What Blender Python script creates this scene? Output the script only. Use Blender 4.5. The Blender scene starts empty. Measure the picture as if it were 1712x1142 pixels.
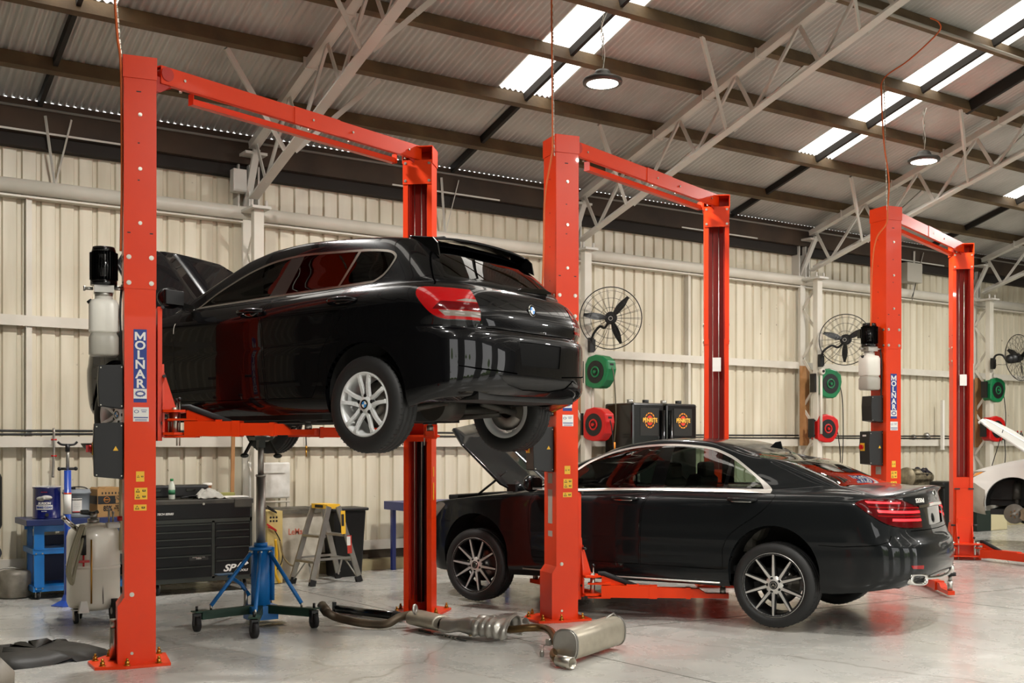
import bpy, bmesh, math, random
from mathutils import Vector, Matrix, Euler, Quaternion
from mathutils.kdtree import KDTree
R = math.radians
random.seed(7)
S = bpy.context.scene
COL = S.collection
# ---------------------------------------------------------------- camera
F_PX, CAM_H, HOR = 1863.0, 1.55, 743.0
SU, CU = 0.8273, 0.5617            # the back wall runs 55.8 degrees right of the view direction
cd = bpy.data.cameras.new('camera'); cam = bpy.data.objects.new('camera', cd); COL.objects.link(cam)
cd.sensor_width = 36; cd.lens = 36 * F_PX / 1712; cd.shift_y = (HOR - 571) / 1712
cd.clip_start = .05; cd.clip_end = 300
cam.location = (0, 0, CAM_H); cam.rotation_euler = (R(90), 0, -math.atan2(CU, SU))
S.camera = cam
# ---------------------------------------------------------------- world, exposure
S.view_settings.view_transform = 'Standard'; S.view_settings.look = 'None'
S.view_settings.gamma = 1; S.view_settings.use_curve_mapping = False
S.view_settings.exposure = 0.42
w = bpy.data.worlds.new('sky'); S.world = w; w.use_nodes = True
nt = w.node_tree; nt.nodes.clear()
wo = nt.nodes.new('ShaderNodeOutputWorld'); wb = nt.nodes.new('ShaderNodeBackground')
sky = nt.nodes.new('ShaderNodeTexSky'); sky.sky_type = 'HOSEK_WILKIE'; sky.turbidity = 8; sky.ground_albedo = .3
sky.sun_direction = Vector((.3, .5, .75)).normalized()
mixw = nt.nodes.new('ShaderNodeMixRGB'); mixw.inputs[0].default_value = .75; mixw.inputs[2].default_value = (1.0, .98, .95, 1)
nt.links.new(sky.outputs[0], mixw.inputs[1]); nt.links.new(mixw.outputs[0], wb.inputs[0]); nt.links.new(wb.outputs[0], wo.inputs[0])
wb.inputs[1].default_value = 3.8
# the lamps this hall has: round high-bay lamps on chains, in two rows (their bodies are built further down)
BAYS = [(2.6, 9.0), (7.2, 8.95), (12.67, 9.05), (17.6, 9.0), (2.6, 3.4), (7.2, 3.4), (12.6, 3.4), (17.6, 3.4), (7.2, -2.5), (2.6, -2.5), (12.6, -2.5)]
LAMP_Z = 5.30
for i, (lx, ly) in enumerate(BAYS):
    ld = bpy.data.lights.new('high_bay_light', 'AREA'); ld.shape = 'DISK'; ld.size = .30
    ld.energy = 150; ld.color = (1.0, .975, .93)
    lo = bpy.data.objects.new('high_bay_light', ld); COL.objects.link(lo); lo.location = (lx, ly, LAMP_Z - .075)
# ---------------------------------------------------------------- helpers
def c2w(X, Y, z=0.0): return Vector((SU * X + CU * Y, -CU * X + SU * Y, z))
def P(px, py, Y):        # the place seen at a photograph pixel, at depth Y
    return c2w((px - 856) / F_PX * Y, Y, CAM_H + (HOR - py) / F_PX * Y)
def FL(px, py):          # the place on the floor seen at a pixel
    Y = F_PX * CAM_H / (py - HOR); p = P(px, py, Y); p.z = 0; return p
def YW(px, yw):          # depth of the plane y = yw along a pixel column
    return yw / (-CU * (px - 856) / F_PX + SU)
def PW(px, py, yw): return P(px, py, YW(px, yw))
def srgb(h):
    h = h.lstrip('#'); o = []
    for i in (0, 2, 4):
        c = int(h[i:i + 2], 16) / 255
        o.append(c / 12.92 if c <= .04045 else ((c + .055) / 1.055) ** 2.4)
    return (*o, 1)
MATS = {}
def mat(name, col, rough=.5, metal=0., coat=0., spec=.5, noise=None, bump=None, emit=None, trans=0., alpha=None, aniso=0.):
    """noise = (scale, colour2, amount[, detail]); bump = (scale, strength)"""
    if name in MATS: return MATS[name]
    m = bpy.data.materials.new(name); m.use_nodes = True; n = m.node_tree; b = n.nodes['Principled BSDF']
    c = srgb(col) if isinstance(col, str) else (*col, 1)
    b.inputs['Base Color'].default_value = c; b.inputs['Roughness'].default_value = rough
    b.inputs['Metallic'].default_value = metal; b.inputs['Coat Weight'].default_value = coat
    b.inputs['Coat Roughness'].default_value = .03; b.inputs['Specular IOR Level'].default_value = spec
    if trans: b.inputs['Transmission Weight'].default_value = trans
    if emit: b.inputs['Emission Color'].default_value = srgb(emit[0]); b.inputs['Emission Strength'].default_value = emit[1]
    tc = n.nodes.new('ShaderNodeTexCoord')
    if noise:
        t = n.nodes.new('ShaderNodeTexNoise'); t.inputs['Scale'].default_value = noise[0]; t.inputs['Detail'].default_value = noise[3] if len(noise) > 3 else 6
        n.links.new(tc.outputs['Object'], t.inputs['Vector'])
        r = n.nodes.new('ShaderNodeValToRGB'); r.color_ramp.elements[0].position = .5 - .22; r.color_ramp.elements[1].position = .5 + .22
        c2 = srgb(noise[1]); a = noise[2]
        r.color_ramp.elements[0].color = c; r.color_ramp.elements[1].color = tuple(c[i] * (1 - a) + c2[i] * a for i in range(3)) + (1,)
        n.links.new(t.outputs['Fac'], r.inputs[0]); n.links.new(r.outputs[0], b.inputs['Base Color'])
    if bump:
        t = n.nodes.new('ShaderNodeTexNoise'); t.inputs['Scale'].default_value = bump[0]; t.inputs['Detail'].default_value = 5
        n.links.new(tc.outputs['Object'], t.inputs['Vector'])
        bp = n.nodes.new('ShaderNodeBump'); bp.inputs['Strength'].default_value = bump[1]; bp.inputs['Distance'].default_value = .01
        n.links.new(t.outputs['Fac'], bp.inputs['Height']); n.links.new(bp.outputs[0], b.inputs['Normal'])
    MATS[name] = m
    return m
def glass_mat(name, tint, gloss_col=(1, 1, 1), ior=1.5):
    """thin pane: mirror reflection by angle over a tinted see-through"""
    m = bpy.data.materials.new(name); m.use_nodes = True; n = m.node_tree; n.nodes.clear()
    o = n.nodes.new('ShaderNodeOutputMaterial'); mx = n.nodes.new('ShaderNodeMixShader'); fr = n.nodes.new('ShaderNodeFresnel'); fr.inputs[0].default_value = ior
    tr = n.nodes.new('ShaderNodeBsdfTransparent'); tr.inputs[0].default_value = (*tint, 1)
    gl = n.nodes.new('ShaderNodeBsdfGlossy'); gl.inputs['Roughness'].default_value = .01; gl.inputs[0].default_value = (*gloss_col, 1)
    ml = n.nodes.new('ShaderNodeMath'); ml.operation = 'MULTIPLY'; ml.inputs[1].default_value = 1.2; ml.use_clamp = True
    n.links.new(fr.outputs[0], ml.inputs[0]); n.links.new(ml.outputs[0], mx.inputs[0])
    n.links.new(tr.outputs[0], mx.inputs[1]); n.links.new(gl.outputs[0], mx.inputs[2]); n.links.new(mx.outputs[0], o.inputs[0])
    MATS[name] = m
    return m
class MB:
    """collects shapes into ONE mesh; .M is the transform used for what is added next"""
    def __init__(s, M=None): s.bm = bmesh.new(); s.M = M or Matrix(); s.mi = 0
    def _fin(s, vs, M=None, smooth=False):
        MM = s.M @ M if M else s.M
        for v in vs: v.co = MM @ v.co
        fs = set(f for v in vs for f in v.link_faces)
        for f in fs: f.smooth = smooth; f.material_index = s.mi
        return s
    def box(s, c, d, rot=None, bev=0.0):
        r = bmesh.ops.create_cube(s.bm, size=1); vs = r['verts']
        for v in vs: v.co = Vector((v.co.x * d[0], v.co.y * d[1], v.co.z * d[2]))
        if bev:
            es = list(set(e for v in vs for e in v.link_edges))
            q = bmesh.ops.bevel(s.bm, geom=es, offset=min(bev, min(d) * .45), segments=2, affect='EDGES', profile=.5)
            vs = list(set(v for f in q['faces'] for v in f.verts) | set(v for v in vs if v.is_valid))
            vs = list(set(vs) | set(v2 for v in vs for f in v.link_faces for v2 in f.verts))
        M = Matrix.Translation(c) @ (rot if rot is not None else Matrix())
        return s._fin(vs, M)
    def cyl(s, a, b, r, r2=None, n=16, caps=True, smooth=True):
        a, b = Vector(a), Vector(b); d = b - a; L = d.length
        if L < 1e-6: return s
        q = bmesh.ops.create_cone(s.bm, segments=n, radius1=r, radius2=r if r2 is None else r2, depth=L, cap_ends=caps, cap_tris=False)
        M = Matrix.Translation((a + b) / 2) @ d.to_track_quat('Z', 'Y').to_matrix().to_4x4()
        s._fin(q['verts'], M, smooth)
        for v in q['verts']:
            for f in v.link_faces:
                if len(f.verts) > 4: f.smooth = False
        return s
    def bar(s, a, b, w, h, up=(0, 0, 1)):
        """rectangular bar from a to b; h along 'up'"""
        a, b = Vector(a), Vector(b); d = b - a; L = d.length; z = d.normalized(); u = Vector(up)
        x = u.cross(z)
        if x.length < 1e-4: x = Vector((1, 0, 0)).cross(z)
        x.normalize(); y = z.cross(x)
        M = Matrix(((x.x, y.x, z.x, 0), (x.y, y.y, z.y, 0), (x.z, y.z, z.z, 0), (0, 0, 0, 1)))
        return s.box((0, 0, 0), (w, h, L), Matrix.Translation((a + b) / 2) @ M)
    def prism(s, poly, t0, t1, plane='xy', smooth=False):
        """poly in a plane, thickness along the third axis"""
        def mk(p, t):
            if plane == 'xy': return (p[0], p[1], t)
            if plane == 'xz': return (p[0], t, p[1])
            return (t, p[0], p[1])
        a = [s.bm.verts.new(mk(p, t0)) for p in poly]; b = [s.bm.verts.new(mk(p, t1)) for p in poly]
        n = len(poly); fs = [s.bm.faces.new(a[::-1]), s.bm.faces.new(b)]
        for i in range(n): fs.append(s.bm.faces.new((a[i], a[(i + 1) % n], b[(i + 1) % n], b[i])))
        s._fin(a + b, None, False)
        if smooth:
            for f in fs[2:]: f.smooth = True
        bmesh.ops.recalc_face_normals(s.bm, faces=fs)
        return s
    def lathe(s, prof, n=32, M=None, smooth=True, closed=False):
        """profile [(r, z)...] about the z axis"""
        rings = []
        for r, z in prof:
            if r < 1e-5: rings.append([s.bm.verts.new((0, 0, z))])
            else: rings.append([s.bm.verts.new((r * math.cos(2 * math.pi * k / n), r * math.sin(2 * math.pi * k / n), z)) for k in range(n)])
        fs = []
        pairs = list(zip(rings, rings[1:])) + ([(rings[-1], rings[0])] if closed else [])
        for A, B in pairs:
            for k in range(n):
                k2 = (k + 1) % n
                q = [A[k % len(A)], A[k2 % len(A)], B[k2 % len(B)], B[k % len(B)]]
                u = []
                for v in q:
                    if v not in u: u.append(v)
                if len(u) >= 3:
                    try: fs.append(s.bm.faces.new(u))
                    except ValueError: pass
        s._fin([v for r in rings for v in r], M, smooth)
        bmesh.ops.recalc_face_normals(s.bm, faces=fs)
        return s
    def tube(s, pts, r, n=8, caps=True, radii=None):
        pts = [Vector(p) for p in pts]; rings = []; N = len(pts); prev = None
        for i, p in enumerate(pts):
            t = (pts[min(i + 1, N - 1)] - pts[max(i - 1, 0)]).normalized()
            if prev is None:
                x = t.orthogonal().normalized()
            else:
                x = (prev - t * prev.dot(t))
                x = x.normalized() if x.length > 1e-5 else t.orthogonal().normalized()
            prev = x; y = t.cross(x); rr = radii[i] if radii else r
            rings.append([s.bm.verts.new(p + (x * math.cos(2 * math.pi * k / n) + y * math.sin(2 * math.pi * k / n)) * rr) for k in range(n)])
        fs = []
        for A, B in zip(rings, rings[1:]):
            for k in range(n): fs.append(s.bm.faces.new((A[k], A[(k + 1) % n], B[(k + 1) % n], B[k])))
        if caps: fs += [s.bm.faces.new(rings[0][::-1]), s.bm.faces.new(rings[-1])]
        s._fin([v for q in rings for v in q], None, True)
        return s
    def grid(s, f, nu, nv, smooth=True, wrap=False):
        vs = [[s.bm.verts.new(f(i / (nu - 1), j / (nv - 1))) for j in range(nv)] for i in range(nu)]
        fs = []
        for i in range(nu - 1):
            for j in range(nv - 1): fs.append(s.bm.faces.new((vs[i][j], vs[i + 1][j], vs[i + 1][j + 1], vs[i][j + 1])))
        s._fin([v for r in vs for v in r], None, smooth)
        return s
    def sphere(s, c, r, sc=(1, 1, 1), n=16):
        q = bmesh.ops.create_uvsphere(s.bm, u_segments=n, v_segments=max(6, n // 2), radius=r)
        return s._fin(q['verts'], Matrix.Translation(c) @ Matrix.Diagonal((*sc, 1)), True)
    def obj(s, name, m, parent=None, loc=None, rot=None, label=None, bevel=0, solid=0, subd=0):
        me = bpy.data.meshes.new(name); s.bm.to_mesh(me); s.bm.free()
        for k in (m if isinstance(m, (list, tuple)) else [m]): me.materials.append(k)
        o = bpy.data.objects.new(name, me); COL.objects.link(o)
        if parent: o.parent = parent
        if loc is not None: o.location = loc
        if rot is not None: o.rotation_euler = rot
        if label: o['label'] = label
        if solid:
            md = o.modifiers.new('solid', 'SOLIDIFY'); md.thickness = solid; md.offset = 0
        if bevel:
            md = o.modifiers.new('bevel', 'BEVEL'); md.width = bevel; md.segments = 2; md.limit_method = 'ANGLE'; md.angle_limit = R(40)
        if subd:
            md = o.modifiers.new('sub', 'SUBSURF'); md.levels = subd; md.render_levels = subd
        return o
def _objs(q, name, m, parent=None, **k):
    """link every separate piece as an object of its own (touching islands stay together)"""
    bm = q.bm; bm.verts.index_update(); seen = {}; isl = []
    for v in bm.verts:
        if v in seen: continue
        st = [v]; seen[v] = len(isl); cur = []
        while st:
            a = st.pop(); cur.append(a)
            for e in a.link_edges:
                b = e.other_vert(a)
                if b not in seen: seen[b] = len(isl); st.append(b)
        isl.append(cur)
    bb = [[Vector([min(v.co[i] for v in c) - .0015 for i in range(3)]), Vector([max(v.co[i] for v in c) + .0015 for i in range(3)])] for c in isl]
    par = list(range(len(isl)))
    def find(i):
        while par[i] != i: i = par[i]
        return i
    for i in range(len(isl)):
        for j in range(i):
            if all(bb[i][0][k_] <= bb[j][1][k_] and bb[j][0][k_] <= bb[i][1][k_] for k_ in range(3)): par[find(i)] = find(j)
    out = []
    for r in sorted(set(find(i) for i in range(len(isl)))):
        vs = [v for i in range(len(isl)) if find(i) == r for v in isl[i]]
        ctr = sum((v.co for v in vs), Vector()) / len(vs); mp = {v: i for i, v in enumerate(vs)}
        fs = set(f for v in vs for f in v.link_faces)
        me = bpy.data.meshes.new(name); fl = list(fs)
        me.from_pydata([v.co - ctr for v in vs], [], [[mp[v] for v in f.verts] for f in fl])
        me.polygons.foreach_set('use_smooth', [f.smooth for f in fl]); me.materials.append(m)
        o = bpy.data.objects.new(name, me); COL.objects.link(o); o.location = ctr
        if parent: o.parent = parent
        out.append(o)
    bm.free(); return out
MB.objs = _objs
def tag(o, label, cat, group=None):
    o['label'] = label; o['category'] = cat
    if group: o['group'] = group
    return o
def thing(name, label, cat, loc=(0, 0, 0), rz=0, group=None):
    o = bpy.data.objects.new(name, None); COL.objects.link(o); o.location = loc; o.rotation_euler = (0, 0, rz)
    o.empty_display_size = .1
    return tag(o, label, cat, group)
def struct(o): o['kind'] = 'structure'; return o
def copy_tree(o, parent=None):
    c = o.copy(); COL.objects.link(c)
    if parent: c.parent = parent
    for ch in list(o.children): copy_tree(ch, c)
    return c
def frame(o, right, up):
    """matrix whose x = right, y = up, z = outward, at o"""
    r = Vector(right).normalized(); u = Vector(up); u = (u - r * u.dot(r)).normalized(); n = r.cross(u)
    return Matrix(((r.x, u.x, n.x, o[0]), (r.y, u.y, n.y, o[1]), (r.z, u.z, n.z, o[2]), (0, 0, 0, 1)))
def text(parent, body, size, M, m, name='lettering', bold=0.0, sx=1.0, depth=.0008, space=1.0, line=1.0, align='CENTER', shear=0.0, label=None):
    c = bpy.data.curves.new('t', 'FONT'); c.body = body; c.size = size; c.align_x = align; c.align_y = 'CENTER'
    c.offset = bold; c.extrude = depth; c.space_character = space; c.space_line = line; c.shear = shear; c.resolution_u = 3
    t = bpy.data.objects.new('t', c); COL.objects.link(t)
    me = bpy.data.meshes.new_from_object(t); bpy.data.objects.remove(t); bpy.data.curves.remove(c)
    me.transform(M @ Matrix.Diagonal((sx, 1, 1, 1)))
    me.materials.clear(); me.materials.append(m)
    o = bpy.data.objects.new(name, me); COL.objects.link(o)
    if parent: o.parent = parent
    if label: o['label'] = label
    return o
def catmull(pts, n=8):
    pts = [Vector(p) for p in pts]; o = []
    for i in range(len(pts) - 1):
        p0 = pts[max(i - 1, 0)]; p1 = pts[i]; p2 = pts[i + 1]; p3 = pts[min(i + 2, len(pts) - 1)]
        for k in range(n):
            t = k / n; t2 = t * t; t3 = t2 * t
            o.append(.5 * ((2 * p1) + (p2 - p0) * t + (2 * p0 - 5 * p1 + 4 * p2 - p3) * t2 + (3 * p1 - p0 - 3 * p2 + p3) * t3))
    o.append(pts[-1]); return o
# ---------------------------------------------------------------- shared materials
M_or = mat('orange_red_paint', '#da3806', .38, coat=.10, spec=.3, noise=(3, '#cb3005', .5))
M_orin = mat('shaded_red_paint', '#b3200d', .45, noise=(4, '#8d180a', .5))  # darker copy of the lift paint: shade inside the posts put into the colour
M_blk = mat('black_plastic', '#0d0d0d', .45)
M_blkg = mat('black_gloss_plastic', '#070707', .15)
M_rub = mat('black_rubber', '#0b0b0b', .75, bump=(60, .15))
M_steel = mat('zinc_steel', '#b9b4a8', .35, metal=1)
M_chr = mat('chrome', '#d8d6d2', .08, metal=1)
M_alu = mat('brushed_aluminium', '#b5b2ab', .42, metal=.9, noise=(9, '#8d8a82', .5))
M_cream = mat('cream_steel_paint', '#d3cdc0', .45, noise=(2.2, '#b3ac9c', .5))
M_white = mat('white_paint', '#e4e0d6', .4)
M_blue = mat('mid_blue_paint', '#1372bd', .4, coat=.15, noise=(5, '#0f61a4', .5))
M_dblue = mat('deep_blue_paint', '#17296f', .35)
M_yel = mat('warning_yellow', '#e3b12c', .5)
M_lab = mat('white_label', '#dedbd4', .5)
M_ink = mat('black_ink', '#141414', .6)
M_mblue = mat('label_blue', '#12307e', .4)
M_red = mat('red_plastic', '#b8100e', .35)
M_grn = mat('green_plastic', '#0c6a3c', .35)
M_ply = mat('plywood', '#a97b4c', .7, noise=(6, '#8a5f35', .8))
M_brass = mat('brass', '#b9893c', .35, metal=1)
# ================================================================ the hall
X0, X1 = -7.0, 34.0
WY = 12.5                 # inner face of the back wall
RIDGE, FY = 2.25, -8.0    # ridge line, front wall
RS = .305
def roof_z(y): return 5.1 + RS * (WY - y) if y >= RIDGE else 5.1 + RS * (WY - RIDGE) - RS * (RIDGE - y)
# floor: worn grey epoxy, saw-cut joints, scuffs
def floor_mat():
    m = bpy.data.materials.new('grey_epoxy_floor'); m.use_nodes = True; n = m.node_tree; b = n.nodes['Principled BSDF']
    tc = n.nodes.new('ShaderNodeTexCoord'); L = n.links
    def noise(sc, det, lo, hi, rough=.6, dist=0):
        t = n.nodes.new('ShaderNodeTexNoise'); t.inputs['Scale'].default_value = sc; t.inputs['Detail'].default_value = det; t.inputs['Roughness'].default_value = rough
        t.inputs['Distortion'].default_value = dist
        L.new(tc.outputs['Object'], t.inputs['Vector'])
        r = n.nodes.new('ShaderNodeMapRange'); r.inputs[1].default_value = lo; r.inputs[2].default_value = hi; L.new(t.outputs['Fac'], r.inputs[0]); return r
    def mix(a, col, fac, amt):
        x = n.nodes.new('ShaderNodeMixRGB'); x.inputs[2].default_value = srgb(col)
        mm = n.nodes.new('ShaderNodeMath'); mm.operation = 'MULTIPLY'; mm.inputs[1].default_value = amt
        L.new(fac.outputs[0], mm.inputs[0]); L.new(mm.outputs[0], x.inputs[0])
        if isinstance(a, str): x.inputs[1].default_value = srgb(a)
        else: L.new(a.outputs[0], x.inputs[1])
        return x
    a = mix('#b8b7b1', '#a5a39c', noise(.7, 5, .35, .7), .9)
    a = mix(a, '#c1beb4', noise(1.6, 6, .5, .75, .65, .6), .5)
    a = mix(a, '#6c675b', noise(2.3, 9, .60, .74, .72, 1.2), .55)
    a = mix(a, '#4d493f', noise(17, 6, .67, .75, .7, .4), .6)
    vo = n.nodes.new('ShaderNodeTexVoronoi'); vo.feature = 'DISTANCE_TO_EDGE'; vo.inputs['Scale'].default_value = .45
    wn = n.nodes.new('ShaderNodeTexNoise'); wn.inputs['Scale'].default_value = 3; L.new(tc.outputs['Object'], wn.inputs['Vector'])
    ad = n.nodes.new('ShaderNodeMixRGB'); ad.inputs[0].default_value = .12; L.new(tc.outputs['Object'], ad.inputs[1]); L.new(wn.outputs['Color'], ad.inputs[2]); L.new(ad.outputs[0], vo.inputs['Vector'])
    cr = n.nodes.new('ShaderNodeMapRange'); cr.inputs[1].default_value = .004; cr.inputs[2].default_value = .0; L.new(vo.outputs['Distance'], cr.inputs[0])
    a = mix(a, '#55503f', cr, .55)
    L.new(a.outputs[0], b.inputs['Base Color'])
    r = noise(2.0, 6, .3, .75, .7, .5); rr = n.nodes.new('ShaderNodeMapRange'); rr.inputs[3].default_value = .16; rr.inputs[4].default_value = .42
    L.new(r.outputs[0], rr.inputs[0]); L.new(rr.outputs[0], b.inputs['Roughness'])
    t = n.nodes.new('ShaderNodeTexNoise'); t.inputs['Scale'].default_value = 9; t.inputs['Detail'].default_value = 8; L.new(tc.outputs['Object'], t.inputs['Vector'])
    bp = n.nodes.new('ShaderNodeBump'); bp.inputs['Strength'].default_value = .12; bp.inputs['Distance'].default_value = .01; L.new(t.outputs['Fac'], bp.inputs['Height']); L.new(bp.outputs[0], b.inputs['Normal'])
    b.inputs['Coat Weight'].default_value = .25; b.inputs['Coat Roughness'].default_value = .12
    return m
q = MB(); q.box(((X0 + X1) / 2, (FY + WY) / 2, -.05), (X1 - X0, WY - FY + .6, .1)); struct(q.obj('floor', floor_mat()))
# saw-cut joints in the slab
q = MB()
def joint(a, b): q.bar((a.x, a.y, .0006), (b.x, b.y, .0006), .009, .001)
ja, jb = FL(470, 980), FL(1080, 1116); d = (jb - ja); joint(ja - d * .4, jb + d * 1.2)
ja, jb = FL(860, 1068), FL(1160, 1038); d = (jb - ja); joint(ja - d * .2, jb + d * 3)
ja, jb = FL(1430, 985), FL(1712, 1020); joint(ja, jb)
struct(q.obj('trim_1', mat('joint_grime', '#4a463c', .8)))

def wall_mat():
    m = bpy.data.materials.new('cream_wall_sheet'); m.use_nodes = True; n = m.node_tree; b = n.nodes['Principled BSDF']; L = n.links
    tc = n.nodes.new('ShaderNodeTexCoord'); mp = n.nodes.new('ShaderNodeMapping'); mp.inputs['Scale'].default_value = (3.0, 1, .35); L.new(tc.outputs['Object'], mp.inputs[0])
    t = n.nodes.new('ShaderNodeTexNoise'); t.inputs['Scale'].default_value = 1.6; t.inputs['Detail'].default_value = 7; L.new(mp.outputs[0], t.inputs['Vector'])
    r = n.nodes.new('ShaderNodeValToRGB'); r.color_ramp.elements[0].position = .35; r.color_ramp.elements[1].position = .72
    r.color_ramp.elements[0].color = srgb('#d6ceb9'); r.color_ramp.elements[1].color = srgb('#c0b69e'); L.new(t.outputs['Fac'], r.inputs[0])
    t2 = n.nodes.new('ShaderNodeTexNoise'); t2.inputs['Scale'].default_value = 14; t2.inputs['Detail'].default_value = 5; L.new(tc.outputs['Object'], t2.inputs['Vector'])
    r2 = n.nodes.new('ShaderNodeMapRange'); r2.inputs[1].default_value = .70; r2.inputs[2].default_value = .78; L.new(t2.outputs['Fac'], r2.inputs[0])
    x = n.nodes.new('ShaderNodeMixRGB'); x.inputs[2].default_value = srgb('#6d604b'); L.new(r.outputs[0], x.inputs[1]); L.new(r2.outputs[0], x.inputs[0])
    L.new(x.outputs[0], b.inputs['Base Color']); b.inputs['Roughness'].default_value = .42
    return m
M_wall = wall_mat()
PITCH = .19
def ribbed(x0, x1, z0, z1, y, s=1):
    """pan-and-rib sheet; ribs sink away from the room"""
    q = MB(); x = x0; pts = []
    while x < x1:
        pts += [(x, 0), (x + PITCH - .062, 0), (x + PITCH - .05, .028), (x + PITCH - .014, .028)]; x += PITCH
    pts.append((x, 0)); prev = None
    for px_, d in pts:
        a = q.bm.verts.new((px_, y + d * s, z0)); b = q.bm.verts.new((px_, y + d * s, z1))
        if prev: q.bm.faces.new((prev[0], a, b, prev[1]))
        prev = (a, b)
    return q
q = ribbed(X0, X1, .12, 4.74, WY); struct(q.obj('wall_back', M_wall))
# concrete kerb under the sheeting, and a dark mottled strip over it
q = MB(); q.box(((X0 + X1) / 2, WY - .02, .065), (X1 - X0, .3, .13)); struct(q.obj('baseboard_back', mat('painted_kerb', '#c9bd93', .7, noise=(3, '#8f8361', .9))))
q = MB(); q.box(((X0 + X1) / 2, WY - .012, .20), (X1 - X0, .02, .14)); struct(q.obj('trim_2', mat('dark_mottled_strip', '#4f4536', .8, noise=(5, '#2b241b', .8))))
# horizontal wall rails
for i, (z, hh, dd) in enumerate([(2.85, .085, .09), (1.59, .085, .10), (.315, .09, .06)]):
    q = MB(); q.box(((X0 + X1) / 2, WY - dd / 2, z), (X1 - X0, dd, hh)); q.box(((X0 + X1) / 2, WY - dd, z - hh / 2 - .012), (X1 - X0, .006, .03))
    struct(q.obj('trim_%d' % (3 + i), M_cream))
# big round tube rail high on the wall, with its flange
q = MB(); q.cyl((X0, WY - .11, 4.22), (X1, WY - .11, 4.22), .078, n=20); q.box(((X0 + X1) / 2, WY - .06, 4.12), (X1 - X0, .12, .02)); struct(q.obj('trim_6', M_cream))
# mid-bay wall studs
q = MB()
for x in (-2.3, 2.36, 7.1, 11.68, 16.5, 21.2):
    q.box((x, WY - .035, 2.17), (.055, .07, 4.05)); q.box((x - .03, WY - .06, 2.17), (.006, .05, 4.05))
struct(q.obj('trim_7', M_cream))
# electric conduit lines lying along the low rail
q = MB()
for k, dz in enumerate((.065, .105)):
    pts = []; x = X0
    while x < X1: pts.append((x, WY - .09 + .01 * k, 1.59 + dz + random.uniform(-.006, .006))); x += .6
    q.tube(catmull(pts, 3), .013, n=6)
struct(q.obj('trim_8', M_blk))
# eave beam and soffit
M_timb = mat('dark_roof_timber', '#463727', .75, noise=(2.5, '#75603f', .75), bump=(20, .3))
M_timb2 = mat('eave_timber', '#2a211a', .8, noise=(2, '#4a3827', .7))
q = MB(); q.box(((X0 + X1) / 2, 12.35, 4.934), (X1 - X0, .10, .33)); struct(q.obj('trim_9', M_timb2))
q = MB(); q.box(((X0 + X1) / 2, 12.44, 4.70), (X1 - X0, .12, .13)); q.box(((X0 + X1) / 2, 12.62, 4.80), (X1 - X0, .06, .5)); struct(q.obj('trim_10', mat('soffit_board', '#211b16', .85)))
q = MB(); q.cyl((X0, 12.28, 5.02), (X1, 12.28, 5.02), .014, n=8); struct(q.obj('trim_11', mat('grey_conduit', '#77726a', .5)))

# corrugated roof with see-through strips
SKY = [(7.07 - 4.98 * 1, 7.77 - 4.98), (7.07, 7.77), (12.1, 12.8), (17.05, 17.75), (22.0, 22.7)]
YS0 = 10.67
M_roof = mat('corrugated_roof_sheet', '#c2c0ba', .4, metal=.1, noise=(1.2, '#a19e97', .9))
def skylight_mat():
    m = bpy.data.materials.new('fibreglass_strip'); m.use_nodes = True; n = m.node_tree; n.nodes.clear()
    o = n.nodes.new('ShaderNodeOutputMaterial'); mx = n.nodes.new('ShaderNodeMixShader'); mx.inputs[0].default_value = .45
    a = n.nodes.new('ShaderNodeBsdfTransparent'); a.inputs[0].default_value = (1, .96, .9, 1)
    b = n.nodes.new('ShaderNodeBsdfTranslucent'); b.inputs[0].default_value = (.95, .9, .82, 1)
    n.links.new(a.outputs[0], mx.inputs[1]); n.links.new(b.outputs[0], mx.inputs[2]); n.links.new(mx.outputs[0], o.inputs[0]); return m
M_skl = skylight_mat()
def corr(q, x0, x1, y0, y1):
    n = max(2, int((x1 - x0) / .0095)); prev = None
    for i in range(n + 1):
        x = x0 + (x1 - x0) * i / n; dz = .0125 * math.cos(x / .076 * 2 * math.pi)
        a = q.bm.verts.new((x, y0, roof_z(y0) + dz)); b = q.bm.verts.new((x, y1, roof_z(y1) + dz))
        if prev:
            f = q.bm.faces.new((prev[0], a, b, prev[1])); f.smooth = True
        prev = (a, b)
q = MB(); x = X0
for (a, b) in SKY:
    corr(q, x, a, 12.41, RIDGE); corr(q, a, b, 12.41, YS0); corr(q, a, b, 3.2, RIDGE); x = b
corr(q, x, X1, 12.41, RIDGE); struct(q.obj('ceiling', M_roof))
q = MB(); x = X0
FSKY = [(a, b) for a, b in SKY]
for (a, b) in FSKY:
    corr(q, x, a, RIDGE, FY - .2); corr(q, a, b, RIDGE, 1.2); corr(q, a, b, -6, FY - .2); x = b
corr(q, x, X1, RIDGE, FY - .2); struct(q.obj('ceiling_front', M_roof))
for i, (a, b) in enumerate(SKY):
    q = MB(); corr(q, a, b, YS0, 3.2); corr(q, a, b, 1.2, -6); struct(q.obj('window_%d' % (i + 1), M_skl))
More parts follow.
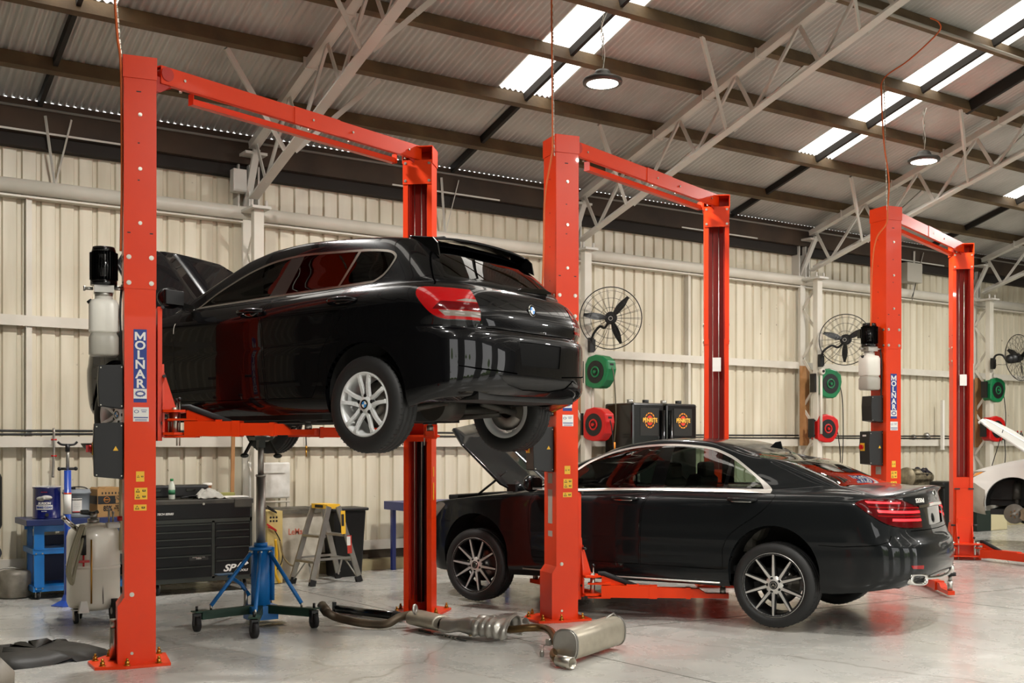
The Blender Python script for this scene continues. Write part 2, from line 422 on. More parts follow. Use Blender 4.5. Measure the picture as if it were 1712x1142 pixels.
# purlins (each a timber of its own), mid-bay boards
PUR = [11.62, 10.68, 9.8, 8.95, 7.95, 7.0, 6.05, 5.1, 4.15, 3.2, 2.4, 1.4, .4, -.6, -1.6, -2.6, -3.6, -4.6, -5.6, -6.6, -7.6]
k = 12
for y in PUR:
    s_ = 1 if y > RIDGE else -1
    q = MB(); q.box((0, 0, 0), (X1 - X0, .075, .15), Matrix.Rotation(-math.atan(RS) * s_, 4, 'X')); struct(q.obj('trim_%d' % k, M_timb, loc=((X0 + X1) / 2, y, roof_z(y) - .095))); k += 1
def slope_board(x, y0, y1, w=.045, h=.09, dz=-.07):
    q = MB(); q.bar((x, y0, roof_z(y0) + dz), (x, y1, roof_z(y1) + dz), w, h); return q
M_lath = mat('dark_batten', '#1d1813', .8)
for x, y0, y1 in ((2.44, 12.3, 8.9), (7.42, 12.3, 3.2), (12.45, 12.3, 3.2), (17.4, 12.3, 3.2), (-2.3, 12.3, 9)):
    struct(slope_board(x, y0, y1).obj('trim_%d' % k, M_lath)); k += 1
struct(slope_board(13.5, 9.0, 5.0, .05, .15, -.1).obj('trim_%d' % k, M_lath)); k += 1
# grey conduit along a purlin, upper right
q = MB(); q.cyl((9.5, 7.86, roof_z(7.9) - .19), (X1, 7.86, roof_z(7.9) - .19), .02, n=8); struct(q.obj('trim_%d' % k, mat('pale_conduit', '#a29c90', .4))); k += 1

# steel trusses on laced columns
M_truss = mat('grey_truss_paint', '#cdc9c0', .45, noise=(2, '#b3aea4', .6))
TX = [4.71 + 4.715 * i for i in range(-2, 6)]
def truss(x):
    q = MB(); th = -math.atan(RS); lo = -.83; hi = -.26
    def pt(y, dz): return Vector((x, y, roof_z(y) + dz))
    for sgn in (1,):
        a, b = 12.2, RIDGE
        # lower chord: broad flat angle; upper chord: channel
        q.bar(pt(a, lo), pt(b, lo), .115, .02); q.bar(pt(a, lo + .04) + Vector((.05, 0, 0)), pt(b, lo + .04) + Vector((.05, 0, 0)), .012, .09)
        q.bar(pt(a, hi), pt(b, hi), .11, .018); q.bar(pt(a, hi + .03) - Vector((.05, 0, 0)), pt(b, hi + .03) - Vector((.05, 0, 0)), .012, .08); q.bar(pt(a, hi + .03) + Vector((.05, 0, 0)), pt(b, hi + .03) + Vector((.05, 0, 0)), .012, .08)
        y = a - .1; i = 0
        while y > b + .5:
            q.bar(pt(y, hi), pt(y - .28, lo), .05, .012, (1, 0, 0)); q.bar(pt(y - .28, lo), pt(y - .95, hi), .035, .03, (1, 0, 0))
            y -= .95; i += 1
        # the other slope
        q.bar(pt(b, lo), pt(FY + .2, lo), .115, .04); q.bar(pt(b, hi), pt(FY + .2, hi), .11, .06)
        y = b
        while y > FY + 1: q.bar(pt(y, hi), pt(y - .4, lo), .05, .02, (1, 0, 0)); q.bar(pt(y - .4, lo), pt(y - .95, hi), .035, .03, (1, 0, 0)); y -= .95
    # purlin cleats
    for yy in PUR:
        if yy > RIDGE: q.box((x + .0, yy - .07, roof_z(yy) - .2), (.16, .012, .11))
    # fly braces from the lower chord up to the purlins either side
    for yy in (11.15, 9.35, 7.45, 5.55):
        for sx in (-1, 1):
            e = Vector((x + sx * .85, yy - .42, roof_z(yy - .42) - .16)); m_ = pt(yy, lo) + Vector((sx * .06, 0, 0)); mid = m_.lerp(e, .45)
            q.bar(m_, mid, .05, .014, (0, 1, 0)); q.bar(mid, e, .055, .03, (0, 1, 0))
    # foot plate and bearing bracket
    q.box((x, 12.12, 4.22), (.22, .36, .03)); q.box((x, 12.42, 4.55), (.02, .22, .75)); q.box((x - .12, 12.42, 4.5), (.02, .16, .6)); q.box((x + .12, 12.42, 4.5), (.02, .16, .6))
    q.bar((x, 12.45, 4.25), (x, 12.1, 4.9), .08, .04); q.box((x, 12.25, 4.86), (.26, .3, .03))
    for bx in (-.085, .085): q.cyl((x + bx, 12.02, 4.2), (x + bx, 12.02, 4.31), .018, n=6)
    struct(q.obj('trim_%d' % K[0], M_truss)); K[0] += 1
K = [k]
def column(x):
    q = MB()
    q.box((x, 12.05, 2.11), (.115, .05, 4.2)); q.box((x - .055, 12.075, 2.11), (.01, .08, 4.2))
    q.box((x, 12.40, 2.11), (.115, .05, 4.2)); q.box((x, 12.22, .01), (.25, .5, .02))
    z = .15; s_ = 1
    while z < 4.0:
        a = Vector((x, 12.07, z)); b = Vector((x, 12.38, z + .40)); c = Vector((x, 12.07, z + .80))
        q.bar(a, b, .045, .012, (1, 0, 0)); q.bar(b, c, .045, .012, (1, 0, 0)); z += .8
    struct(q.obj('trim_%d' % K[0], M_cream)); K[0] += 1
for x in TX: truss(x); column(x)
# eave struts (thin verticals seen under the eave beam)
q = MB()
for x in (2.6, 7.35, 12.2, 17.0):
    q.bar((x, 12.36, 4.25), (x - .12, 12.25, 4.95), .03, .006); q.bar((x, 12.36, 4.25), (x + .14, 12.25, 4.95), .03, .006)
    q.box((x, 12.3, 4.78), (1.6, .02, .02)); 
struct(q.obj('trim_%d' % K[0], M_truss)); K[0] += 1
# side and front walls (front wall stands open to the yard in three doorways)
q = MB()
prev = None; y = FY
while y < WY + .1:
    zt = roof_z(y) + .0
    for yy, d in ((y, 0), (y + PITCH - .06, 0), (y + PITCH - .05, .028), (y + PITCH - .012, .028)):
        a = q.bm.verts.new((X0 - d, yy, 0)); b = q.bm.verts.new((X0 - d, yy, roof_z(min(yy, WY))))
        if prev: q.bm.faces.new((prev[0], prev[1], b, a))
        prev = (a, b)
    y += PITCH
M_wall2 = mat('dark_unseen_wall', '#4e4a42', .7, noise=(1.5, '#35322c', .8))  # unseen walls coloured dark so the car paint reflects less brightness
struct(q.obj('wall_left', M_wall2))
q = MB(); q.prism([(FY, 0), (WY, 0), (WY, roof_z(WY)), (RIDGE, roof_z(RIDGE)), (FY, roof_z(FY))], X1, X1 + .1, 'yz'); struct(q.obj('wall_right', M_wall))
DO = [(-1.2, 3.0), (6.0, 10.6), (13.5, 18.1), (21.5, 26.1)]
x = X0
for i, (a, b) in enumerate(DO + [(X1, X1)]):
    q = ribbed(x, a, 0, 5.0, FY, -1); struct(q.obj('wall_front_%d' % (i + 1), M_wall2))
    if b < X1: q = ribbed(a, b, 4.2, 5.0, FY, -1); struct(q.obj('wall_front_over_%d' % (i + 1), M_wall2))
    x = b
q = MB(); q.box((12, FY - 25, -.06), (90, 50, .1)); struct(q.obj('floor_yard', mat('yard_concrete', '#9b978d', .9)))
# hedge outside the doors, seen only as green reflections
M_hedge = mat('hedge_green', '#4d6b2a', .9, noise=(3, '#7d9a4a', .9))
q = MB()
for i in range(60):
    a = random.uniform(0, 1); q.sphere((-20 + 62 * a, FY - 16 + random.uniform(-1, 1), random.uniform(.5, 2.0)), random.uniform(.9, 1.6), n=8)
o = q.obj('hedge', M_hedge); tag(o, 'green hedge across the yard outside the open doorways', 'hedge'); o['kind'] = 'stuff'
# ================================================================ two-post lifts
BEAM_A = math.atan2(CU, SU)      # placeholder; set below
def cw(deg):             # world rotation (ccw from +x) of a direction 'deg' clockwise from the view direction
    return math.atan2(SU, CU) - R(deg)
LA = cw(37.8)            # near post -> far post
def emblem(parent, M, w):   # the oval gear badge under the lettering
    q = MB(M); q.box((0, 0, 0), (w, w * .78, .001)); q.obj('badge_panel', M_lab, parent)
    q = MB(M)
    for k in range(28):
        a = k / 28 * 2 * math.pi; r = 1 + .12 * (k % 2)
        q.box((math.cos(a) * w * .34 * r, math.sin(a) * w * .22 * r, .001), (w * .07, w * .05, .001), Matrix.Rotation(a, 4, 'Z'))
    q.prism([(math.cos(t / 24 * 2 * math.pi) * w * .33, math.sin(t / 24 * 2 * math.pi) * w * .20) for t in range(24)], .0006, .0012); q.obj('badge_ring', M_mblue, parent)
    q = MB(M); q.prism([(math.cos(t / 24 * 2 * math.pi) * w * .26, math.sin(t / 24 * 2 * math.pi) * w * .13) for t in range(24)], .0012, .0018)
    q.obj('badge_centre', M_lab, parent)
def warn_label(parent, M, w, h, rows):
    q = MB(M); q.box((0, 0, 0), (w, h, .001)); q.obj('warning_label', M_yel, parent)
    q = MB(M)
    for r in range(rows):
        cy = h / 2 - h * (r + .5) / rows; s_ = min(h / rows, w / 2) * .36
        def tri(cx, cy, s): q.prism([(cx - s, cy - s * .8), (cx + s, cy - s * .8), (cx, cy + s)], .0006, .0011)
        if w > h * .75 or rows > 1:
            tri(-w * .24, cy, s_); q.box((w * .24, cy, .0009), (s_ * 1.5, s_ * .9, .0006))
        else:
            q.box((0, cy + h * .36, .0009), (w * .6, h * .05, .0006)); q.box((0, cy - h * .36, .0009), (w * .55, h * .05, .0006))
            for dx in (-1, 1): q.box((dx * w * .28, cy, .0009), (w * .05, h * .42, .0006)); 
            q.box((0, cy - h * .1, .0009), (w * .3, h * .04, .0006)); q.box((0, cy + h * .16, .0009), (w * .5, h * .03, .0006))
    q.obj('warning_symbols', M_ink, parent)
    if w > h * .75 or rows > 1:
        q = MB(M)
        for r in range(rows):
            cy = h / 2 - h * (r + .5) / rows; s_ = min(h / rows, w / 2) * .2
            q.prism([(-w * .24 - s_, cy - s_ * .8), (-w * .24 + s_, cy - s_ * .8), (-w * .24, cy + s_)], .0011, .0014); q.box((w * .24, cy + s_ * .2, .0013), (s_ * 1.4, s_ * .5, .0006))
        q.obj('warning_symbol_centres', M_yel, parent)
def post_shell(H, hw=.13, hd=.105, t=.006, lip=.045):
    """open C section in plan, opening towards +y"""
    return [(-hw, -hd), (hw, -hd), (hw, hd), (hw - lip, hd), (hw - lip, hd - t), (hw - t, hd - t), (hw - t, -hd + t), (-hw + t, -hd + t), (-hw + t, hd - t), (-hw + lip, hd - t), (-hw + lip, hd), (-hw, hd)]
M_tank = mat('milky_tank_plastic', '#e8e5db', .35, noise=(2, '#dad6ca', .5)); M_oilin = mat('oil_seen_through_tank', '#a8a499', .35)
def post(lift, name, org, rz, near, arm_z, lz):
    p = bpy.data.objects.new(name, None)
    # the post itself carries its own mesh: lower section
    q = MB(); q.prism(post_shell(0), .02, 2.64)
    po = q.obj(name, M_or, lift, org, (0, 0, rz))
    bpy.data.objects.remove(p)
    q = MB(); q.prism(post_shell(0, .134, .109, .006), 2.64, 4.14)
    q.prism(post_shell(0, .127, .102, .005), 2.5, 2.7); q.obj('upper_section', M_or, po)
    q = MB(); hw, hd = .139, .113
    q.box((0, 0, 4.265), (2 * hw, 2 * hd, .008)); q.box((0, -hd, 4.19), (2 * hw, .006, .155)); q.box((-hw, 0, 4.19), (.006, 2 * hd, .155)); q.box((hw, 0, 4.19), (.006, 2 * hd, .155))
    q.obj('top_cap', M_or, po)
    if not near:
        q = MB(); q.box((0, .115, 4.03), (.27, .008, .22)); q.cyl((-.11, .12, 4.12), (-.11, .127, 4.12), .012, n=8); q.obj('front_plate', M_or, po)
    # bolts
    q = MB()
    def bolt(x, y, z, ax, r=.011):
        q.cyl((x, y, z), (x + ax[0] * .009, y + ax[1] * .009, z), r, n=8); q.cyl((x, y, z), (x + ax[0] * .004, y + ax[1] * .004, z), r * 1.5, n=12)
    for zz in (3.88, 3.5, 3.12) if near else (): bolt(.135, 0, zz - .02, (1, 0), .009)
    for zz in (2.86, 2.68):
        for yy in (-.075, .075): bolt(.134, yy, zz, (1, 0)); bolt(-.134, yy, zz, (-1, 0))
        for xx in (-.09, .09): bolt(xx, -.109, zz, (0, -1))
    for yy in (-.055,): bolt(.13, yy, .50, (1, 0)); bolt(.13, yy, .09, (1, 0))
    if not near:
        for xx in (-.11, .11):
            for zz in (3.95, 4.11): bolt(xx, .119, zz, (0, 1), .009)
    q.objs('bolt', M_steel, po)
    # dark slots
    q = MB()
    for zz in (4.02, 3.66, 3.4): q.box((.1345, -.01, zz), (.001, .032 if zz > 4 else .014, .008))
    for yy in (-.075, .075): q.box((.1345, yy, 3.03), (.001, .022, .008))
    for zz in (3.9, 3.6, 3.3, 3.0): q.cyl((0, -.1095, zz), (0, -.1105, zz), .006, n=8)
    q.objs('slot', M_ink, po)
    # base plate and foot cover
    q = MB()
    q.prism([(-.25, -.22), (-.06, -.34), (.20, -.30), (.24, -.10), (.21, .20), (-.21, .20)], .001, .02); q.obj('base_plate', M_or, po)
    q = MB()
    for x, y in ((-.21, -.19), (-.06, -.29), (.165, -.25), (.19, .12), (-.18, .15), (.205, -.09)):
        q.cyl((x, y, .02), (x, y, .026), .024, n=12); q.cyl((x, y, .026), (x, y, .05), .016, n=6); q.cyl((x, y, .05), (x, y, .07), .009, n=8)
    q.objs('anchor_bolt', M_brass, po)
    q = MB()   # foot cover: a box round the rear of the foot with a sloped top
    q.prism([(-.105, .018), (-.105, .48), (-.15, .42), (-.15, .018)], -.125, .132, 'yz'); q.prism([(-.15, .018), (-.15, .41), (-.11, .48), (-.03, .44), (-.03, .018)], .130, .135, 'yz')
    q.obj('foot_cover', M_or, po)
    # inside: slide channel, cables, ram, chain
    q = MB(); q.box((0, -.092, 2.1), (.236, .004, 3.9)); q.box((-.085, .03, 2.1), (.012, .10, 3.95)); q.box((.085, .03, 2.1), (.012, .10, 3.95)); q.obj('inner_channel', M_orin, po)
    q = MB()
    for xx in (-.025, .04): q.cyl((xx, .05, .1), (xx, .05, 4.0), .004, n=6)
    q.objs('lift_cable', M_steel, po)
    q = MB(); q.cyl((0, -.03, .1), (0, -.03, max(.6, arm_z + (.75 if arm_z < 1 else .35))), .034, n=14); q.obj('ram', M_blk, po)
    if not near or arm_z > 1: pass
    # carriage
    q = MB(); cz = arm_z
    q.box((0, .02, cz + .45), (.17, .15, 1.05)); q.box((0, .135, cz + .35), (.20, .03, .95))
    q.prism([(-.13, cz - .10), (.13, cz - .10), (.13, cz + .14), (.08, cz + .42), (-.08, cz + .42), (-.13, cz + .14)], .15, .165, 'xz')
    for zz in (cz + .085, cz - .075): q.prism([(-.19, .15), (.19, .15), (.23, .22), (.20, .30), (.06, .32), (-.06, .32), (-.20, .30), (-.23, .22)], zz - .009, zz + .009)
    for sx in (-1, 1): q.prism([(.165, cz + .09), (.165, cz + .36), (.25, cz + .09)], sx * .10 - .006, sx * .10 + .006, 'yz')
    q.obj('carriage', M_or, po)
    q = MB()
    for sx in (-1, 1): q.cyl((sx * .155, .235, cz - .10), (sx * .155, .235, cz + .11), .022, n=14); q.cyl((sx * .10, .27, cz - .16), (sx * .10, .27, cz + .16), .006, n=8)
    q.objs('pivot_pin', M_steel, po)
    q = MB()
    for sx in (-1, 1): q.sphere((sx * .10, .27, cz + .17), .016); q.cyl((sx * .17, .16, cz + .33), (sx * .115, .16, cz + .33), .012, n=8)
    for zz in (cz + .82, cz + .0): q.box((.09, .152, zz), (.07, .02, .018)); q.box((-.09, .152, zz), (.07, .02, .018))
    q.objs('stop_buffer', M_blk, po)
    return po
def to_local(org, rz, v):
    d = Vector(v) - Vector(org); c, s_ = math.cos(-rz), math.sin(-rz)
    return Vector((d.x * c - d.y * s_, d.x * s_ + d.y * c, d.z))
def arm(lift, a, b, z, padh, top=None, stem=True):
    """a: pivot, b: pad centre (lift-local xy); z: arm height"""
    a = Vector((a[0], a[1], z)); b = Vector((b[0], b[1], z)); d = (b - a); L = d.length; u = d.normalized(); n = Vector((-u.y, u.x, 0)); Z = Vector((0, 0, 1))
    q = MB()
    s = a + u * .0
    q.bar(a + u * .08 - Z * .0, a + u * (L * .50), .105, .105); q.bar(a + u * (L * .44) , a + u * (L * .50), .115, .112)
    for dz in (.065, -.055): q.bar(a - u * .04 + Z * dz, a + u * .16 + Z * dz, .10, .014)
    q.M = frame(a, u, Z); q.prism([(.08, .05), (.08, .16), (.16, .15), (.36, .06)], -.004, .004); q.M = Matrix()
    q.bar(a + u * (L * .36) + Z * .058, a + u * .30 + Z * .058, .09, .012)
    ao = q.obj('arm', M_or, lift)
    q = MB(); q.bar(a + u * (L * .50) - Z * .004, a + u * (L * .74) - Z * .004, .088, .088); q.bar(a + u * (L * .72) - Z * .004, a + u * (L * .755) - Z * .004, .098, .097); q.obj('middle_section', M_or, ao)
    q = MB(); q.M = frame(a, u, Z); q.prism([(L * .74, -.045), (L + .05, -.045), (L + .05, -.005), (L * .87, -.005), (L * .82, .034), (L * .74, .034)], -.034, .034); q.obj('tip_section', M_or, ao)
    q = MB(); q.tube([a + u * .05 + Z * .15, a + u * .10 + Z * .152, a + u * .40 + Z * .04], .022, n=10); q.obj('sleeve', M_rub, ao)
    q = MB(); q.cyl(b - Z * .01, b + Z * (padh * .55), .026, n=14); q.cyl(b + Z * (padh * .55), b + Z * (padh - .02), .018, n=14); q.obj('pad_stem', M_alu, ao)
    q = MB(); q.cyl(b + Z * (padh - .025), b + Z * (padh + .008), .058, n=24); q.obj('lift_pad', M_rub, ao)
    return ao
def control_box(lift, M, w, h, d, knob):
    q = MB(M)
    q.prism([(-w / 2, -h / 2 + .02), (w / 2, -h / 2), (w / 2, h / 2), (-w / 2, h / 2 - .008), (-w / 2 - .008, h * .1)], 0, d)
    o = q.obj('control_box', M_blk, lift, bevel=.004)
    q = MB(M)
    for x, y in ((-w * .42, -h * .42), (w * .44, -h * .44), (w * .44, h * .44), (-w * .42, h * .42)): q.cyl((x, y, d), (x, y, d + .003), .005, n=8)
    q.objs('screw', M_steel, o)
    return o
def power_unit(po, motor_z, flip=1):
    """motor, valve block and oil tank hung on the back of the near post (post-local, back is -y)"""
    x, y = .0, -.235
    q = MB(Matrix.Translation((x, y, 0)))
    q.cyl((0, 0, motor_z - .20), (0, 0, motor_z), .078, n=28); q.cyl((0, 0, motor_z), (0, 0, motor_z + .035), .082, .074, n=28); q.cyl((0, 0, motor_z - .235), (0, 0, motor_z - .2), .09, n=28)
    for k in range(30):
        a = k / 30 * 2 * math.pi; q.box((math.cos(a) * .086, math.sin(a) * .086, motor_z - .1), (.018, .003, .19), Matrix.Rotation(a, 4, 'Z'))
    q.box((-.10, -.02, motor_z - .08), (.05, .10, .10)); mo = q.obj('motor', M_blkg, po)
    q = MB(Matrix.Translation((x, y, 0))); q.box((0, 0, motor_z - .262), (.13, .13, .05)); q.cyl((0, -.07, motor_z - .258), (0, -.13, motor_z - .258), .011, n=10); q.cyl((0, -.12, motor_z - .258), (0, -.135, motor_z - .258), .017, n=10); q.cyl((.0, 0, motor_z - .31), (.0, 0, motor_z - .285), .06, n=20)
    q.cyl((.05, .07, motor_z - .26), (.05, .125, motor_z - .26), .01, n=8); q.cyl((-.03, .07, motor_z - .24), (-.03, .125, motor_z - .24), .012, n=8)
    q.obj('valve_block', M_alu, po)
    z1, z0 = motor_z - .31, motor_z - .73
    def tank(z0, z1, s=1.0, shoulder=True):
        prof = [(0, z0), (.085, z0), (.10, z0 + .015), (.10, z1 - .06), (.085, z1 - .03)] + ([(.06, z1 - .02), (.06, z1), (0, z1)] if shoulder else [(0, z1 - .03)])
        q = MB(Matrix.Translation((x, y, 0))); rings = []
        N = 40
        for r, z in prof:
            ring = []
            for k in range(N):
                a = k / N * 2 * math.pi; n_ = 5.0
                c_, s_ = math.cos(a), math.sin(a); sq = (abs(c_) ** n_ + abs(s_) ** n_) ** (-1 / n_) if r > .07 else 1.0
                fl = 1 - .012 * (1 if (k % 4 < 2 and .09 < r) else 0)
                ring.append(q.bm.verts.new((c_ * r * sq * s * fl * .95, s_ * r * sq * s * fl, z)))
            rings.append(ring)
        for A, B in zip(rings, rings[1:]):
            for k in range(N):
                f = q.bm.faces.new((A[k], A[(k + 1) % N], B[(k + 1) % N], B[k])); f.smooth = True
        bmesh.ops.remove_doubles(q.bm, verts=q.bm.verts[:], dist=1e-5); q._fin(q.bm.verts[:], None, True); return q
    t = tank(z0 + .16, z1).obj('oil_tank', M_tank, po)
    tank(z0, z0 + .19, .998, False).obj('oil_level', M_oilin, t)
    q = MB(Matrix.Translation((x, y, 0))); q.cyl((.0, -.088, z1 - .045), (0, -.10, z1 - .03), .018, n=12); q.obj('filler_cap', M_blk, t)
    # pressure hose and bracket
    q = MB(); q.tube(catmull([(.05, -.12, motor_z - .26), (.085, -.13, motor_z - .45), (.06, -.118, motor_z - .8), (.03, -.118, motor_z - 1.1)], 5), .008, n=6); q.obj('pressure_hose', M_blk, po)
def make_lift(lbl, org, arm_z, ztop, motor_z, arms, boxes=True, motor_side=1, L=2.95):
    t = thing('car_lift', lbl, 'car lift', (org.x, org.y, 0), LA - R(90))
    near = post(t, 'near_post', (0, 0, 0), R(-30), True, arm_z, 0)
    far = post(t, 'far_post', (0, L, 0), R(-150), False, arm_z, 0)
    # crossbeam
    q = MB(); z = 4.215
    q.box((.045, L / 2 + .06, z), (.006, L - .18, .13)); q.box((-.048, L / 2 + .06, z + .05), (.006, L - .18, .03)); q.box((-.01, L / 2 + .06, z + .063), (.11, L - .18, .006)); q.box((.03, L / 2 + .06, z - .063), (.036, L - .18, .006))
    q.box((.049, L * .56, z), (.006, .5, .138)); bm = q.obj('crossbeam', M_or, t)
    q = MB(); q.box((-.03, L * .53, z - .105), (.006, L * .74, .045)); q.box((-.055, L * .53, z - .125), (.05, L * .74, .005)); q.box((-.04, L * .53 - L * .37, z - .09), (.06, .006, .085)); q.box((-.04, L * .53 + L * .37, z - .09), (.06, .006, .085)); q.obj('safety_bar', M_or, bm)
    q = MB()
    for yy in (.35, 1.6, 2.05, 2.75): q.cyl((.05, yy, z - .0), (.058, yy, z - .0), .010, n=8); q.cyl((0, yy, z - .066), (0, yy, z - .078), .011, n=8)
    q.objs('bolt', M_steel, bm)
    q = MB(); q.prism([(.10, z + .05), (.10, z - .12), (.17, z - .12), (.30, z - .05), (.30, z + .05)], -.04, -.032, 'yz'); q.prism([(.10, z - .02), (.10, z - .13), (.15, z - .13), (.26, z - .055), (.26, z - .02)], .03, .038, 'yz')
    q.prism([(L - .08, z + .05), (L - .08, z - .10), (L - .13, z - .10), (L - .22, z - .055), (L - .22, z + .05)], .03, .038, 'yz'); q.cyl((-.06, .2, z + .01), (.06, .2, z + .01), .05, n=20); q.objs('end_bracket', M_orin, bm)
    # decals on the near post's right face (post-local +x)
    def D(y, zz): return frame((.1322, y, zz), (0, 1, 0), (0, 0, 1))
    q = MB(D(0.0, 2.10)); q.box((0, 0, 0), (.088, .512, .0012)); pn = q.obj('name_panel', M_mblue, near)
    qm = MB(D(0.0, 2.308)); qm.prism([(-.036, -.029), (-.036, .029), (-.022, .029), (0, -.004), (.022, .029), (.036, .029), (.036, -.029), (.022, -.029), (.022, .006), (.004, -.022), (-.004, -.022), (-.022, .006), (-.022, -.029)], .0008, .0018); qm.obj('lettering', M_lab, pn)
    for i, ch in enumerate('MOLNAR'):
      if i: text(pn, ch, .084, D(0.0, 2.308 - .067 * i) @ Matrix.Translation((0, 0, .001)), M_lab, bold=.0024 if ch != 'M' else .0008, sx=1.08 if ch != 'M' else .98)
    emblem(near, D(0.0, 1.905) @ Matrix.Translation((0, 0, .0012)), .088)
    q = MB(D(0.005, 1.76)); q.box((0, 0, 0), (.105, .10, .0012)); lb = q.obj('maker_label', M_lab, near)
    q = MB(D(0.005, 1.76)); q.box((0, -.022, .001), (.095, .007, .001)); q.box((0, -.044, .001), (.08, .003, .001)); q.box((0, -.036, .001), (.08, .003, .001)); q.lathe([(.012, .001), (.016, .001), (.016, .0016), (.012, .0016)], 20, Matrix.Translation((-.03, .02, 0)) @ Matrix.Diagonal((1, .7, 1, 1))); q.box((.02, .03, .001), (.04, .004, .001)); q.box((.02, .018, .001), (.03, .004, .001)); q.obj('label_print', M_mblue, lb)
    warn_label(near, D(.0, 1.325), .055, .072, 1); warn_label(near, D(.005, 1.205), .085, .082, 2); warn_label(near, D(.0, 1.107), .085, .042, 1)
    # a label strip on the back face
    q = MB(frame((0, -.1062, 1.0), (-1, 0, 0), (0, 0, 1))); q.box((0, .25, 0), (.09, .09, .001)); q.box((0, 0, 0), (.09, .30, .001)); q.box((.0, -.24, 0), (.09, .05, .001)); rl = q.obj('rating_plate', mat('aged_plate', '#a79d92', .5), near)
    # far post right-edge labels
    q = MB(); q.box((-.133, .03, 1.3), (.001, .03, .09)); q.box((-.133, .03, 1.12), (.001, .035, .16)); q.obj('warning_label', M_yel, far)
    q = MB(); q.box((.0, .112, 2.42), (.09, .004, .15)); q.obj('latch_plate', M_lab, far)
    # power unit and control boxes on the back face
    power_unit(near, motor_z)
    M1 = frame((.0, -.24, 1.96), (0, 1, 0), (0, 0, 1))
    bx = control_box(near, frame((-.085, -.19, 1.955), (0, 1, 0), (0, 0, 1)), .16, .31, .17, False)
    bx2 = control_box(near, frame((-.085, -.205, 1.505), (0, 1, 0), (0, 0, 1)), .19, .40, .17, True)
    q = MB(frame((-.03, -.308, 1.52), (1, 0, 0), (0, 0, 1))); q.box((0, 0, 0), (.07, .09, .008)); q.obj('switch_plate', M_yel, bx2)
    q = MB(frame((-.03, -.313, 1.52), (1, 0, 0), (0, 0, 1))); q.cyl((0, 0, 0), (0, 0, .02), .026, n=20); q.box((0, 0, .028), (.012, .05, .022)); q.obj('switch_knob', M_red, bx2)
    q = MB(frame((.0862, -.16, 1.52), (0, 1, 0), (0, 0, 1))); q.prism([(-.018, -.014), (.018, -.014), (0, .018)], 0, .001); q.obj('hazard_triangle', M_yel, bx2)
    q = MB(frame((-.0, -.306, 1.65), (1, 0, 0), (0, 0, 1))); q.box((0, 0, 0), (.06, .02, .002)); q.obj('box_label', M_lab, bx2)
    for a in arms: arm(t, *a)
    return t
def w2lift(org, v): return to_local((org.x, org.y, 0), LA - R(90), v)
N1 = c2w(-2.655, 7.93); N2 = c2w(.437, 9.92); N3 = c2w(4.31, 12.85)
# cars' centres (world) and headings; x of a car runs to its tail
BMW_O, BMW_A = Vector((3.629, 8.096, 0)), R(109.75)
SED_O, SED_A = Vector((7.253, 8.180, 0)), R(112.42)
def car2w(o, a, x, y):      # car-local x = tailwards, y = to the car's right
    f = Vector((math.cos(a), math.sin(a), 0)); r = Vector((math.sin(a), -math.cos(a), 0)); return o - f * x + r * y
def pivots(near):           # lift-local pivots
    out = []
    for (oy, rz) in (((0, 0), R(-30)), ((0, 2.95), R(-150))):
        for sx in (1, -1):
            x, y = sx * .155, .235; out.append((oy[0] + x * math.cos(rz) - y * math.sin(rz), oy[1] + x * math.sin(rz) + y * math.cos(rz)))
    return out   # near-right, near-left, far(sx=1), far(sx=-1)
PV = pivots(0)
def arms_for(org, O, A, xr, xf, yp, z, padtop):
    q = []
    tg = [(xr, -yp), (xf, -yp), (xf, yp), (xr, yp)]
    for i, (cx, cy) in enumerate(tg):
        p = w2lift(org, car2w(O, A, cx, cy)); q.append((PV[i], (p.x, p.y), z, padtop - z))
    return q
make_lift('orange two-post lift holding the black hatchback, nearest the left of the photo', N1, 1.70, 0, 2.90,
          arms_for(N1, BMW_O, BMW_A, .62, -.95, .66, 1.66, 1.735))
make_lift('middle orange two-post lift, round the dark sedan and beside the silver muffler', N2, .30, 0, 2.90,
          arms_for(N2, SED_O, SED_A, .98, -.95, .70, .255, .345))
make_lift('empty orange two-post lift behind the boot of the dark sedan', N3, .13, 0, 2.9,
          [(PV[0], (1.07, -1.20), .08, .17), (PV[1], (-1.35, .55), .10, .19), (PV[2], (-1.3, 2.4), .10, .19), (PV[3], (1.9, 1.98), .10, .19)])
# supply cables from the roof to each lift
def supply(lbl, pts, chain_pts):
    t = thing('power_cable', lbl, 'cable', pts[0])
    o = Vector(pts[0])
    q = MB(); q.tube([p - o for p in catmull(pts, 6)], .0085, n=6); q.obj('cable', mat('orange_cable', '#c65a1e', .5), t)
    q = MB(); cp = [Vector(p) - o for p in chain_pts]
    for a, b in zip(cp, cp[1:]):
        L = (b - a).length; n = max(2, int(L / .035))
        for i in range(n):
            p0 = a.lerp(b, i / n); p1 = a.lerp(b, (i + .8) / n); q.bar(p0, p1, .012 if i % 2 else .004, .004 if i % 2 else .012, (0, 1, 0))
    q.obj('chain', M_steel, t)
supply('orange cable and chain dropping to the leftmost lift', [P(190, -30, 7.75), P(196, 60, 7.75), P(201, 95, 7.75), P(203, 160, 7.8), P(204, 300, 7.8), P(203, 360, 7.8), P(202, 420, 7.8)], [P(192, -30, 7.77), P(203, 100, 7.8), P(205, 130, 7.8)])
supply('straight orange cable and chain dropping to the middle lift', [P(922, -30, 9.8), P(923, 120, 9.8), P(924, 235, 9.68), P(922, 262, 9.66), P(911, 330, 9.72), P(909, 420, 9.74), P(906, 500, 9.74)], [P(924, -30, 9.82), P(926, 235, 9.68), P(927, 262, 9.66)])
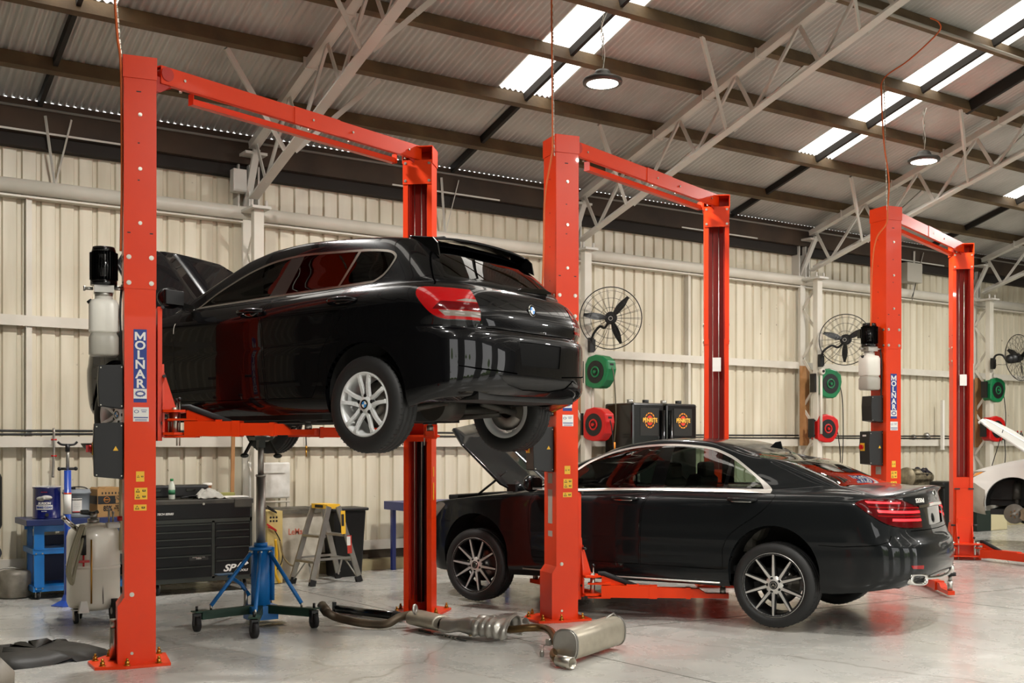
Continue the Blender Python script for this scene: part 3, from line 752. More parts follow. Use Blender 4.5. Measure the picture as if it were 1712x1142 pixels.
supply('long looping orange cable and chain hung from purlins above the empty lift', [P(1555, 30, 12.35), P(1570, 38, 12.35), P(1568, 55, 12.45), P(1520, 100, 12.8), P(1478, 131, 12.7), P(1474, 165, 12.6), P(1478, 240, 12.6), P(1486, 300, 12.6), P(1484, 352, 12.55), P(1482, 374, 12.52), P(1465, 400, 12.55), P(1458, 450, 12.6), P(1456, 545, 12.6)],
       [P(1478, 131, 12.7), P(1483, 352, 12.55)])
# ================================================================ car building
def pch(knots):
    """monotone cubic through (x, y) knots"""
    xs = [k[0] for k in knots]; ys = [k[1] for k in knots]; n = len(xs)
    if n == 1: return lambda x: ys[0]
    d = [(ys[i + 1] - ys[i]) / (xs[i + 1] - xs[i]) for i in range(n - 1)]
    m = [d[0]] + [0 if d[i - 1] * d[i] <= 0 else 2 * d[i - 1] * d[i] / (d[i - 1] + d[i]) for i in range(1, n - 1)] + [d[-1]]
    def f(x):
        if x <= xs[0]: return ys[0]
        if x >= xs[-1]: return ys[-1]
        i = 0
        while x > xs[i + 1]: i += 1
        h = xs[i + 1] - xs[i]; t = (x - xs[i]) / h
        return ((1 + 2 * t) * (1 - t) ** 2) * ys[i] + t * (1 - t) ** 2 * h * m[i] + t * t * (3 - 2 * t) * ys[i + 1] + t * t * (t - 1) * h * m[i + 1]
    return f
class Body:
    def __init__(s, levels, piv=.3, glo=-2.0, ghi=2.3, NF=14, NS=96, NR=24, sub=5):
        rows = []
        for L in levels:
            xs, xe = L['xf'] + L['af'], L['xr'] - L['ar']; row = []
            zf, yf = L['z'], L['y']; nf, nr = L.get('nf', 2.6), L.get('nr', 3.0)
            cf, cr = L.get('cf', 0), L.get('cr', 0)
            for i in range(NF):
                t = i / NF * math.pi / 2; x = xs - L['af'] * math.cos(t) ** (2 / nf); u = math.sin(t) ** (2 / nf)
                row.append(Vector((x, yf(xs) * u, zf(x) + cf * (1 - u * u))))
            for i in range(NS + 1):
                g = glo + (ghi - glo) * i / NS
                x = xs + (g - glo) * (piv - xs) / (piv - glo) if g < piv else piv + (g - piv) * (xe - piv) / (ghi - piv)
                row.append(Vector((x, yf(x), zf(x))))
            for i in range(1, NR + 1):
                t = i / NR * math.pi / 2; x = xe + L['ar'] * math.sin(t) ** (2 / nr); u = math.cos(t) ** (2 / nr) if i < NR else 0
                row.append(Vector((x, yf(xe) * u, zf(x) + cr * (1 - u * u))))
            rows.append(row)
        bm = bmesh.new(); s.bm = bm; s.pid = bm.faces.layers.int.new('pid')
        fine = []
        for i in range(len(rows) - 1):
            k = levels[i].get('sub', sub)
            for q in range(k):
                t = q / k; t2, t3 = t * t, t * t * t
                p0 = rows[max(i - 1, 0)] if not levels[i].get('sharp') else rows[i]; p1 = rows[i]; p2 = rows[i + 1]
                p3 = rows[min(i + 2, len(rows) - 1)] if not levels[i + 1].get('sharp') else rows[i + 1]
                fine.append([.5 * (2 * b + (c - a) * t + (2 * a - 5 * b + 4 * c - d) * t2 + (3 * b - a - 3 * c + d) * t3) for a, b, c, d in zip(p0, p1, p2, p3)])
        fine.append(rows[-1])
        vs = []
        for r in fine:
            vs.append([bm.verts.new((p.x, max(p.y, 0), p.z)) for p in r])
        for i in range(len(vs) - 1):
            for j in range(len(vs[0]) - 1):
                try: f = bm.faces.new((vs[i][j], vs[i][j + 1], vs[i + 1][j + 1], vs[i + 1][j]))
                except ValueError: continue
                f.smooth = True
        for v in bm.verts:
            if v.co.y < 1e-4: v.co.y = 0
        bmesh.ops.remove_doubles(bm, verts=bm.verts[:], dist=1e-5)
        bmesh.ops.dissolve_degenerate(bm, edges=bm.edges[:], dist=1e-5)
        bm.normal_update()
        # orient outward
        ctr = Vector((0, 0, .7)); acc = sum(1 if f.normal.dot(f.calc_center_median() - ctr) > 0 else -1 for f in bm.faces)
        if acc < 0: bmesh.ops.reverse_faces(bm, faces=bm.faces[:])
        bm.normal_update()
        s.kd = KDTree(len(bm.verts)); s.nrm = []
        for i, v in enumerate(bm.verts):
            n = v.normal.copy()
            if v.co.y < 1e-4: n.y = 0; n.normalize()
            s.kd.insert(v.co, i); s.nrm.append(n)
        s.kd.balance()
    def normal(s, co):
        n = Vector()
        for c, i, d in s.kd.find_n(co, 4): n += s.nrm[i] / (d + .0008)
        return n.normalized()
    AX = {'y': (0, 2), 'z': (0, 1), 'x': (1, 2)}
    def cut(s, poly, proj, new, frm=(0,), cond=None):
        """slice faces along a polygon seen along axis proj; faces inside get id new"""
        a, b = s.AX[proj]; bm = s.bm; pid = s.pid
        x0 = min(p[0] for p in poly) - .03; x1 = max(p[0] for p in poly) + .03; y0 = min(p[1] for p in poly) - .03; y1 = max(p[1] for p in poly) + .03
        def ok(f):
            if f[pid] not in frm: return False
            c = f.calc_center_median()
            return x0 - .05 < c[a] < x1 + .05 and y0 - .05 < c[b] < y1 + .05 and (cond is None or cond(c, f.normal))
        faces = [f for f in bm.faces if ok(f)]
        box = {f: (min(v.co[a] for v in f.verts), max(v.co[a] for v in f.verts), min(v.co[b] for v in f.verts), max(v.co[b] for v in f.verts)) for f in faces}
        n = len(poly)
        for i in range(n):
            p, q = poly[i], poly[(i + 1) % n]
            dx, dy = q[0] - p[0], q[1] - p[1]; L = math.hypot(dx, dy)
            if L < 1e-6: continue
            lo = (min(p[0], q[0]) - 1e-4, max(p[0], q[0]) + 1e-4, min(p[1], q[1]) - 1e-4, max(p[1], q[1]) + 1e-4)
            sel = [f for f, B in box.items() if B[1] > lo[0] and B[0] < lo[1] and B[3] > lo[2] and B[2] < lo[3]]
            if not sel: continue
            no = Vector((0, 0, 0)); no[a] = dy / L; no[b] = -dx / L; co = Vector((0, 0, 0)); co[a] = p[0]; co[b] = p[1]
            geom = sel + list(set(e for f in sel for e in f.edges)) + list(set(v for f in sel for v in f.verts))
            r = bmesh.ops.bisect_plane(bm, geom=geom, dist=1e-6, plane_co=co, plane_no=no)
            for f in sel:
                if f in box: del box[f]
            for f in set([g for g in r['geom'] if isinstance(g, bmesh.types.BMFace)] + [f for f in sel if f.is_valid]):
                if f.is_valid: box[f] = (min(v.co[a] for v in f.verts), max(v.co[a] for v in f.verts), min(v.co[b] for v in f.verts), max(v.co[b] for v in f.verts))
        for f in box:
            if not f.is_valid or f[pid] not in frm: continue
            c = f.calc_center_median()
            if (cond is None or cond(c, f.normal)) and inside(poly, c[a], c[b]): f[pid] = new
    def emit(s, ids, name, m, parent, side=0, off=0.0, label=None, depth=0):
        """side: 0 both halves in one mesh, +1 right, -1 left; off pushes the piece along its normal"""
        me = bpy.data.meshes.new(name); vid = {}; co = []; fc = []; nr = []
        src = [f for f in s.bm.faces if f[s.pid] in ids]
        if not src: return None
        for sg in ((1, -1) if side == 0 else (side,)):
            vid = {}
            for f in src:
                ix = []
                for v in f.verts:
                    key = v.index
                    if key not in vid:
                        p = v.co; n = s.normal(p); q = p + n * off
                        vid[key] = len(co); co.append((q.x, q.y * sg, q.z)); nr.append((n.x, n.y * sg, n.z))
                    ix.append(vid[key])
                fc.append(ix if sg == 1 else ix[::-1])
        me.from_pydata(co, [], fc); me.polygons.foreach_set('use_smooth', [True] * len(fc))
        me.normals_split_custom_set_from_vertices(nr); me.materials.append(m)
        o = bpy.data.objects.new(name, me); COL.objects.link(o)
        if parent: o.parent = parent
        if label: o['label'] = label
        if depth:
            md = o.modifiers.new('solid', 'SOLIDIFY'); md.thickness = depth; md.offset = -1
        return o
    def index(s): s.bm.verts.index_update(); s.bm.verts.ensure_lookup_table()
    def surf(s, x, z=None, y=None):
        """a point of the side skin (y) at x, z or of the rear skin (x) at y, z"""
        return None
def inside(poly, x, y):
    c = False; n = len(poly); j = n - 1
    for i in range(n):
        xi, yi = poly[i][:2]; xj, yj = poly[j][:2]
        if (yi > y) != (yj > y) and x < (xj - xi) * (y - yi) / (yj - yi) + xi: c = not c
        j = i
    return c
def smooth_poly(pts, n=5, sharp=()):
    """closed smooth outline through pts; indexes in sharp stay corners"""
    o = []; N = len(pts)
    for i in range(N):
        p0, p1, p2, p3 = (Vector((*pts[(i + k) % N][:2], 0)) for k in (-1, 0, 1, 2))
        if i in sharp: p0 = p1
        if (i + 1) % N in sharp: p3 = p2
        for k in range(n):
            t = k / n; t2, t3 = t * t, t ** 3
            v = .5 * ((2 * p1) + (p2 - p0) * t + (2 * p0 - 5 * p1 + 4 * p2 - p3) * t2 + (3 * p1 - p0 - 3 * p2 + p3) * t3); o.append((v.x, v.y))
    return o
def offset_poly(poly, d):
    """positive d shrinks a polygon"""
    n = len(poly); A = sum(poly[i][0] * poly[(i + 1) % n][1] - poly[(i + 1) % n][0] * poly[i][1] for i in range(n)); sg = 1 if A > 0 else -1
    o = []
    for i in range(n):
        p0, p, p1 = Vector(poly[i - 1]), Vector(poly[i]), Vector(poly[(i + 1) % n])
        a = (p - p0); b = (p1 - p)
        if a.length < 1e-7 or b.length < 1e-7: o.append(tuple(p)); continue
        a.normalize(); b.normalize(); na = Vector((-a.y, a.x)) * sg; nb = Vector((-b.y, b.x)) * sg; m = na + nb
        if m.length < .3: m = na
        m.normalize(); k = 1 / max(.45, m.dot(na)); q = p + m * d * k; o.append((q.x, q.y))
    return o
def arch_lip(body, cx, cz, Rr, parent, name, m, side, x_of=None):
    pass
# ---- materials of cars
def paint(name, col, flake=.0, rough=.25, coat=.62, metal=0.0):
    m = mat(name, col, rough, metal=metal, coat=coat); b = m.node_tree.nodes['Principled BSDF']; b.inputs['Coat Roughness'].default_value = .012; b.inputs['Specular IOR Level'].default_value = .08; b.inputs['Coat IOR'].default_value = 1.45; return m
M_pblack = paint('black_car_paint', (.0022, .0022, .0026)); M_pgrey = paint('obsidian_car_paint', (.0065, .0075, .008), rough=.3)
M_pwhite = paint('white_car_paint', (.75, .74, .70), rough=.4)
M_seam = mat('panel_gap', (.001, .001, .001), .9, spec=.0)
M_gdark = glass_mat('dark_tinted_glass', (.03, .03, .03), (.6, .6, .6)); M_gclear = glass_mat('green_tinted_glass', (.42, .50, .44))
M_piano = mat('piano_black', (.003, .003, .003), .06, coat=1)
M_tyre = mat('tyre_rubber', (.007, .007, .007), .62, noise=(8, '#1d1c1a', .6)); M_alloy = mat('silver_alloy', '#dedfdd', .3, metal=.15)
M_alloy2 = mat('polished_alloy', '#cfccc6', .3, metal=.55); M_alloyd = mat('dark_alloy', '#2a2a2a', .35, metal=.6)
M_disc = mat('brake_disc_steel', '#8e8a85', .35, metal=1, noise=(20, '#6d655c', .6)); M_under = mat('underbody_black', '#0a0a09', .7, noise=(6, '#1d1a16', .8))
M_lred = mat('red_lamp_lens', (.27, .003, .004), .12, coat=.4, spec=.3); M_lredd = mat('dark_red_lamp_lens', (.07, .001, .002), .10, coat=.4, spec=.3); M_lclr = mat('clear_lamp_lens', '#6e665e', .15, coat=.4)
M_lred.node_tree.nodes['Principled BSDF'].inputs['Emission Color'].default_value = (.5, .004, .004, 1)
M_lglow = mat('lit_red_strip', '#e01420', .3, emit=('#ff2a2f', 1.6))
M_leather = mat('interior_leather', '#5b564d', .6); M_int = mat('interior_black', '#0c0c0c', .8)
def roundel(parent, M, r):
    """blue and white quartered badge"""
    o = MB(M).lathe([(0, 0), (r, 0), (r, .004), (r * .92, .006), (0, .005)], 32).obj('badge', M_chr, parent)
    q = MB(M); q.lathe([(r * .64, .0062), (r * .9, .0062)], 32); q.obj('badge_ring', M_piano, o)
    for k in range(4):
        q = MB(M); pts = [(0, 0)] + [(r * .62 * math.cos(R(90 * k + t)), r * .62 * math.sin(R(90 * k + t))) for t in range(0, 91, 10)]; q.prism(pts, .0055, .0068)
        q.obj('badge_quarter', M_lab if k % 2 == 0 else mat('badge_blue', '#2f7fc4', .3), o)
    return o
def star(parent, M, r):
    o = MB(M).lathe([(r * .86, 0), (r, .003), (r * .86, .006)], 32, closed=True).obj('badge', M_chr, parent)
    q = MB(M)
    for k in range(3):
        a = R(90 + 120 * k); q.prism([(math.cos(a) * r * .9, math.sin(a) * r * .9), (math.cos(a + R(60)) * r * .13, math.sin(a + R(60)) * r * .13), (0, 0), (math.cos(a - R(60)) * r * .13, math.sin(a - R(60)) * r * .13)], 0, .006)
    q.obj('badge_star', M_chr, o); return o
def wheel(parent, x, y, z, rad, rim, wid, style, side, spin=0.0, name='wheel', steer=0):
    """side -1: outer face looks to -y"""
    w_ = bpy.data.objects.new(name, None); COL.objects.link(w_); w_.parent = parent; w_.location = (x, y, z); w_.rotation_euler = (0, 0, steer)
    T = Matrix.Rotation(R(90) if side < 0 else R(-90), 4, 'X')      # lathe z -> outward
    hw = wid / 2; q = MB(T)
    q.lathe([(rim, -hw * .85), (rim + .008, -hw * .96), (rad - .045, -hw), (rad - .012, -hw * .86), (rad, -hw * .70), (rad, -hw * .42), (rad - .007, -hw * .41), (rad - .007, -hw * .36), (rad, -hw * .35), (rad, -.008), (rad - .007, -.006), (rad - .007, .006), (rad, .008), (rad, hw * .35), (rad - .007, hw * .36), (rad - .007, hw * .41), (rad, hw * .42), (rad, hw * .70), (rad - .012, hw * .86), (rad - .045, hw), (rim + .012, hw * .97), (rim, hw * .86)], 72)
    for k in range(56):       # shoulder sipes
        a = k / 56 * 2 * math.pi
        for sg in (-1, 1): q.box((math.cos(a) * (rad - .0015), math.sin(a) * (rad - .0015), sg * hw * .60), (.008, .004, hw * .30), Matrix.Rotation(a, 4, 'Z'))
    q.obj('tyre', M_tyre, w_)
    q = MB(T); r2 = rim
    q.lathe([(r2 + .002, hw * .86), (r2 - .004, hw * .94), (r2 - .012, hw * .93), (r2 - .022, hw * .80), (r2 - .030, hw * .35), (r2 - .036, -hw * .85), (r2, -hw * .85)], 64)
    ro = q.obj('rim', M_alloy if style == 'bmw' else M_alloyd, w_)
    oz = hw * .93
    if style == 'bmw':
        q = MB(T)
        for k in range(5):
            for d_ in (-1, 1):
                a0 = spin + k * R(72) + d_ * R(13.5); a1 = spin + k * R(72) + d_ * R(13)
                p0 = Vector((math.cos(spin + k * R(72) + d_ * R(24)) * .055, math.sin(spin + k * R(72) + d_ * R(24)) * .055, oz - .030)); p1 = Vector((math.cos(a0) * .11, math.sin(a0) * .11, oz - .018)); p2 = Vector((math.cos(a1) * (r2 - .016), math.sin(a1) * (r2 - .016), oz - .008))
                pm = p1.lerp(p2, .5) + Vector((0, 0, .004)); pts = catmull([p0, p1, pm, p2], 5)
                for A, B in zip(pts, pts[1:]):
                    t_ = (A - Vector((0, 0, oz))).length / r2; q.bar(A, B + (B - A) * .08, .022 + .008 * (1 - t_) + (.006 if t_ > .85 else 0), .024, (0, 0, 1))
        q.lathe([(0, oz - .012), (.045, oz - .012), (.060, oz - .022), (.072, oz - .04), (.05, oz - .07)], 32)
        q.obj('spoke_set', M_alloy, ro, bevel=.004)
        q = MB(T)
        for k in range(5): a = spin + k * R(72); q.cyl((math.cos(a) * .058, math.sin(a) * .058, oz - .05), (math.cos(a) * .058, math.sin(a) * .058, oz - .014), .0125, n=12)
        q.objs('wheel_bolt', M_blk, ro)
        roundel(ro, T @ Matrix.Translation((0, 0, oz - .012)), .034)
    elif style == 'star':
        q = MB(T); q2 = MB(T)
        for k in range(10):
            a = spin + k * R(36); pr = (k // 2) * R(72) + R(18) + spin; a0 = a + (R(5.5) if k % 2 == 0 else -R(5.5))
            p0 = Vector((math.cos(a0) * .06, math.sin(a0) * .06, oz - .025)); p2 = Vector((math.cos(a) * (r2 - .010), math.sin(a) * (r2 - .010), oz - .004))
            u = (p2 - p0).normalized(); n = Vector((-u.y, u.x, 0))
            for qq, wa, wb, dz in ((q, .024, .013, 0), (q2, .046, .024, -.008)):
                v = [p0 + n * wa / 2, p0 - n * wa / 2, p2 - n * wb / 2, p2 + n * wb / 2]
                top = [qq.bm.verts.new(p + Vector((0, 0, dz))) for p in v]; bot = [qq.bm.verts.new(p + Vector((0, 0, dz - (.006 if qq is q else .028)))) for p in v]
                fs = [qq.bm.faces.new(top), qq.bm.faces.new(bot[::-1])] + [qq.bm.faces.new((top[i], bot[i], bot[(i + 1) % 4], top[(i + 1) % 4])) for i in range(4)]
                bmesh.ops.recalc_face_normals(qq.bm, faces=fs); qq._fin(top + bot)
        q.lathe([(r2 - .016, oz - .006), (r2 - .006, oz + .001), (r2 + .001, oz - .004)], 72); q.lathe([(.036, oz - .016), (.060, oz - .022), (.078, oz - .034)], 40)
        q.obj('spoke_face_set', M_alloy2, ro); q2.lathe([(0, oz - .03), (.08, oz - .035), (.085, oz - .07)], 32); q2.obj('spoke_set', M_alloyd, ro)
        q = MB(T)
        for k in range(5): a = spin + k * R(72) + R(18); q.cyl((math.cos(a) * .056, math.sin(a) * .056, oz - .05), (math.cos(a) * .056, math.sin(a) * .056, oz - .0195), .0125, n=12)
        q.cyl((0, 0, oz - .03), (0, 0, oz - .012), .034, n=24)
        q.objs('wheel_bolt', M_blk, ro); star(ro, T @ Matrix.Translation((0, 0, oz - .012)), .028)
    dr = min(rim - .06, .17)
    brake(w_, T, dr, -.005)
    return w_
def brake(w_, T, dr, z):
    q = MB(T); q.lathe([(0, z - .0), (.07, z), (.075, z - .03), (.08, z - .032), (dr, z - .032), (dr, z - .055), (.06, z - .055)], 48); d = q.obj('brake_disc', M_disc, w_)
    q = MB(T)
    pts = [(math.cos(R(a)) * dr * .70, math.sin(R(a)) * dr * .70) for a in range(-28, 29, 8)] + [(math.cos(R(a)) * (dr + .018), math.sin(R(a)) * (dr + .018)) for a in range(28, -29, -8)]
    q.prism(pts, z - .08, z + .005); q.obj('brake_caliper', mat('caliper_grey', '#5f5a52', .5, metal=.4), w_, bevel=.006)
def wheel_well(parent, x, z, Rr, y0, y1, name='wheel_arch_liner', zb=None):
    for sg in (-1, 1):
        q = MB(); n = 28; a0, a1 = -6, 186; prev = None; C = None
        for k in range(n + 1):
            a = R(a0 + (a1 - a0) * k / n); A = q.bm.verts.new((x + math.cos(a) * Rr, sg * y1, z + math.sin(a) * Rr)); B = q.bm.verts.new((x + math.cos(a) * (Rr - .02), sg * y0, z + math.sin(a) * (Rr - .02)))
            if prev: f = q.bm.faces.new((prev[0], A, B, prev[1])); f.smooth = True
            prev = (A, B)
        q.prism([(x + math.cos(R(a0 + (a1 - a0) * k / n)) * (Rr - .02), z + math.sin(R(a0 + (a1 - a0) * k / n)) * (Rr - .02)) for k in range(n + 1)], sg * y0, sg * (y0 - .01), 'xz')
        q.obj(name, M_under, parent)
def arch_lips(body, parent, ctrs, m, ids=(0,)):
    """a rolled lip round each wheel opening"""
    for (cx, cz, Rr) in ctrs:
        for sg in (1, -1):
            q = MB(); body.index()
            es = []
            for e in body.bm.edges:
                a, b = e.verts
                if a.co.y > .4 and abs(math.hypot(a.co.x - cx, a.co.z - cz) - Rr) < .012 and abs(math.hypot(b.co.x - cx, b.co.z - cz) - Rr) < .012:
                    k = [f[body.pid] for f in e.link_faces]
                    if 99 in k and len(set(k)) > 1: es.append((a.co.copy(), b.co.copy()))
            for a, b in es:
                A = [q.bm.verts.new((p.x, sg * p.y, p.z)) for p in (a, b)]; B = [q.bm.verts.new((cx + (p.x - cx) * .985, sg * (p.y - .035), cz + (p.z - cz) * .985)) for p in (a, b)]
                f = q.bm.faces.new((A[0], A[1], B[1], B[0])); f.smooth = True
            bmesh.ops.remove_doubles(q.bm, verts=q.bm.verts[:], dist=1e-4)
            q.obj('arch_lip', m, parent)
# ---------------------------------------------------------------- the black hatchback on the first lift
ZB = 1.565
def hatch_levels():
    P_ = pch([(-2.1, .70), (-1.8, .80), (-1.345, .872), (-.8, .866), (0, .868), (.8, .872), (1.345, .882), (1.7, .868), (2.15, .76)])
    Y = lambda d: (lambda x: P_(x) - d)
    RZ = pch([(-.6, 1.235), (-.29, 1.27), (0, 1.325), (.25, 1.365), (.6, 1.383), (1.0, 1.368), (1.4, 1.335), (1.8, 1.285)])
    K = lambda *k: pch(list(k))
    L = []
    def lv(z, d, xf, xr, af=.5, ar=.42, **k): L.append(dict(z=z, y=Y(d) if not callable(d) else d, xf=xf, xr=xr, af=af, ar=ar, **k))
    lv(K((-2, .20), (0, .18), (1.9, .27), (2.1, .29)), .22, -1.95, 1.98, sharp=1)
    lv(K((-2, .22), (-1.6, .19), (1.5, .19), (1.9, .28), (2.1, .31)), .06, -2.04, 2.07, sharp=1)
    lv(K((-2, .30), (-1.5, .27), (1.4, .27), (2.1, .37)), .022, -2.09, 2.135)
    lv(K((-2, .45), (0, .44), (2.1, .50)), .006, -2.11, 2.155, ar=.50, nr=2.9)
    lv(K((-2, .58), (0, .60), (2.1, .66)), .0, -2.11, 2.155, ar=.50, nr=2.9)
    lv(K((-2, .62), (0, .66), (1.5, .70), (2.1, .705)), .003, -2.10, 2.14, sharp=1, ar=.5, nr=2.9)
    lv(K((-2, .64), (0, .70), (1.5, .735), (2.1, .715)), .003, -2.09, 2.10, sharp=1, ar=.48, nr=2.9)
    lv(K((-2, .68), (-1, .80), (0, .82), (2, .82)), .002, -2.07, 2.095, nr=3.2)
    lv(K((-2, .72), (-1, .87), (0, .885), (1.5, .91), (2.1, .90)), .008, -2.02, 2.065, nr=3.0)
    lv(K((-2, .745), (-1, .93), (0, .955), (1.5, .985), (2.1, .975)), .045, -1.95, 2.02, ar=.45)
    lv(K((-2, .76), (-1.2, .955), (-.3, 1.0), (.45, 1.012), (1.35, 1.028), (2, 1.015)), .085, -1.05, 1.97, ar=.45)
    lv(K((-1.2, .97), (-.3, 1.03), (.45, 1.045), (1.35, 1.065), (2, 1.05)), .105, -.98, 1.945, af=.38, ar=.42)
    lv(K((-.7, 1.14), (.45, 1.20), (1.35, 1.205), (1.9, 1.19)), .165, -.66, 1.80, af=.36, ar=.40)
    lv(RZ, .235, -.40, 1.66, af=.36, ar=.36, sharp=0)
    lv(lambda x: RZ(x) + .035, .30, -.33, 1.60, af=.36, ar=.34)
    lv(lambda x: RZ(x) + .055, lambda x: .34, -.27, 1.52, af=.3, ar=.3, nf=2, nr=2)
    lv(lambda x: RZ(x) + .062, lambda x: .0, -.26, 1.50, af=.3, ar=.3, nf=2, nr=2)
    return L
def build_hatch():
    B = Body(hatch_levels())
    t = thing('car', 'glossy black hatchback raised on the lift with its bonnet open', 'car', (BMW_O.x, BMW_O.y, ZB), BMW_A + math.pi)
    side = lambda c, n: n.y > .25
    # wheel openings
    RA = .352; hz = .30
    for cx in (-1.345, 1.345):
        cz = hz if cx > 0 else hz
        poly = [(cx + math.cos(R(a)) * RA, cz + math.sin(R(a)) * RA) for a in range(-8, 189, 7)] + [(cx - RA * 1.0, .05), (cx + RA * 1.0, .05)]
        B.cut(poly, 'y', 99, cond=lambda c, n: c.y > .42)
    # glasshouse side
    dlo = smooth_poly([(-.46, .997), (-.05, 1.008), (.45, 1.022), (1.0, 1.034), (1.36, 1.043), (1.44, 1.09), (1.497, 1.185), (1.482, 1.235), (1.40, 1.27), (1.19, 1.296), (.9, 1.313), (.628, 1.325), (.40, 1.316), (.225, 1.293), (.03, 1.243), (-.13, 1.180), (-.29, 1.105)], 4, sharp=(0, 4))
    B.cut(dlo, 'y', 1, cond=side)
    inner = offset_poly(dlo, .016); B.cut(inner, 'y', 2, frm=(1,), cond=side)
    B.cut([(.30, .95), (.475, .95), (.62, 1.40), (.50, 1.40)], 'y', 3, frm=(2,), cond=side)       # door pillar
    B.cut([(.985, .95), (1.005, .95), (1.21, 1.40), (1.18, 1.40)], 'y', 1, frm=(2,), cond=side)   # quarter bar
    B.cut([(-1, .9), (.40, .9), (.56, 1.5), (-1, 1.5)], 'y', 4, frm=(2,), cond=side)
    B.cut([(.99, .9), (3, .9), (3, 1.5), (1.19, 1.5)], 'y', 5, frm=(2,), cond=side)
    # doors
    fd = smooth_poly([(-.60, .985), (-.62, .80), (-.60, .50), (-.55, .30), (.40, .30), (.385, .5), (.355, .80), (.33, .90), (.40, .995)], 4, sharp=(0, 3, 4, 8))
    rd = smooth_poly([(.42, .995), (.35, .90), (.372, .80), (.40, .5), (.415, .30), (.86, .30), (.93, .42), (.955, .58), (1.09, .76), (1.24, .90), (1.36, .99), (1.40, 1.035)], 4, sharp=(0, 4, 5, 11))
    for pl, idg, idd in ((fd, 6, 7), (rd, 6, 8)):
        B.cut(pl, 'y', idg, cond=side); B.cut(offset_poly(pl, .0045), 'y', idd, frm=(idg,), cond=side)
    # fuel side: none; bonnet
    B.cut([(-1.06, -.1), (-1.06, .60), (-1.18, .74), (-1.75, .70), (-1.98, .50), (-2.06, -.1)], 'z', 9, cond=lambda c, n: c.z > .66 and n.z > .35)
    # windscreen and rear window
    B.cut([(-.05, .975), (.62, 1.00), (.60, 1.10), (.50, 1.32), (-.05, 1.345)], 'x', 10, cond=lambda c, n: n.x < -.3 and c.x < 0)
    rw = smooth_poly([(-.01, 1.055), (.50, 1.065), (.60, 1.085), (.565, 1.17), (.52, 1.265), (.44, 1.30), (-.01, 1.315)], 4, sharp=(0, 6))
    B.cut(rw, 'x', 11, cond=lambda c, n: n.x > .25 and c.x > 1.4)
    # tail lamps
    tlp = smooth_poly([(1.775, .925), (1.765, .968), (1.80, .985), (2.02, .975), (2.3, .955), (2.3, .76), (2.02, .765), (1.955, .765), (1.90, .79), (1.83, .86)], 3, sharp=(4, 5))
    TLc = lambda c, n: c.y > .545 and c.x > 1.6
    B.cut([(.542, .5), (.547, .5), (.547, 1.2), (.542, 1.2)], 'x', 6, cond=lambda c, n: c.x > 1.8 and .74 < c.z < .99 and n.x > .2)
    B.cut(tlp, 'y', 12, frm=(0,), cond=TLc)
    B.cut(offset_poly(tlp, .006), 'y', 13, frm=(12,), cond=TLc)
    B.cut([(1.98, .888), (2.3, .878), (2.3, .898), (2.0, .907)], 'y', 14, frm=(13,), cond=TLc)
    B.cut([(1.96, .79), (2.3, .785), (2.3, .822), (1.93, .826)], 'y', 14, frm=(13,), cond=TLc)
    B.cut([(1.90, .83), (2.3, .826), (2.3, .872), (1.93, .882)], 'y', 15, frm=(13,), cond=TLc)
    # tailgate gap, plate recess, bumper recess
    rear = lambda c, n: c.x > 1.75 and n.x > .15
    B.cut([(-.01, .722), (.50, .726), (.50, .733), (-.01, .729)], 'x', 6, cond=rear)
    B.cut([(-.01, .50), (.22, .50), (.245, .655), (-.01, .66)], 'x', 16, cond=rear)
    B.cut([(.26, .44), (.62, .46), (.72, .475), (.72, .482), (.6, .468), (.26, .449)], 'x', 6, cond=rear)
    B.cut([(-.01, .34), (.16, .34), (.34, .37), (.44, .43), (-.01, .43)], 'x', 17, cond=rear)
    # tailgate side gap beside the rear window, going up to the roof
    B.cut([(1.60, 1.345), (1.66, 1.24), (1.76, 1.10), (1.83, 1.00), (1.838, 1.00), (1.768, 1.10), (1.668, 1.24), (1.608, 1.345)], 'y', 6, cond=lambda c, n: c.x > 1.5 and c.y > .45)
    B.index()
    bd = B.emit((0,), 'body_shell', M_pblack, t)
    B.emit((6,), 'panel_gap', M_seam, bd, -1, off=-.003); B.emit((6,), 'panel_gap', M_seam, bd, 1, off=-.003)
    for sd in (-1, 1):
        B.emit((1,), 'window_trim', mat('satin_dark_trim', '#8b857b', .25, metal=.9), bd, sd, off=.002)
        B.emit((3,), 'door_pillar', mat('satin_black_pillar', '#2a2824', .3, metal=.3), bd, sd)
        d1 = B.emit((7,), 'front_door', M_pblack, t, sd); d2 = B.emit((8,), 'rear_door', M_pblack, t, sd)
        B.emit((4,), 'side_window', M_gdark, d1, sd); B.emit((2,), 'side_window', M_gdark, d2, sd); B.emit((5,), 'quarter_window', M_gdark, t, sd)
        tl = B.emit((13,), 'tail_lamp', M_lred, t, sd, off=.004); B.emit((12,), 'lamp_surround', M_piano, tl, sd)
        B.emit((14,), 'reversing_lens', M_lclr, tl, sd, off=.003); B.emit((15,), 'inner_lens', M_lredd, tl, sd, off=.002)
        # handles
        for d, hx, hz_ in ((d1, .245, .925), (d2, 1.15, .938)):
            q = MB(); y = sd * .872; q.tube(catmull([(hx - .125, y * .985, hz_ - .004), (hx - .09, y * 1.025, hz_), (hx, y * 1.045, hz_ + .003), (hx + .09, y * 1.025, hz_), (hx + .125, y * .985, hz_ - .004)], 4), .016, n=10, radii=None); q.obj('door_handle', M_pblack, d)
            q = MB(); q.sphere((hx + .0, sd * .862, hz_ - .012), .05, (1.3, .18, .5)); q.obj('handle_cup', M_piano, d)
        # mirror
        q = MB(); s_ = sd
        prof = []
        for i in range(9):
            u = i / 8; prof.append(u)
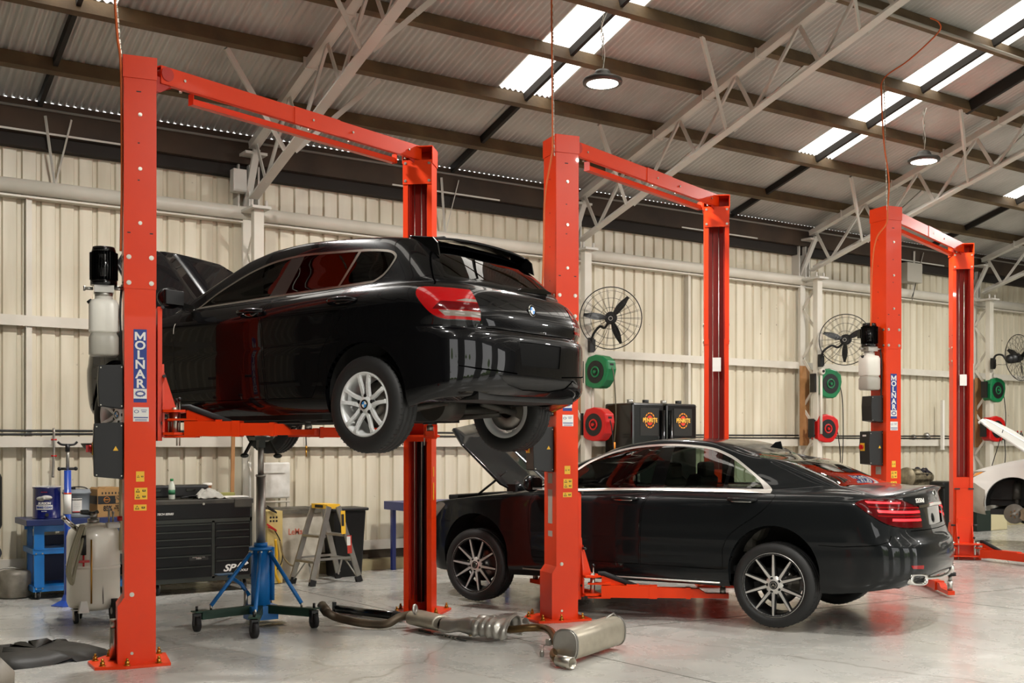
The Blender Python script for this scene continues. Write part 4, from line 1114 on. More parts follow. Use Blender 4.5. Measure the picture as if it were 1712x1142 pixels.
        q.sphere((-.50, s_ * .985, 1.065), .1, (.62, 1.05, .78), 24); q.box((-.455, s_ * .985, 1.065), (.03, .17, .115), bev=.012); mo = q.obj('door_mirror', M_pblack, t)
        q = MB(); q.box((-.438, s_ * .985, 1.065), (.004, .155, .10)); q.obj('mirror_glass', M_blk, mo)
        q = MB(); q.bar((-.47, s_ * .80, 1.0), (-.50, s_ * .93, 1.03), .07, .03); q.obj('mirror_arm', M_piano, mo)
    B.emit((10,), 'windscreen', M_gdark, t); B.emit((11,), 'rear_window', M_gdark, t)
    B.emit((16,), 'plate_recess', mat('plate_recess_black', (.0008, .0008, .0008), .6, spec=.1), t, off=-.006); B.emit((17,), 'lower_bumper_cutout', M_under, bd, off=-.01)
    # bonnet, raised about its rear edge
    bn = B.emit((9,), 'bonnet', M_pblack, t, depth=.02)
    piv = Matrix.Translation((-1.05, 0, .975)); bn.matrix_local = piv @ Matrix.Rotation(R(57), 4, 'Y') @ piv.inverted()
    # spoiler with fins
    q = MB()
    def sp(u, v):
        y = (u * 2 - 1) * .535; e = 1 - abs(u * 2 - 1) ** 4; x = 1.45 + v * (.20 + .03 * e); z = 1.404 - .045 * v - .018 * abs(u * 2 - 1) ** 2 * 1.6 + (.012 * v)
        return Vector((x, y, z))
    q.grid(sp, 33, 9); so = q.obj('roof_spoiler', M_pblack, t, solid=.016)
    for sg in (-1, 1):
        q = MB(); q.prism([(1.46, 1.36), (1.66, 1.35), (1.70, 1.31), (1.72, 1.22), (1.66, 1.25)], sg * .53, sg * .542, 'xz'); q.obj('spoiler_fin', M_piano, so)
    # wiper and its arm on the rear window
    q = MB(); q.prism([(-.02, 1.03), (.05, 1.05), (.30, 1.075), (.40, 1.06), (.40, 1.045), (.2, 1.035)], 1.93, 1.965, 'yz'); q.obj('rear_wiper', M_piano, t)
    # fin aerial
    q = MB(); q.prism([(1.16, 1.43), (1.24, 1.475), (1.32, 1.472), (1.36, 1.42)], -.012, .012, 'xz'); q.obj('roof_aerial', M_pblack, t, bevel=.006)
    arch_lips(B, bd, [(-1.345, hz, RA), (1.345, hz, RA)], M_pblack)
    for cx in (-1.345, 1.345): wheel_well(t, cx, hz, RA + .01, .50, .83)
    # underside
    q = MB(); q.box((0, 0, .235), (1.9, 1.30, .06)); q.box((0, 0, .20), (2.2, .34, .10)); q.box((1.85, 0, .32), (.40, 1.1, .10)); q.box((-1.8, 0, .28), (.5, 1.2, .06))
    for sg in (-1, 1): q.box((0, sg * .70, .175), (1.7, .10, .04))
    q.obj('underbody', M_under, t)
    q = MB(); q.box((0, 0, .60), (3.3, 1.0, .55)); q.box((1.7, 0, .62), (.6, 1.0, .5)); q.obj('cabin_floor', M_int, t)
    q = MB()
    for sg in (-1, 1):
        q.tube([(1.345, sg * .62, .26), (1.15, sg * .35, .24), (1.2, .0, .26)], .035, n=8); q.tube([(1.345, sg * .62, .22), (1.0, sg * .55, .20)], .03, n=8); q.tube([(1.5, sg * .6, .22), (1.5, sg * .2, .28)], .025, n=8)
        q.cyl((1.45, sg * .55, .22), (1.42, sg * .52, .52), .045, n=14); q.tube([(-1.345, sg * .62, .25), (-1.2, sg * .25, .22)], .03, n=8)
    q.cyl((1.30, -.12, .27), (1.30, .12, .27), .12, n=20); q.cyl((-1, 0, .24), (1.2, 0, .26), .03, n=12)
    q.obj('rear_suspension', mat('suspension_metal', '#3b3833', .5, metal=.5), t)
    # seats
    for sx, sy in ((-.1, -.36), (-.1, .36)):
        q = MB(); q.box((sx, sy, .62), (.5, .48, .14), bev=.04); q.box((sx + .28, sy, .93), (.13, .46, .58), Matrix.Rotation(R(14), 4, 'Y'), bev=.04); q.box((sx + .38, sy, 1.22), (.08, .24, .14), bev=.03); q.obj('seat', M_int, t)
    q = MB(); q.box((.95, 0, .9), (.16, 1.2, .6), Matrix.Rotation(R(18), 4, 'Y'), bev=.04); q.obj('rear_seat', M_int, t)
    # badge and writing on the tailgate (left half carries the model badge as seen)
    BM = frame((2.078, 0, .885), (0, 1, 0), (-.16, 0, 1)); roundel(t, BM, .041)
    text(t, '118d', .045, frame((2.045, .46, .865), (-.38, .92, 0), (-.12, 0, 1)), M_lab, name='model_lettering', bold=.001)
    # gas strut of the bonnet
    q = MB(); q.cyl((-1.12, -.66, .96), (-1.36, -.62, 1.18), .008, n=8); q.cyl((-1.30, -.63, 1.12), (-1.50, -.60, 1.30), .005, n=8); q.obj('bonnet_strut', M_alu, t)
    for sx in (-1.345, 1.345):
        for sg in (-1, 1):
            wheel(t, sx, sg * (.8825 - .115 + (.0)), (1.81 - ZB) if sx > 0 else (1.785 - ZB), .316, .213, .205, 'bmw', sg, spin=R(90) if sx > 0 else R(70))
    # engine bay dark tub
    q = MB(); q.box((-1.5, 0, .66), (.8, 1.1, .1)); q.box((-1.45, .0, .78), (.5, .5, .16), bev=.03); q.obj('engine', M_under, t)
    return t
build_hatch()
# ---------------------------------------------------------------- the dark grey sedan on the middle lift
ZS = .125
def sedan_levels():
    P_ = pch([(-2.4, .74), (-2.0, .86), (-1.5, .93), (-.9, .932), (0, .935), (1.0, .938), (1.5, .945), (2.0, .925), (2.4, .86), (2.7, .78)])
    Y = lambda d: (lambda x: P_(x) - d)
    K = lambda *k: pch(list(k))
    RZ = K((-.9, 1.10), (-.5, 1.215), (-.3, 1.315), (-.1, 1.375), (.1, 1.415), (.45, 1.450), (.8, 1.437), (1.0, 1.400), (1.2, 1.325), (1.37, 1.25), (1.6, 1.16))
    L = []
    def lv(z, d, xf, xr, af=.55, ar=.50, **k): L.append(dict(z=z, y=Y(d) if not callable(d) else d, xf=xf, xr=xr, af=af, ar=ar, **k))
    lv(K((-2.4, .20), (0, .19), (1.9, .22), (2.6, .32)), .22, -2.25, 2.50, sharp=1)
    lv(K((-2.4, .20), (-1.9, .165), (1.1, .215), (1.95, .215), (2.4, .27), (2.7, .33)), .05, -2.33, 2.60, sharp=1)
    lv(K((-2.4, .29), (0, .27), (2.0, .30), (2.7, .38)), .012, -2.38, 2.67, nr=2.8)
    lv(K((-2.4, .42), (0, .42), (2.7, .48)), .0, -2.40, 2.685, nr=2.7)
    lv(K((-2.4, .55), (0, .55), (2.7, .60)), .0, -2.40, 2.675, nr=2.7)
    lv(K((-2.4, .60), (0, .60), (2.7, .645)), -.002, -2.40, 2.65, sharp=1, nr=2.7)
    lv(K((-2.4, .64), (0, .66), (2.7, .69)), -.001, -2.40, 2.625, nr=2.7)
    lv(K((-2.4, .70), (0, .76), (1.5, .79), (2.7, .77)), .0, -2.38, 2.605, nr=2.6)
    lv(K((-2.4, .75), (-1.5, .87), (0, .87), (1.5, .90), (2.7, .88)), .008, -2.34, 2.585, nr=2.5, cr=.02)
    lv(K((-2.3, .79), (-1.9, .87), (-1.0, .945), (0, .94), (1.5, .965), (2.2, .968), (2.6, .955)), .03, -2.25, 2.565, nr=2.4, cr=.06)
    lv(K((-2.2, .82), (-1.6, .915), (-.93, .985), (-.4, .975), (.4, 1.00), (1.4, 1.008), (2.0, 1.02), (2.5, 1.0)), K((-1.2, .855), (0, .868), (1.45, .868), (2.0, .835), (2.3, .78), (2.4, .74)), -1.22, 2.57, ar=.30, nr=2.3, cr=.075)
    lv(K((-1.3, 1.00), (-.4, .99), (.4, 1.02), (1.4, 1.03), (2.0, 1.065), (2.45, 1.02)), K((-1.2, .80), (-.6, .845), (1.2, .845), (1.5, .80), (1.9, .70), (2.0, .68)), -1.17, 2.34, af=.42, ar=.34, nr=2.3, cr=.04)
    lv(K((-1.1, 1.035), (.4, 1.05), (1.4, 1.06), (1.9, 1.095), (2.2, 1.08)), K((-.9, .77), (-.5, .815), (1.2, .815), (1.5, .76), (1.85, .66)), -1.10, 2.12, af=.42, ar=.30, nr=2.4)
    lv(K((-.7, 1.19), (.4, 1.22), (1.2, 1.21), (1.7, 1.20)), K((-.6, .74), (.3, .765), (1.1, .755), (1.6, .655)), -.78, 1.84, af=.38, ar=.28, nr=2.4)
    lv(K((-.5, 1.26), (.0, 1.33), (.4, 1.345), (1.0, 1.325), (1.5, 1.29)), K((-.3, .71), (.4, .72), (1.0, .70), (1.4, .635)), -.60, 1.60, af=.38, ar=.28, nr=2.4)
    lv(lambda x: RZ(x) - .0, K((-.1, .655), (.5, .665), (.9, .645), (1.2, .605)), -.42, 1.40, af=.36, ar=.26, nr=2.4, cr=.03, cf=.02)
    lv(lambda x: RZ(x) + .022, K((-.1, .58), (.5, .59), (.9, .565), (1.2, .535)), -.36, 1.30, af=.36, ar=.24, nr=2.2, cr=.03)
    lv(lambda x: RZ(x) + .032, lambda x: .30, -.30, 1.22, af=.3, ar=.24, nf=2, nr=2)
    lv(lambda x: RZ(x) + .036, lambda x: .0, -.28, 1.18, af=.3, ar=.24, nf=2, nr=2)
    return L
def build_sedan():
    B = Body(sedan_levels(), piv=.4, glo=-2.0, ghi=2.35, NS=110, NR=28)
    t = thing('car', 'dark grey four-door sedan with chrome window trim on the middle lift', 'car', (SED_O.x, SED_O.y, ZS), SED_A + math.pi)
    side = lambda c, n: n.y > .22
    RA = .392; hz = .36
    for cx in (-1.5175, 1.5175):
        poly = [(cx + math.cos(R(a)) * RA, hz + math.sin(R(a)) * RA) for a in range(-8, 189, 7)] + [(cx - RA, .05), (cx + RA, .05)]
        B.cut(poly, 'y', 99, cond=lambda c, n: c.y > .42)
    dlo = smooth_poly([(-.92, .992), (-.41, .988), (.008, 1.004), (.355, 1.012), (1.04, 1.015), (1.475, 1.014), (1.435, 1.07), (1.33, 1.150), (1.21, 1.236), (1.088, 1.314), (.93, 1.381), (.80, 1.408), (.61, 1.424), (.467, 1.428), (.282, 1.420), (.081, 1.397), (-.125, 1.350), (-.336, 1.268), (-.479, 1.182), (-.70, 1.09)], 4, sharp=(0, 5))
    B.cut(dlo, 'y', 1, cond=side)
    # inner outline: thick chrome at the rear corner and along the belt
    inner = smooth_poly([(-.86, 1.012), (-.41, 1.010), (.008, 1.026), (.355, 1.035), (1.04, 1.046), (1.39, 1.046), (1.355, 1.095), (1.29, 1.155), (1.18, 1.235), (1.065, 1.303), (.915, 1.364), (.79, 1.390), (.61, 1.406), (.467, 1.410), (.282, 1.402), (.085, 1.380), (-.118, 1.333), (-.325, 1.252), (-.47, 1.164), (-.68, 1.075)], 4, sharp=(0, 5))
    B.cut(inner, 'y', 2, frm=(1,), cond=side)
    B.cut([(.315, .95), (.455, .95), (.548, 1.6), (.43, 1.6)], 'y', 3, frm=(2,), cond=side)
    B.cut([(1.020, .95), (1.055, .95), (1.12, 1.5), (1.085, 1.5)], 'y', 33, frm=(2,), cond=side)
    B.cut([(-1.5, .9), (.38, .9), (.47, 1.6), (-1.5, 1.6)], 'y', 4, frm=(2,), cond=side)
    B.cut([(1.045, .9), (3, .9), (3, 1.6), (1.10, 1.6)], 'y', 5, frm=(2,), cond=side)
    fd = smooth_poly([(-.84, .975), (-.885, .85), (-.88, .60), (-.84, .36), (.28, .36), (.285, .55), (.292, .79), (.325, .93), (.375, 1.0)], 4, sharp=(0, 3, 4, 8))
    rd = smooth_poly([(.39, 1.0), (.337, .93), (.304, .79), (.297, .55), (.292, .36), (1.075, .36), (1.08, .45), (1.083, .55), (1.161, .677), (1.396, .842), (1.499, .945), (1.522, 1.0), (1.50, 1.014)], 4, sharp=(0, 4, 5, 12))
    for pl, idd in ((fd, 7), (rd, 8)):
        B.cut(pl, 'y', 6, cond=side); B.cut(offset_poly(pl, .0045), 'y', idd, frm=(6,), cond=side)
    # bonnet, windscreen, rear window
    B.cut([(-1.18, -.1), (-1.17, .66), (-1.3, .78), (-1.9, .78), (-2.15, .66), (-2.30, -.1)], 'z', 9, cond=lambda c, n: c.z > .74 and n.z > .35)
    B.cut([(-.05, 1.0), (.66, 1.02), (.66, 1.10), (.58, 1.36), (-.05, 1.41)], 'x', 10, cond=lambda c, n: n.x < -.25 and c.x < 0)
    rwp = smooth_poly([(1.20, -.01), (1.22, .40), (1.24, .55), (1.36, .575), (1.60, .605), (1.85, .625), (1.99, .635), (2.04, .60), (2.09, .40), (2.11, -.01)], 4, sharp=(0, 2, 6, 9))
    B.cut(rwp, 'z', 18, cond=lambda c, n: n.z > .2 and c.z > 1.03 and c.x > 1.1)
    B.cut(offset_poly(rwp, .012), 'z', 11, frm=(18,), cond=lambda c, n: n.z > .2 and c.z > 1.03 and c.x > 1.1)
    # lamps
    tl = smooth_poly([(2.165, .952), (2.22, .985), (2.29, .998), (2.45, .992), (2.515, .955), (2.72, .78), (2.72, .745), (2.62, .74), (2.50, .752), (2.40, .788), (2.28, .868)], 4, sharp=(0, 4, 5, 6))
    TLc = lambda c, n: c.y > .40 and c.x > 2.1
    B.cut([(.40, .5), (.405, .5), (.405, 1.2), (.40, 1.2)], 'x', 0, cond=lambda c, n: c.x > 2.3)
    B.cut(tl, 'y', 12, cond=TLc); B.cut(offset_poly(tl, .008), 'y', 13, frm=(12,), cond=TLc)
    for (a, b, c_, d, e, f_) in (((2.27, .955), (2.47, .945), (2.47, .960), (2.25, .972), 0, 0), ((2.35, .882), (2.60, .862), (2.61, .880), (2.34, .902), 0, 0), ((2.44, .812), (2.65, .795), (2.65, .813), (2.44, .832), 0, 0)):
        B.cut([a, b, c_, d], 'y', 14, frm=(13,), cond=TLc)
    for k in range(3):
        z0 = (.915, .845)[min(k, 1)]
        if k < 2: B.cut([(2.28 + .07 * k, z0 + .008), (2.72, z0 - .02), (2.72, z0 - .012), (2.28 + .07 * k, z0 + .016)], 'y', 15, frm=(13,), cond=TLc)
    hl = smooth_poly([(-2.10, .64), (-1.93, .79), (-1.90, .83), (-1.98, .845), (-2.10, .80), (-2.30, .74), (-2.36, .66), (-2.25, .62)], 4)
    B.cut(hl, 'y', 19, cond=lambda c, n: c.y > .5 and c.x < -1.8)
    # tailgate gap and plate recess
    rear = lambda c, n: c.x > 2.2 and n.x > .1
    B.cut([(-.01, .72), (.60, .725), (.60, .731), (-.01, .726)], 'x', 6, cond=rear)
    B.cut([(-.01, .755), (.25, .76), (.31, .90), (-.01, .905)], 'x', 16, cond=rear)
    B.cut([(-.01, .912), (.40, .905), (.42, .925), (-.01, .935)], 'x', 17, cond=rear)
    B.cut([(.545, .425), (.68, .435), (.70, .462), (.545, .455)], 'x', 20, cond=rear)
    B.cut([(2.44, .70), (2.43, .65), (2.35, .62), (2.10, .60), (1.90, .605), (1.90, .61), (2.10, .606), (2.35, .626), (2.436, .656), (2.446, .70)], 'y', 6, cond=side)
    B.index()
    bd = B.emit((0,), 'body_shell', M_pgrey, t)
    B.emit((6,), 'panel_gap', M_seam, bd, -1, off=-.003); B.emit((6,), 'panel_gap', M_seam, bd, 1, off=-.003); B.emit((18,), 'rear_window_seal', M_piano, bd)
    M_dchr = mat('window_chrome', '#d2cec7', .3, metal=.7)
    for sd in (-1, 1):
        B.emit((1,), 'window_trim', M_dchr, bd, sd, off=.004, label='chrome window trim'); B.emit((3,), 'door_pillar', M_piano, bd, sd); B.emit((33,), 'quarter_divider', M_piano, bd, sd)
        d1 = B.emit((7,), 'front_door', M_pgrey, t, sd); d2 = B.emit((8,), 'rear_door', M_pgrey, t, sd)
        B.emit((4,), 'side_window', M_gclear, d1, sd); B.emit((2,), 'side_window', M_gclear, d2, sd); B.emit((5,), 'quarter_window', M_gclear, t, sd)
        l_ = B.emit((13,), 'tail_lamp', M_lredd, t, sd, off=.002); B.emit((12,), 'lamp_surround', M_piano, l_, sd); B.emit((14,), 'lit_strip', M_lglow, l_, sd, off=.004); B.emit((15,), 'lens_line', M_lred, l_, sd, off=.004)
        B.emit((19,), 'headlamp', M_lclr, t, sd, off=.002); B.emit((20,), 'bumper_reflector', M_lred, t, sd, off=.002)
        for d, hx, hz_ in ((d1, .13, .943), (d2, 1.245, .96)):
            q = MB(); y = sd * .925; q.tube(catmull([(hx - .125, y * .985, hz_), (hx - .08, y * 1.03, hz_), (hx, y * 1.045, hz_ + .002), (hx + .08, y * 1.03, hz_), (hx + .125, y * .985, hz_)], 4), .015, n=10); ho = q.obj('door_handle', M_pgrey, d)
            q = MB(); q.tube(catmull([(hx - .09, y * 1.02, hz_ - .016), (hx, y * 1.042, hz_ - .015), (hx + .09, y * 1.02, hz_ - .016)], 4), .006, n=8); q.obj('handle_chrome', M_chr, ho)
        q = MB(); q.sphere((-.80, sd * 1.01, 1.06), .12, (.55, .95, .68), 24); mo = q.obj('door_mirror', M_pgrey, t)
        q = MB(); q.box((-.735, sd * 1.01, 1.06), (.004, .17, .11)); q.obj('mirror_glass', M_piano, mo)
        # chrome exhaust trim and sill strip
        q = MB(); fr = []
        def rr(w, h, n=24, e=3.2): return [(abs(math.cos(a)) ** (2 / e) * math.copysign(w, math.cos(a)), abs(math.sin(a)) ** (2 / e) * math.copysign(h, math.sin(a))) for a in [k / n * 2 * math.pi for k in range(n)]]
        Mx = frame((2.575, sd * .57, .345), (-.34 * sd, 1, .10 * sd), (0, 0, 1))
        o1, i1 = rr(.125, .050), rr(.10, .030); q.M = Mx
        ra = [[q.bm.verts.new((x, y, z)) for x, y in pl] for pl, z in ((o1, -.08), (o1, .035), (i1, .045), (i1, .0))]
        for A, Bq in zip(ra, ra[1:]):
            for k in range(24): f = q.bm.faces.new((A[k], A[(k + 1) % 24], Bq[(k + 1) % 24], Bq[k])); f.smooth = True
        q._fin(q.bm.verts[:], None, True); ex = q.obj('exhaust_trim', M_chr, t); q = MB(Mx); q.prism(i1, -.002, .001); q.obj('exhaust_opening', M_ink, ex)
    B.emit((10,), 'windscreen', M_gclear, t); B.emit((11,), 'rear_window', M_gclear, t)
    B.emit((16,), 'plate_recess', M_piano, t, off=-.010); B.emit((17,), 'chrome_bar', M_chr, t, off=.008)
    bn = B.emit((9,), 'bonnet', M_pgrey, t, depth=.025); piv = Matrix.Translation((-1.18, 0, 1.0)); bn.matrix_local = piv @ Matrix.Rotation(R(47), 4, 'Y') @ piv.inverted()
    q = MB()      # chrome valance strip
    q.tube(catmull([(2.625, -.46, .345), (2.665, -.25, .332), (2.68, 0, .328), (2.665, .25, .332), (2.625, .46, .345)], 6), .014, n=8); q.obj('valance_strip', M_chr, t)
    for sg in (-1, 1):
        q = MB(); q.tube([(-.95, sg * .925, .245), (0, sg * .93, .235), (1.05, sg * .93, .245)], .008, n=8); q.obj('sill_strip', M_dchr, t)
    # plate, badge, writing
    q = MB(frame((2.578, 0, .83), (0, 1, 0), (-.14, 0, 1))); q.box((0, 0, 0), (.33, .15, .008), bev=.003); pl = q.obj('number_plate_holder', mat('plate_plastic', '#d9d6d0', .4), t)
    q = MB(frame((2.5835, 0, .83), (0, 1, 0), (-.14, 0, 1))); q.box((0, 0, 0), (.22, .085, .002)); q.obj('holder_centre', mat('plate_centre_grey', '#8f7a76', .4), pl)
    star(t, frame((2.592, 0, 1.0), (0, 1, 0), (-.2, 0, 1)), .05)
    text(t, 'S350d', .05, frame((2.565, -.39, .965), (.30, .955, 0), (-.2, 0, 1)), M_lab, name='model_lettering', bold=.0012)
    arch_lips(B, bd, [(-1.5175, hz, RA), (1.5175, hz, RA)], M_pgrey)
    for cx in (-1.5175, 1.5175): wheel_well(t, cx, hz, RA + .01, .50, .88)
    # underside, inside
    q = MB(); q.box((.1, 0, .23), (3.2, 1.5, .05)); q.box((2.2, 0, .32), (.5, 1.2, .12)); q.box((-1.9, 0, .28), (.6, 1.3, .06)); q.obj('underbody', M_under, t)
    q = MB(); q.box((.3, 0, .36), (2.6, 1.6, .05)); q.box((1.95, 0, .70), (.6, 1.2, .5)); q.box((1.78, 0, .985), (.5, 1.15, .03)); q.box((-1.0, 0, .80), (.45, 1.45, .32), bev=.08); q.obj('cabin_floor', M_int, t)
    def seat(x, y):
        q = MB(); q.box((x, y, .56), (.52, .54, .16), bev=.05); q.box((x + .30, y, .86), (.15, .52, .58), Matrix.Rotation(R(18), 4, 'Y'), bev=.06); q.box((x + .40, y, 1.17), (.09, .28, .17), bev=.035); q.cyl((x + .38, y - .06, 1.05), (x + .39, y - .06, 1.15), .006); q.cyl((x + .38, y + .06, 1.05), (x + .39, y + .06, 1.15), .006); q.obj('seat', M_leather, t)
    for sy in (-.38, .38): seat(-.05, sy)
    q = MB(); q.box((1.0, 0, .58), (.5, 1.35, .2), bev=.06); q.box((1.32, 0, .88), (.18, 1.35, .6), Matrix.Rotation(R(24), 4, 'Y'), bev=.06)
    for sy in (-.42, 0, .42): q.box((1.50, sy, 1.15), (.09, .26, .14), bev=.035)
    q.obj('rear_seat', M_leather, t)
    q = MB(); q.lathe([(.17, -.012), (.185, 0), (.17, .012), (.155, 0)], 32, Matrix.Translation((-.52, .38, .98)) @ Matrix.Rotation(R(-65), 4, 'Y'), closed=True); q.obj('steering_wheel', M_int, t)
    # roof aerial, struts, engine
    q = MB(); q.prism([(1.15, 1.40), (1.20, 1.445), (1.25, 1.455), (1.27, 1.38)], -.01, .01, 'xz'); q.obj('roof_aerial', M_pgrey, t, bevel=.005)
    for sg in (-1, 1):
        q = MB(); q.cyl((-1.62, sg * .70, .93), (-1.42, sg * .69, 1.07), .012, n=8); q.cyl((-1.46, sg * .69, 1.045), (-1.30, sg * .68, 1.16), .006, n=8); q.box((-1.22, sg * .70, 1.0), (.10, .04, .07)); q.obj('bonnet_strut', M_blk, t)
    q = MB(); q.box((-1.65, 0, .70), (.95, 1.2, .1)); q.box((-1.6, 0, .82), (.6, .6, .14), bev=.03); q.box((-2.05, .0, .88), (.12, 1.1, .05), bev=.01); q.box((-1.35, .45, .88), (.25, .3, .1), bev=.02); q.obj('engine', M_under, t)
    for sx in (-1.5175, 1.5175):
        for sg in (-1, 1): wheel(t, sx, sg * (.945 - .128), (.382 if sx > 0 else .3705) - ZS, .354, .268, .245, 'star', sg, spin=R(18) if sx > 0 else R(30))
    return t
build_sedan()
# ================================================================ things along the left and centre
def V(*a): return Vector(a)
WD = M_lab
FR = lambda x, y, z, s=1: frame((x, y, z), (1, 0, 0), (0, 0, 1))      # faces -y (towards the room)
def caster(parent, x, y, r=.05, w=.03, name='caster', m=None, z0=0):
    q = MB(); q.cyl((x - w / 2, y, z0 + r), (x + w / 2, y, z0 + r), r, n=20); c = q.obj(name, m or M_rub, parent)
    q = MB(); q.cyl((x - w / 2 - .002, y, z0 + r), (x + w / 2 + .002, y, z0 + r), r * .55, n=16); q.box((x - w * .75, y, z0 + r + .02), (.004, .05, .07)); q.box((x + w * .75, y, z0 + r + .02), (.004, .05, .07)); q.box((x, y, z0 + r * 2 + .012), (.07, .07, .008)); q.obj('caster_fork', M_alu, c)
    return c
# ---- blue steel cart by the wall
p = FL(66, 1003); cx0, cy0 = p.x - .05, p.y
t = thing('workshop_cart', 'blue steel workshop cart carrying a drum, a bucket and a carton', 'cart', (cx0, cy0, 0))
CW, CDp, CT = .98, .50, .80
q = MB(); q.box((CW / 2 - .02, CDp / 2, CT - .03), (CW + .12, CDp + .1, .06)); q.obj('top', mat('navy_tray', '#182759', .4), t, bevel=.004)
q = MB(); q.box((CW / 2, .02, CT - .095), (CW, .03, .06)); q.box((CW / 2, CDp - .02, CT - .095), (CW, .03, .06)); q.obj('top_rail', M_blue, t)
for x in (.05, CW - .05):
    for y in (.03, CDp - .03): q = MB(); q.box((x, y, .42), (.095 if y < .1 else .05, .04, .68)); q.obj('leg', M_blue, t)
for z in (.50, .125):
    q = MB(); q.box((CW / 2, CDp / 2, z), (CW, CDp, .012)); q.box((CW / 2, .015, z - .02), (CW, .02, .055)); q.box((.0, CDp / 2, z - .02), (.02, CDp, .055)); q.obj('shelf', M_blue, t)
q = MB()
for x in (.02, .08):
    for z in (.745, .46, .11): q.cyl((x, .008, z), (x, .0, z), .008, n=8)
q.objs('bolt', M_steel, t)
q = MB(); q.box((CW / 2, CDp - .01, .33), (CW - .1, .004, .55)); q.obj('back_panel', mat('navy_panel', '#101c44', .5), t)
for x in (.04, CW - .04):
    for y in (.04, CDp - .04): caster(t, x, y, .038, .028)
def cart(x, y, z=CT): return V(cx0 + x, cy0 + y, z)
# drum
o = cart(.02 + .13, .16); t = thing('drum', 'dark blue steel drum of brake cleaner on the left end of the blue cart', 'drum', o)
q = MB(); q.lathe([(0, 0), (.132, 0), (.136, .006), (.132, .012), (.130, .30), (.134, .305), (.134, .315), (.128, .318), (.126, .31), (0, .31)], 40); q.obj('drum_body', mat('navy_drum_paint', '#0e1758', .25, coat=.4), t)
q = MB(); q.lathe([(.128, .318), (.134, .318), (.134, .325), (.128, .325)], 40, closed=True); q.obj('rim', M_lab, t)
def curved(parent, M_, rad, a0, a1, z0, z1, m, name='label', off=.001):
    q = MB(); q.grid(lambda u, v: V(math.cos(a0 + (a1 - a0) * u) * (rad + off), math.sin(a0 + (a1 - a0) * u) * (rad + off), z0 + (z1 - z0) * v), 12, 2); return q.obj(name, m, parent)
def ctext(parent, body, size, rad, ac, z, m, bold=.001, sx=1, off=.002, shear=0):
    """letters bent round an upright drum"""
    o = text(None, body, size, Matrix(), m, bold=bold, sx=sx, shear=shear)
    for v in o.data.vertices:
        a = ac + v.co.x / rad; v.co = Vector((math.cos(a) * (rad + off + v.co.z), math.sin(a) * (rad + off + v.co.z), z + v.co.y))
    o.parent = parent; return o
AC = R(-90 - 22)
curved(t, None, .131, AC - .62, AC + .62, .095, .14, M_lab)
ctext(t, 'BRAKE CLEAN', .030, .131, AC, .117, M_mblue, .0012, .78); ctext(t, 'BURSON', .034, .131, AC, .157, M_lab, .0014, .9, shear=.2); ctext(t, 'AUTO PARTS', .010, .131, AC, .27, M_red, .0003)
ctext(t, '20 LITRES', .012, .131, AC, .078, M_lab, .0004)
q = MB(); 
for a_, r_, sx_ in ((AC - .22, .045, .5), (AC + .16, .055, .42)):
    c = V(math.cos(a_) * .1325, math.sin(a_) * .1325, .215 - .01 * (a_ < AC)); q.lathe([(0, .002), (r_, .002), (r_, 0)], 28, frame(c, (-math.sin(a_), math.cos(a_), 0), (0, 0, 1)) @ Matrix.Diagonal((1, sx_, 1, 1)))
q.obj('disc_picture', mat('printed_grey', '#b9b6ad', .4), t)
q = MB(); q.cyl((math.cos(AC + .2) * .13, math.sin(AC + .2) * .13, .045), (math.cos(AC + .2) * .155, math.sin(AC + .2) * .155, .045), .017, n=16); q.obj('tap', M_blkg, t)
# grey bucket
o = cart(.02 + .42, .16); t = thing('bucket', 'round grey plastic oil bucket between the blue drum and the carton', 'bucket', o)
M_gb = mat('grey_bucket_plastic', '#7d8388', .45)
q = MB(); q.lathe([(0, 0), (.125, 0), (.130, .01), (.130, .045), (.124, .05), (.130, .24), (.14, .245), (.14, .262), (.134, .262), (.134, .285), (.12, .29), (.115, .275), (0, .275)], 40); q.obj('bucket_body', M_gb, t)
q = MB(); q.tube(catmull([(-.136, 0, .25), (-.09, -.02, .30), (0, -.03, .315), (.09, -.02, .30), (.136, 0, .25)], 4), .006, n=6); q.cyl((-.04, 0, .28), (-.04, 0, .315), .03, n=16); q.obj('handle', M_blk, t)
curved(t, None, .131, AC - .15, AC + .55, .06, .20, M_lab); curved(t, None, .131, AC - .15, AC + .55, .06, .068, M_red, 'label_stripe', .002)
ctext(t, 'ENGINE DEGREASER', .014, .131, AC + .2, .186, M_ink, .0006, .7); ctext(t, '- - - - - - - -\n- - - - - - -\n- - - - - - - -\n- - - - - -', .016, .131, AC + .2, .13, M_ink, .0003, .8)
# carton
o = cart(.62, .05); t = thing('carton', 'brown cardboard oil carton with a black printed band on the blue cart', 'box', o, R(4))
M_card = mat('brown_cardboard', '#a9814f', .75, noise=(5, '#94703f', .6)); bw, bh, bd_ = .33, .305, .26
q = MB(); q.prism([(0, 0), (bw, 0), (bw, bh - .03), (bw - .07, bh - .03), (bw - .10, bh - .0), (.09, bh - .0), (.06, bh - .02), (.02, bh), (0, bh - .02)], 0, bd_, 'xz'); q.obj('carton_body', M_card, t)
q = MB(); q.box((bw / 2, -.001, .175), (bw - .01, .001, .085)); q.box((-.001, bd_ / 2, .175), (.001, bd_ - .01, .085)); q.obj('printed_band', M_ink, t)
text(t, 'ENVIRO', .042, FR(.24, -.0025, .197), M_card, bold=.0012, sx=.8); text(t, 'BOX', .052, FR(.24, -.0025, .158), M_card, bold=.0025, sx=1.0)
text(t, '85%', .075, FR(.105, -.0018, .085), M_ink, bold=.0022, sx=.72); text(t, 'REDUCTION\nIN PACKAGING\nWASTE', .028, FR(.24, -.0018, .085), M_ink, bold=.0008, sx=.72, line=.9)
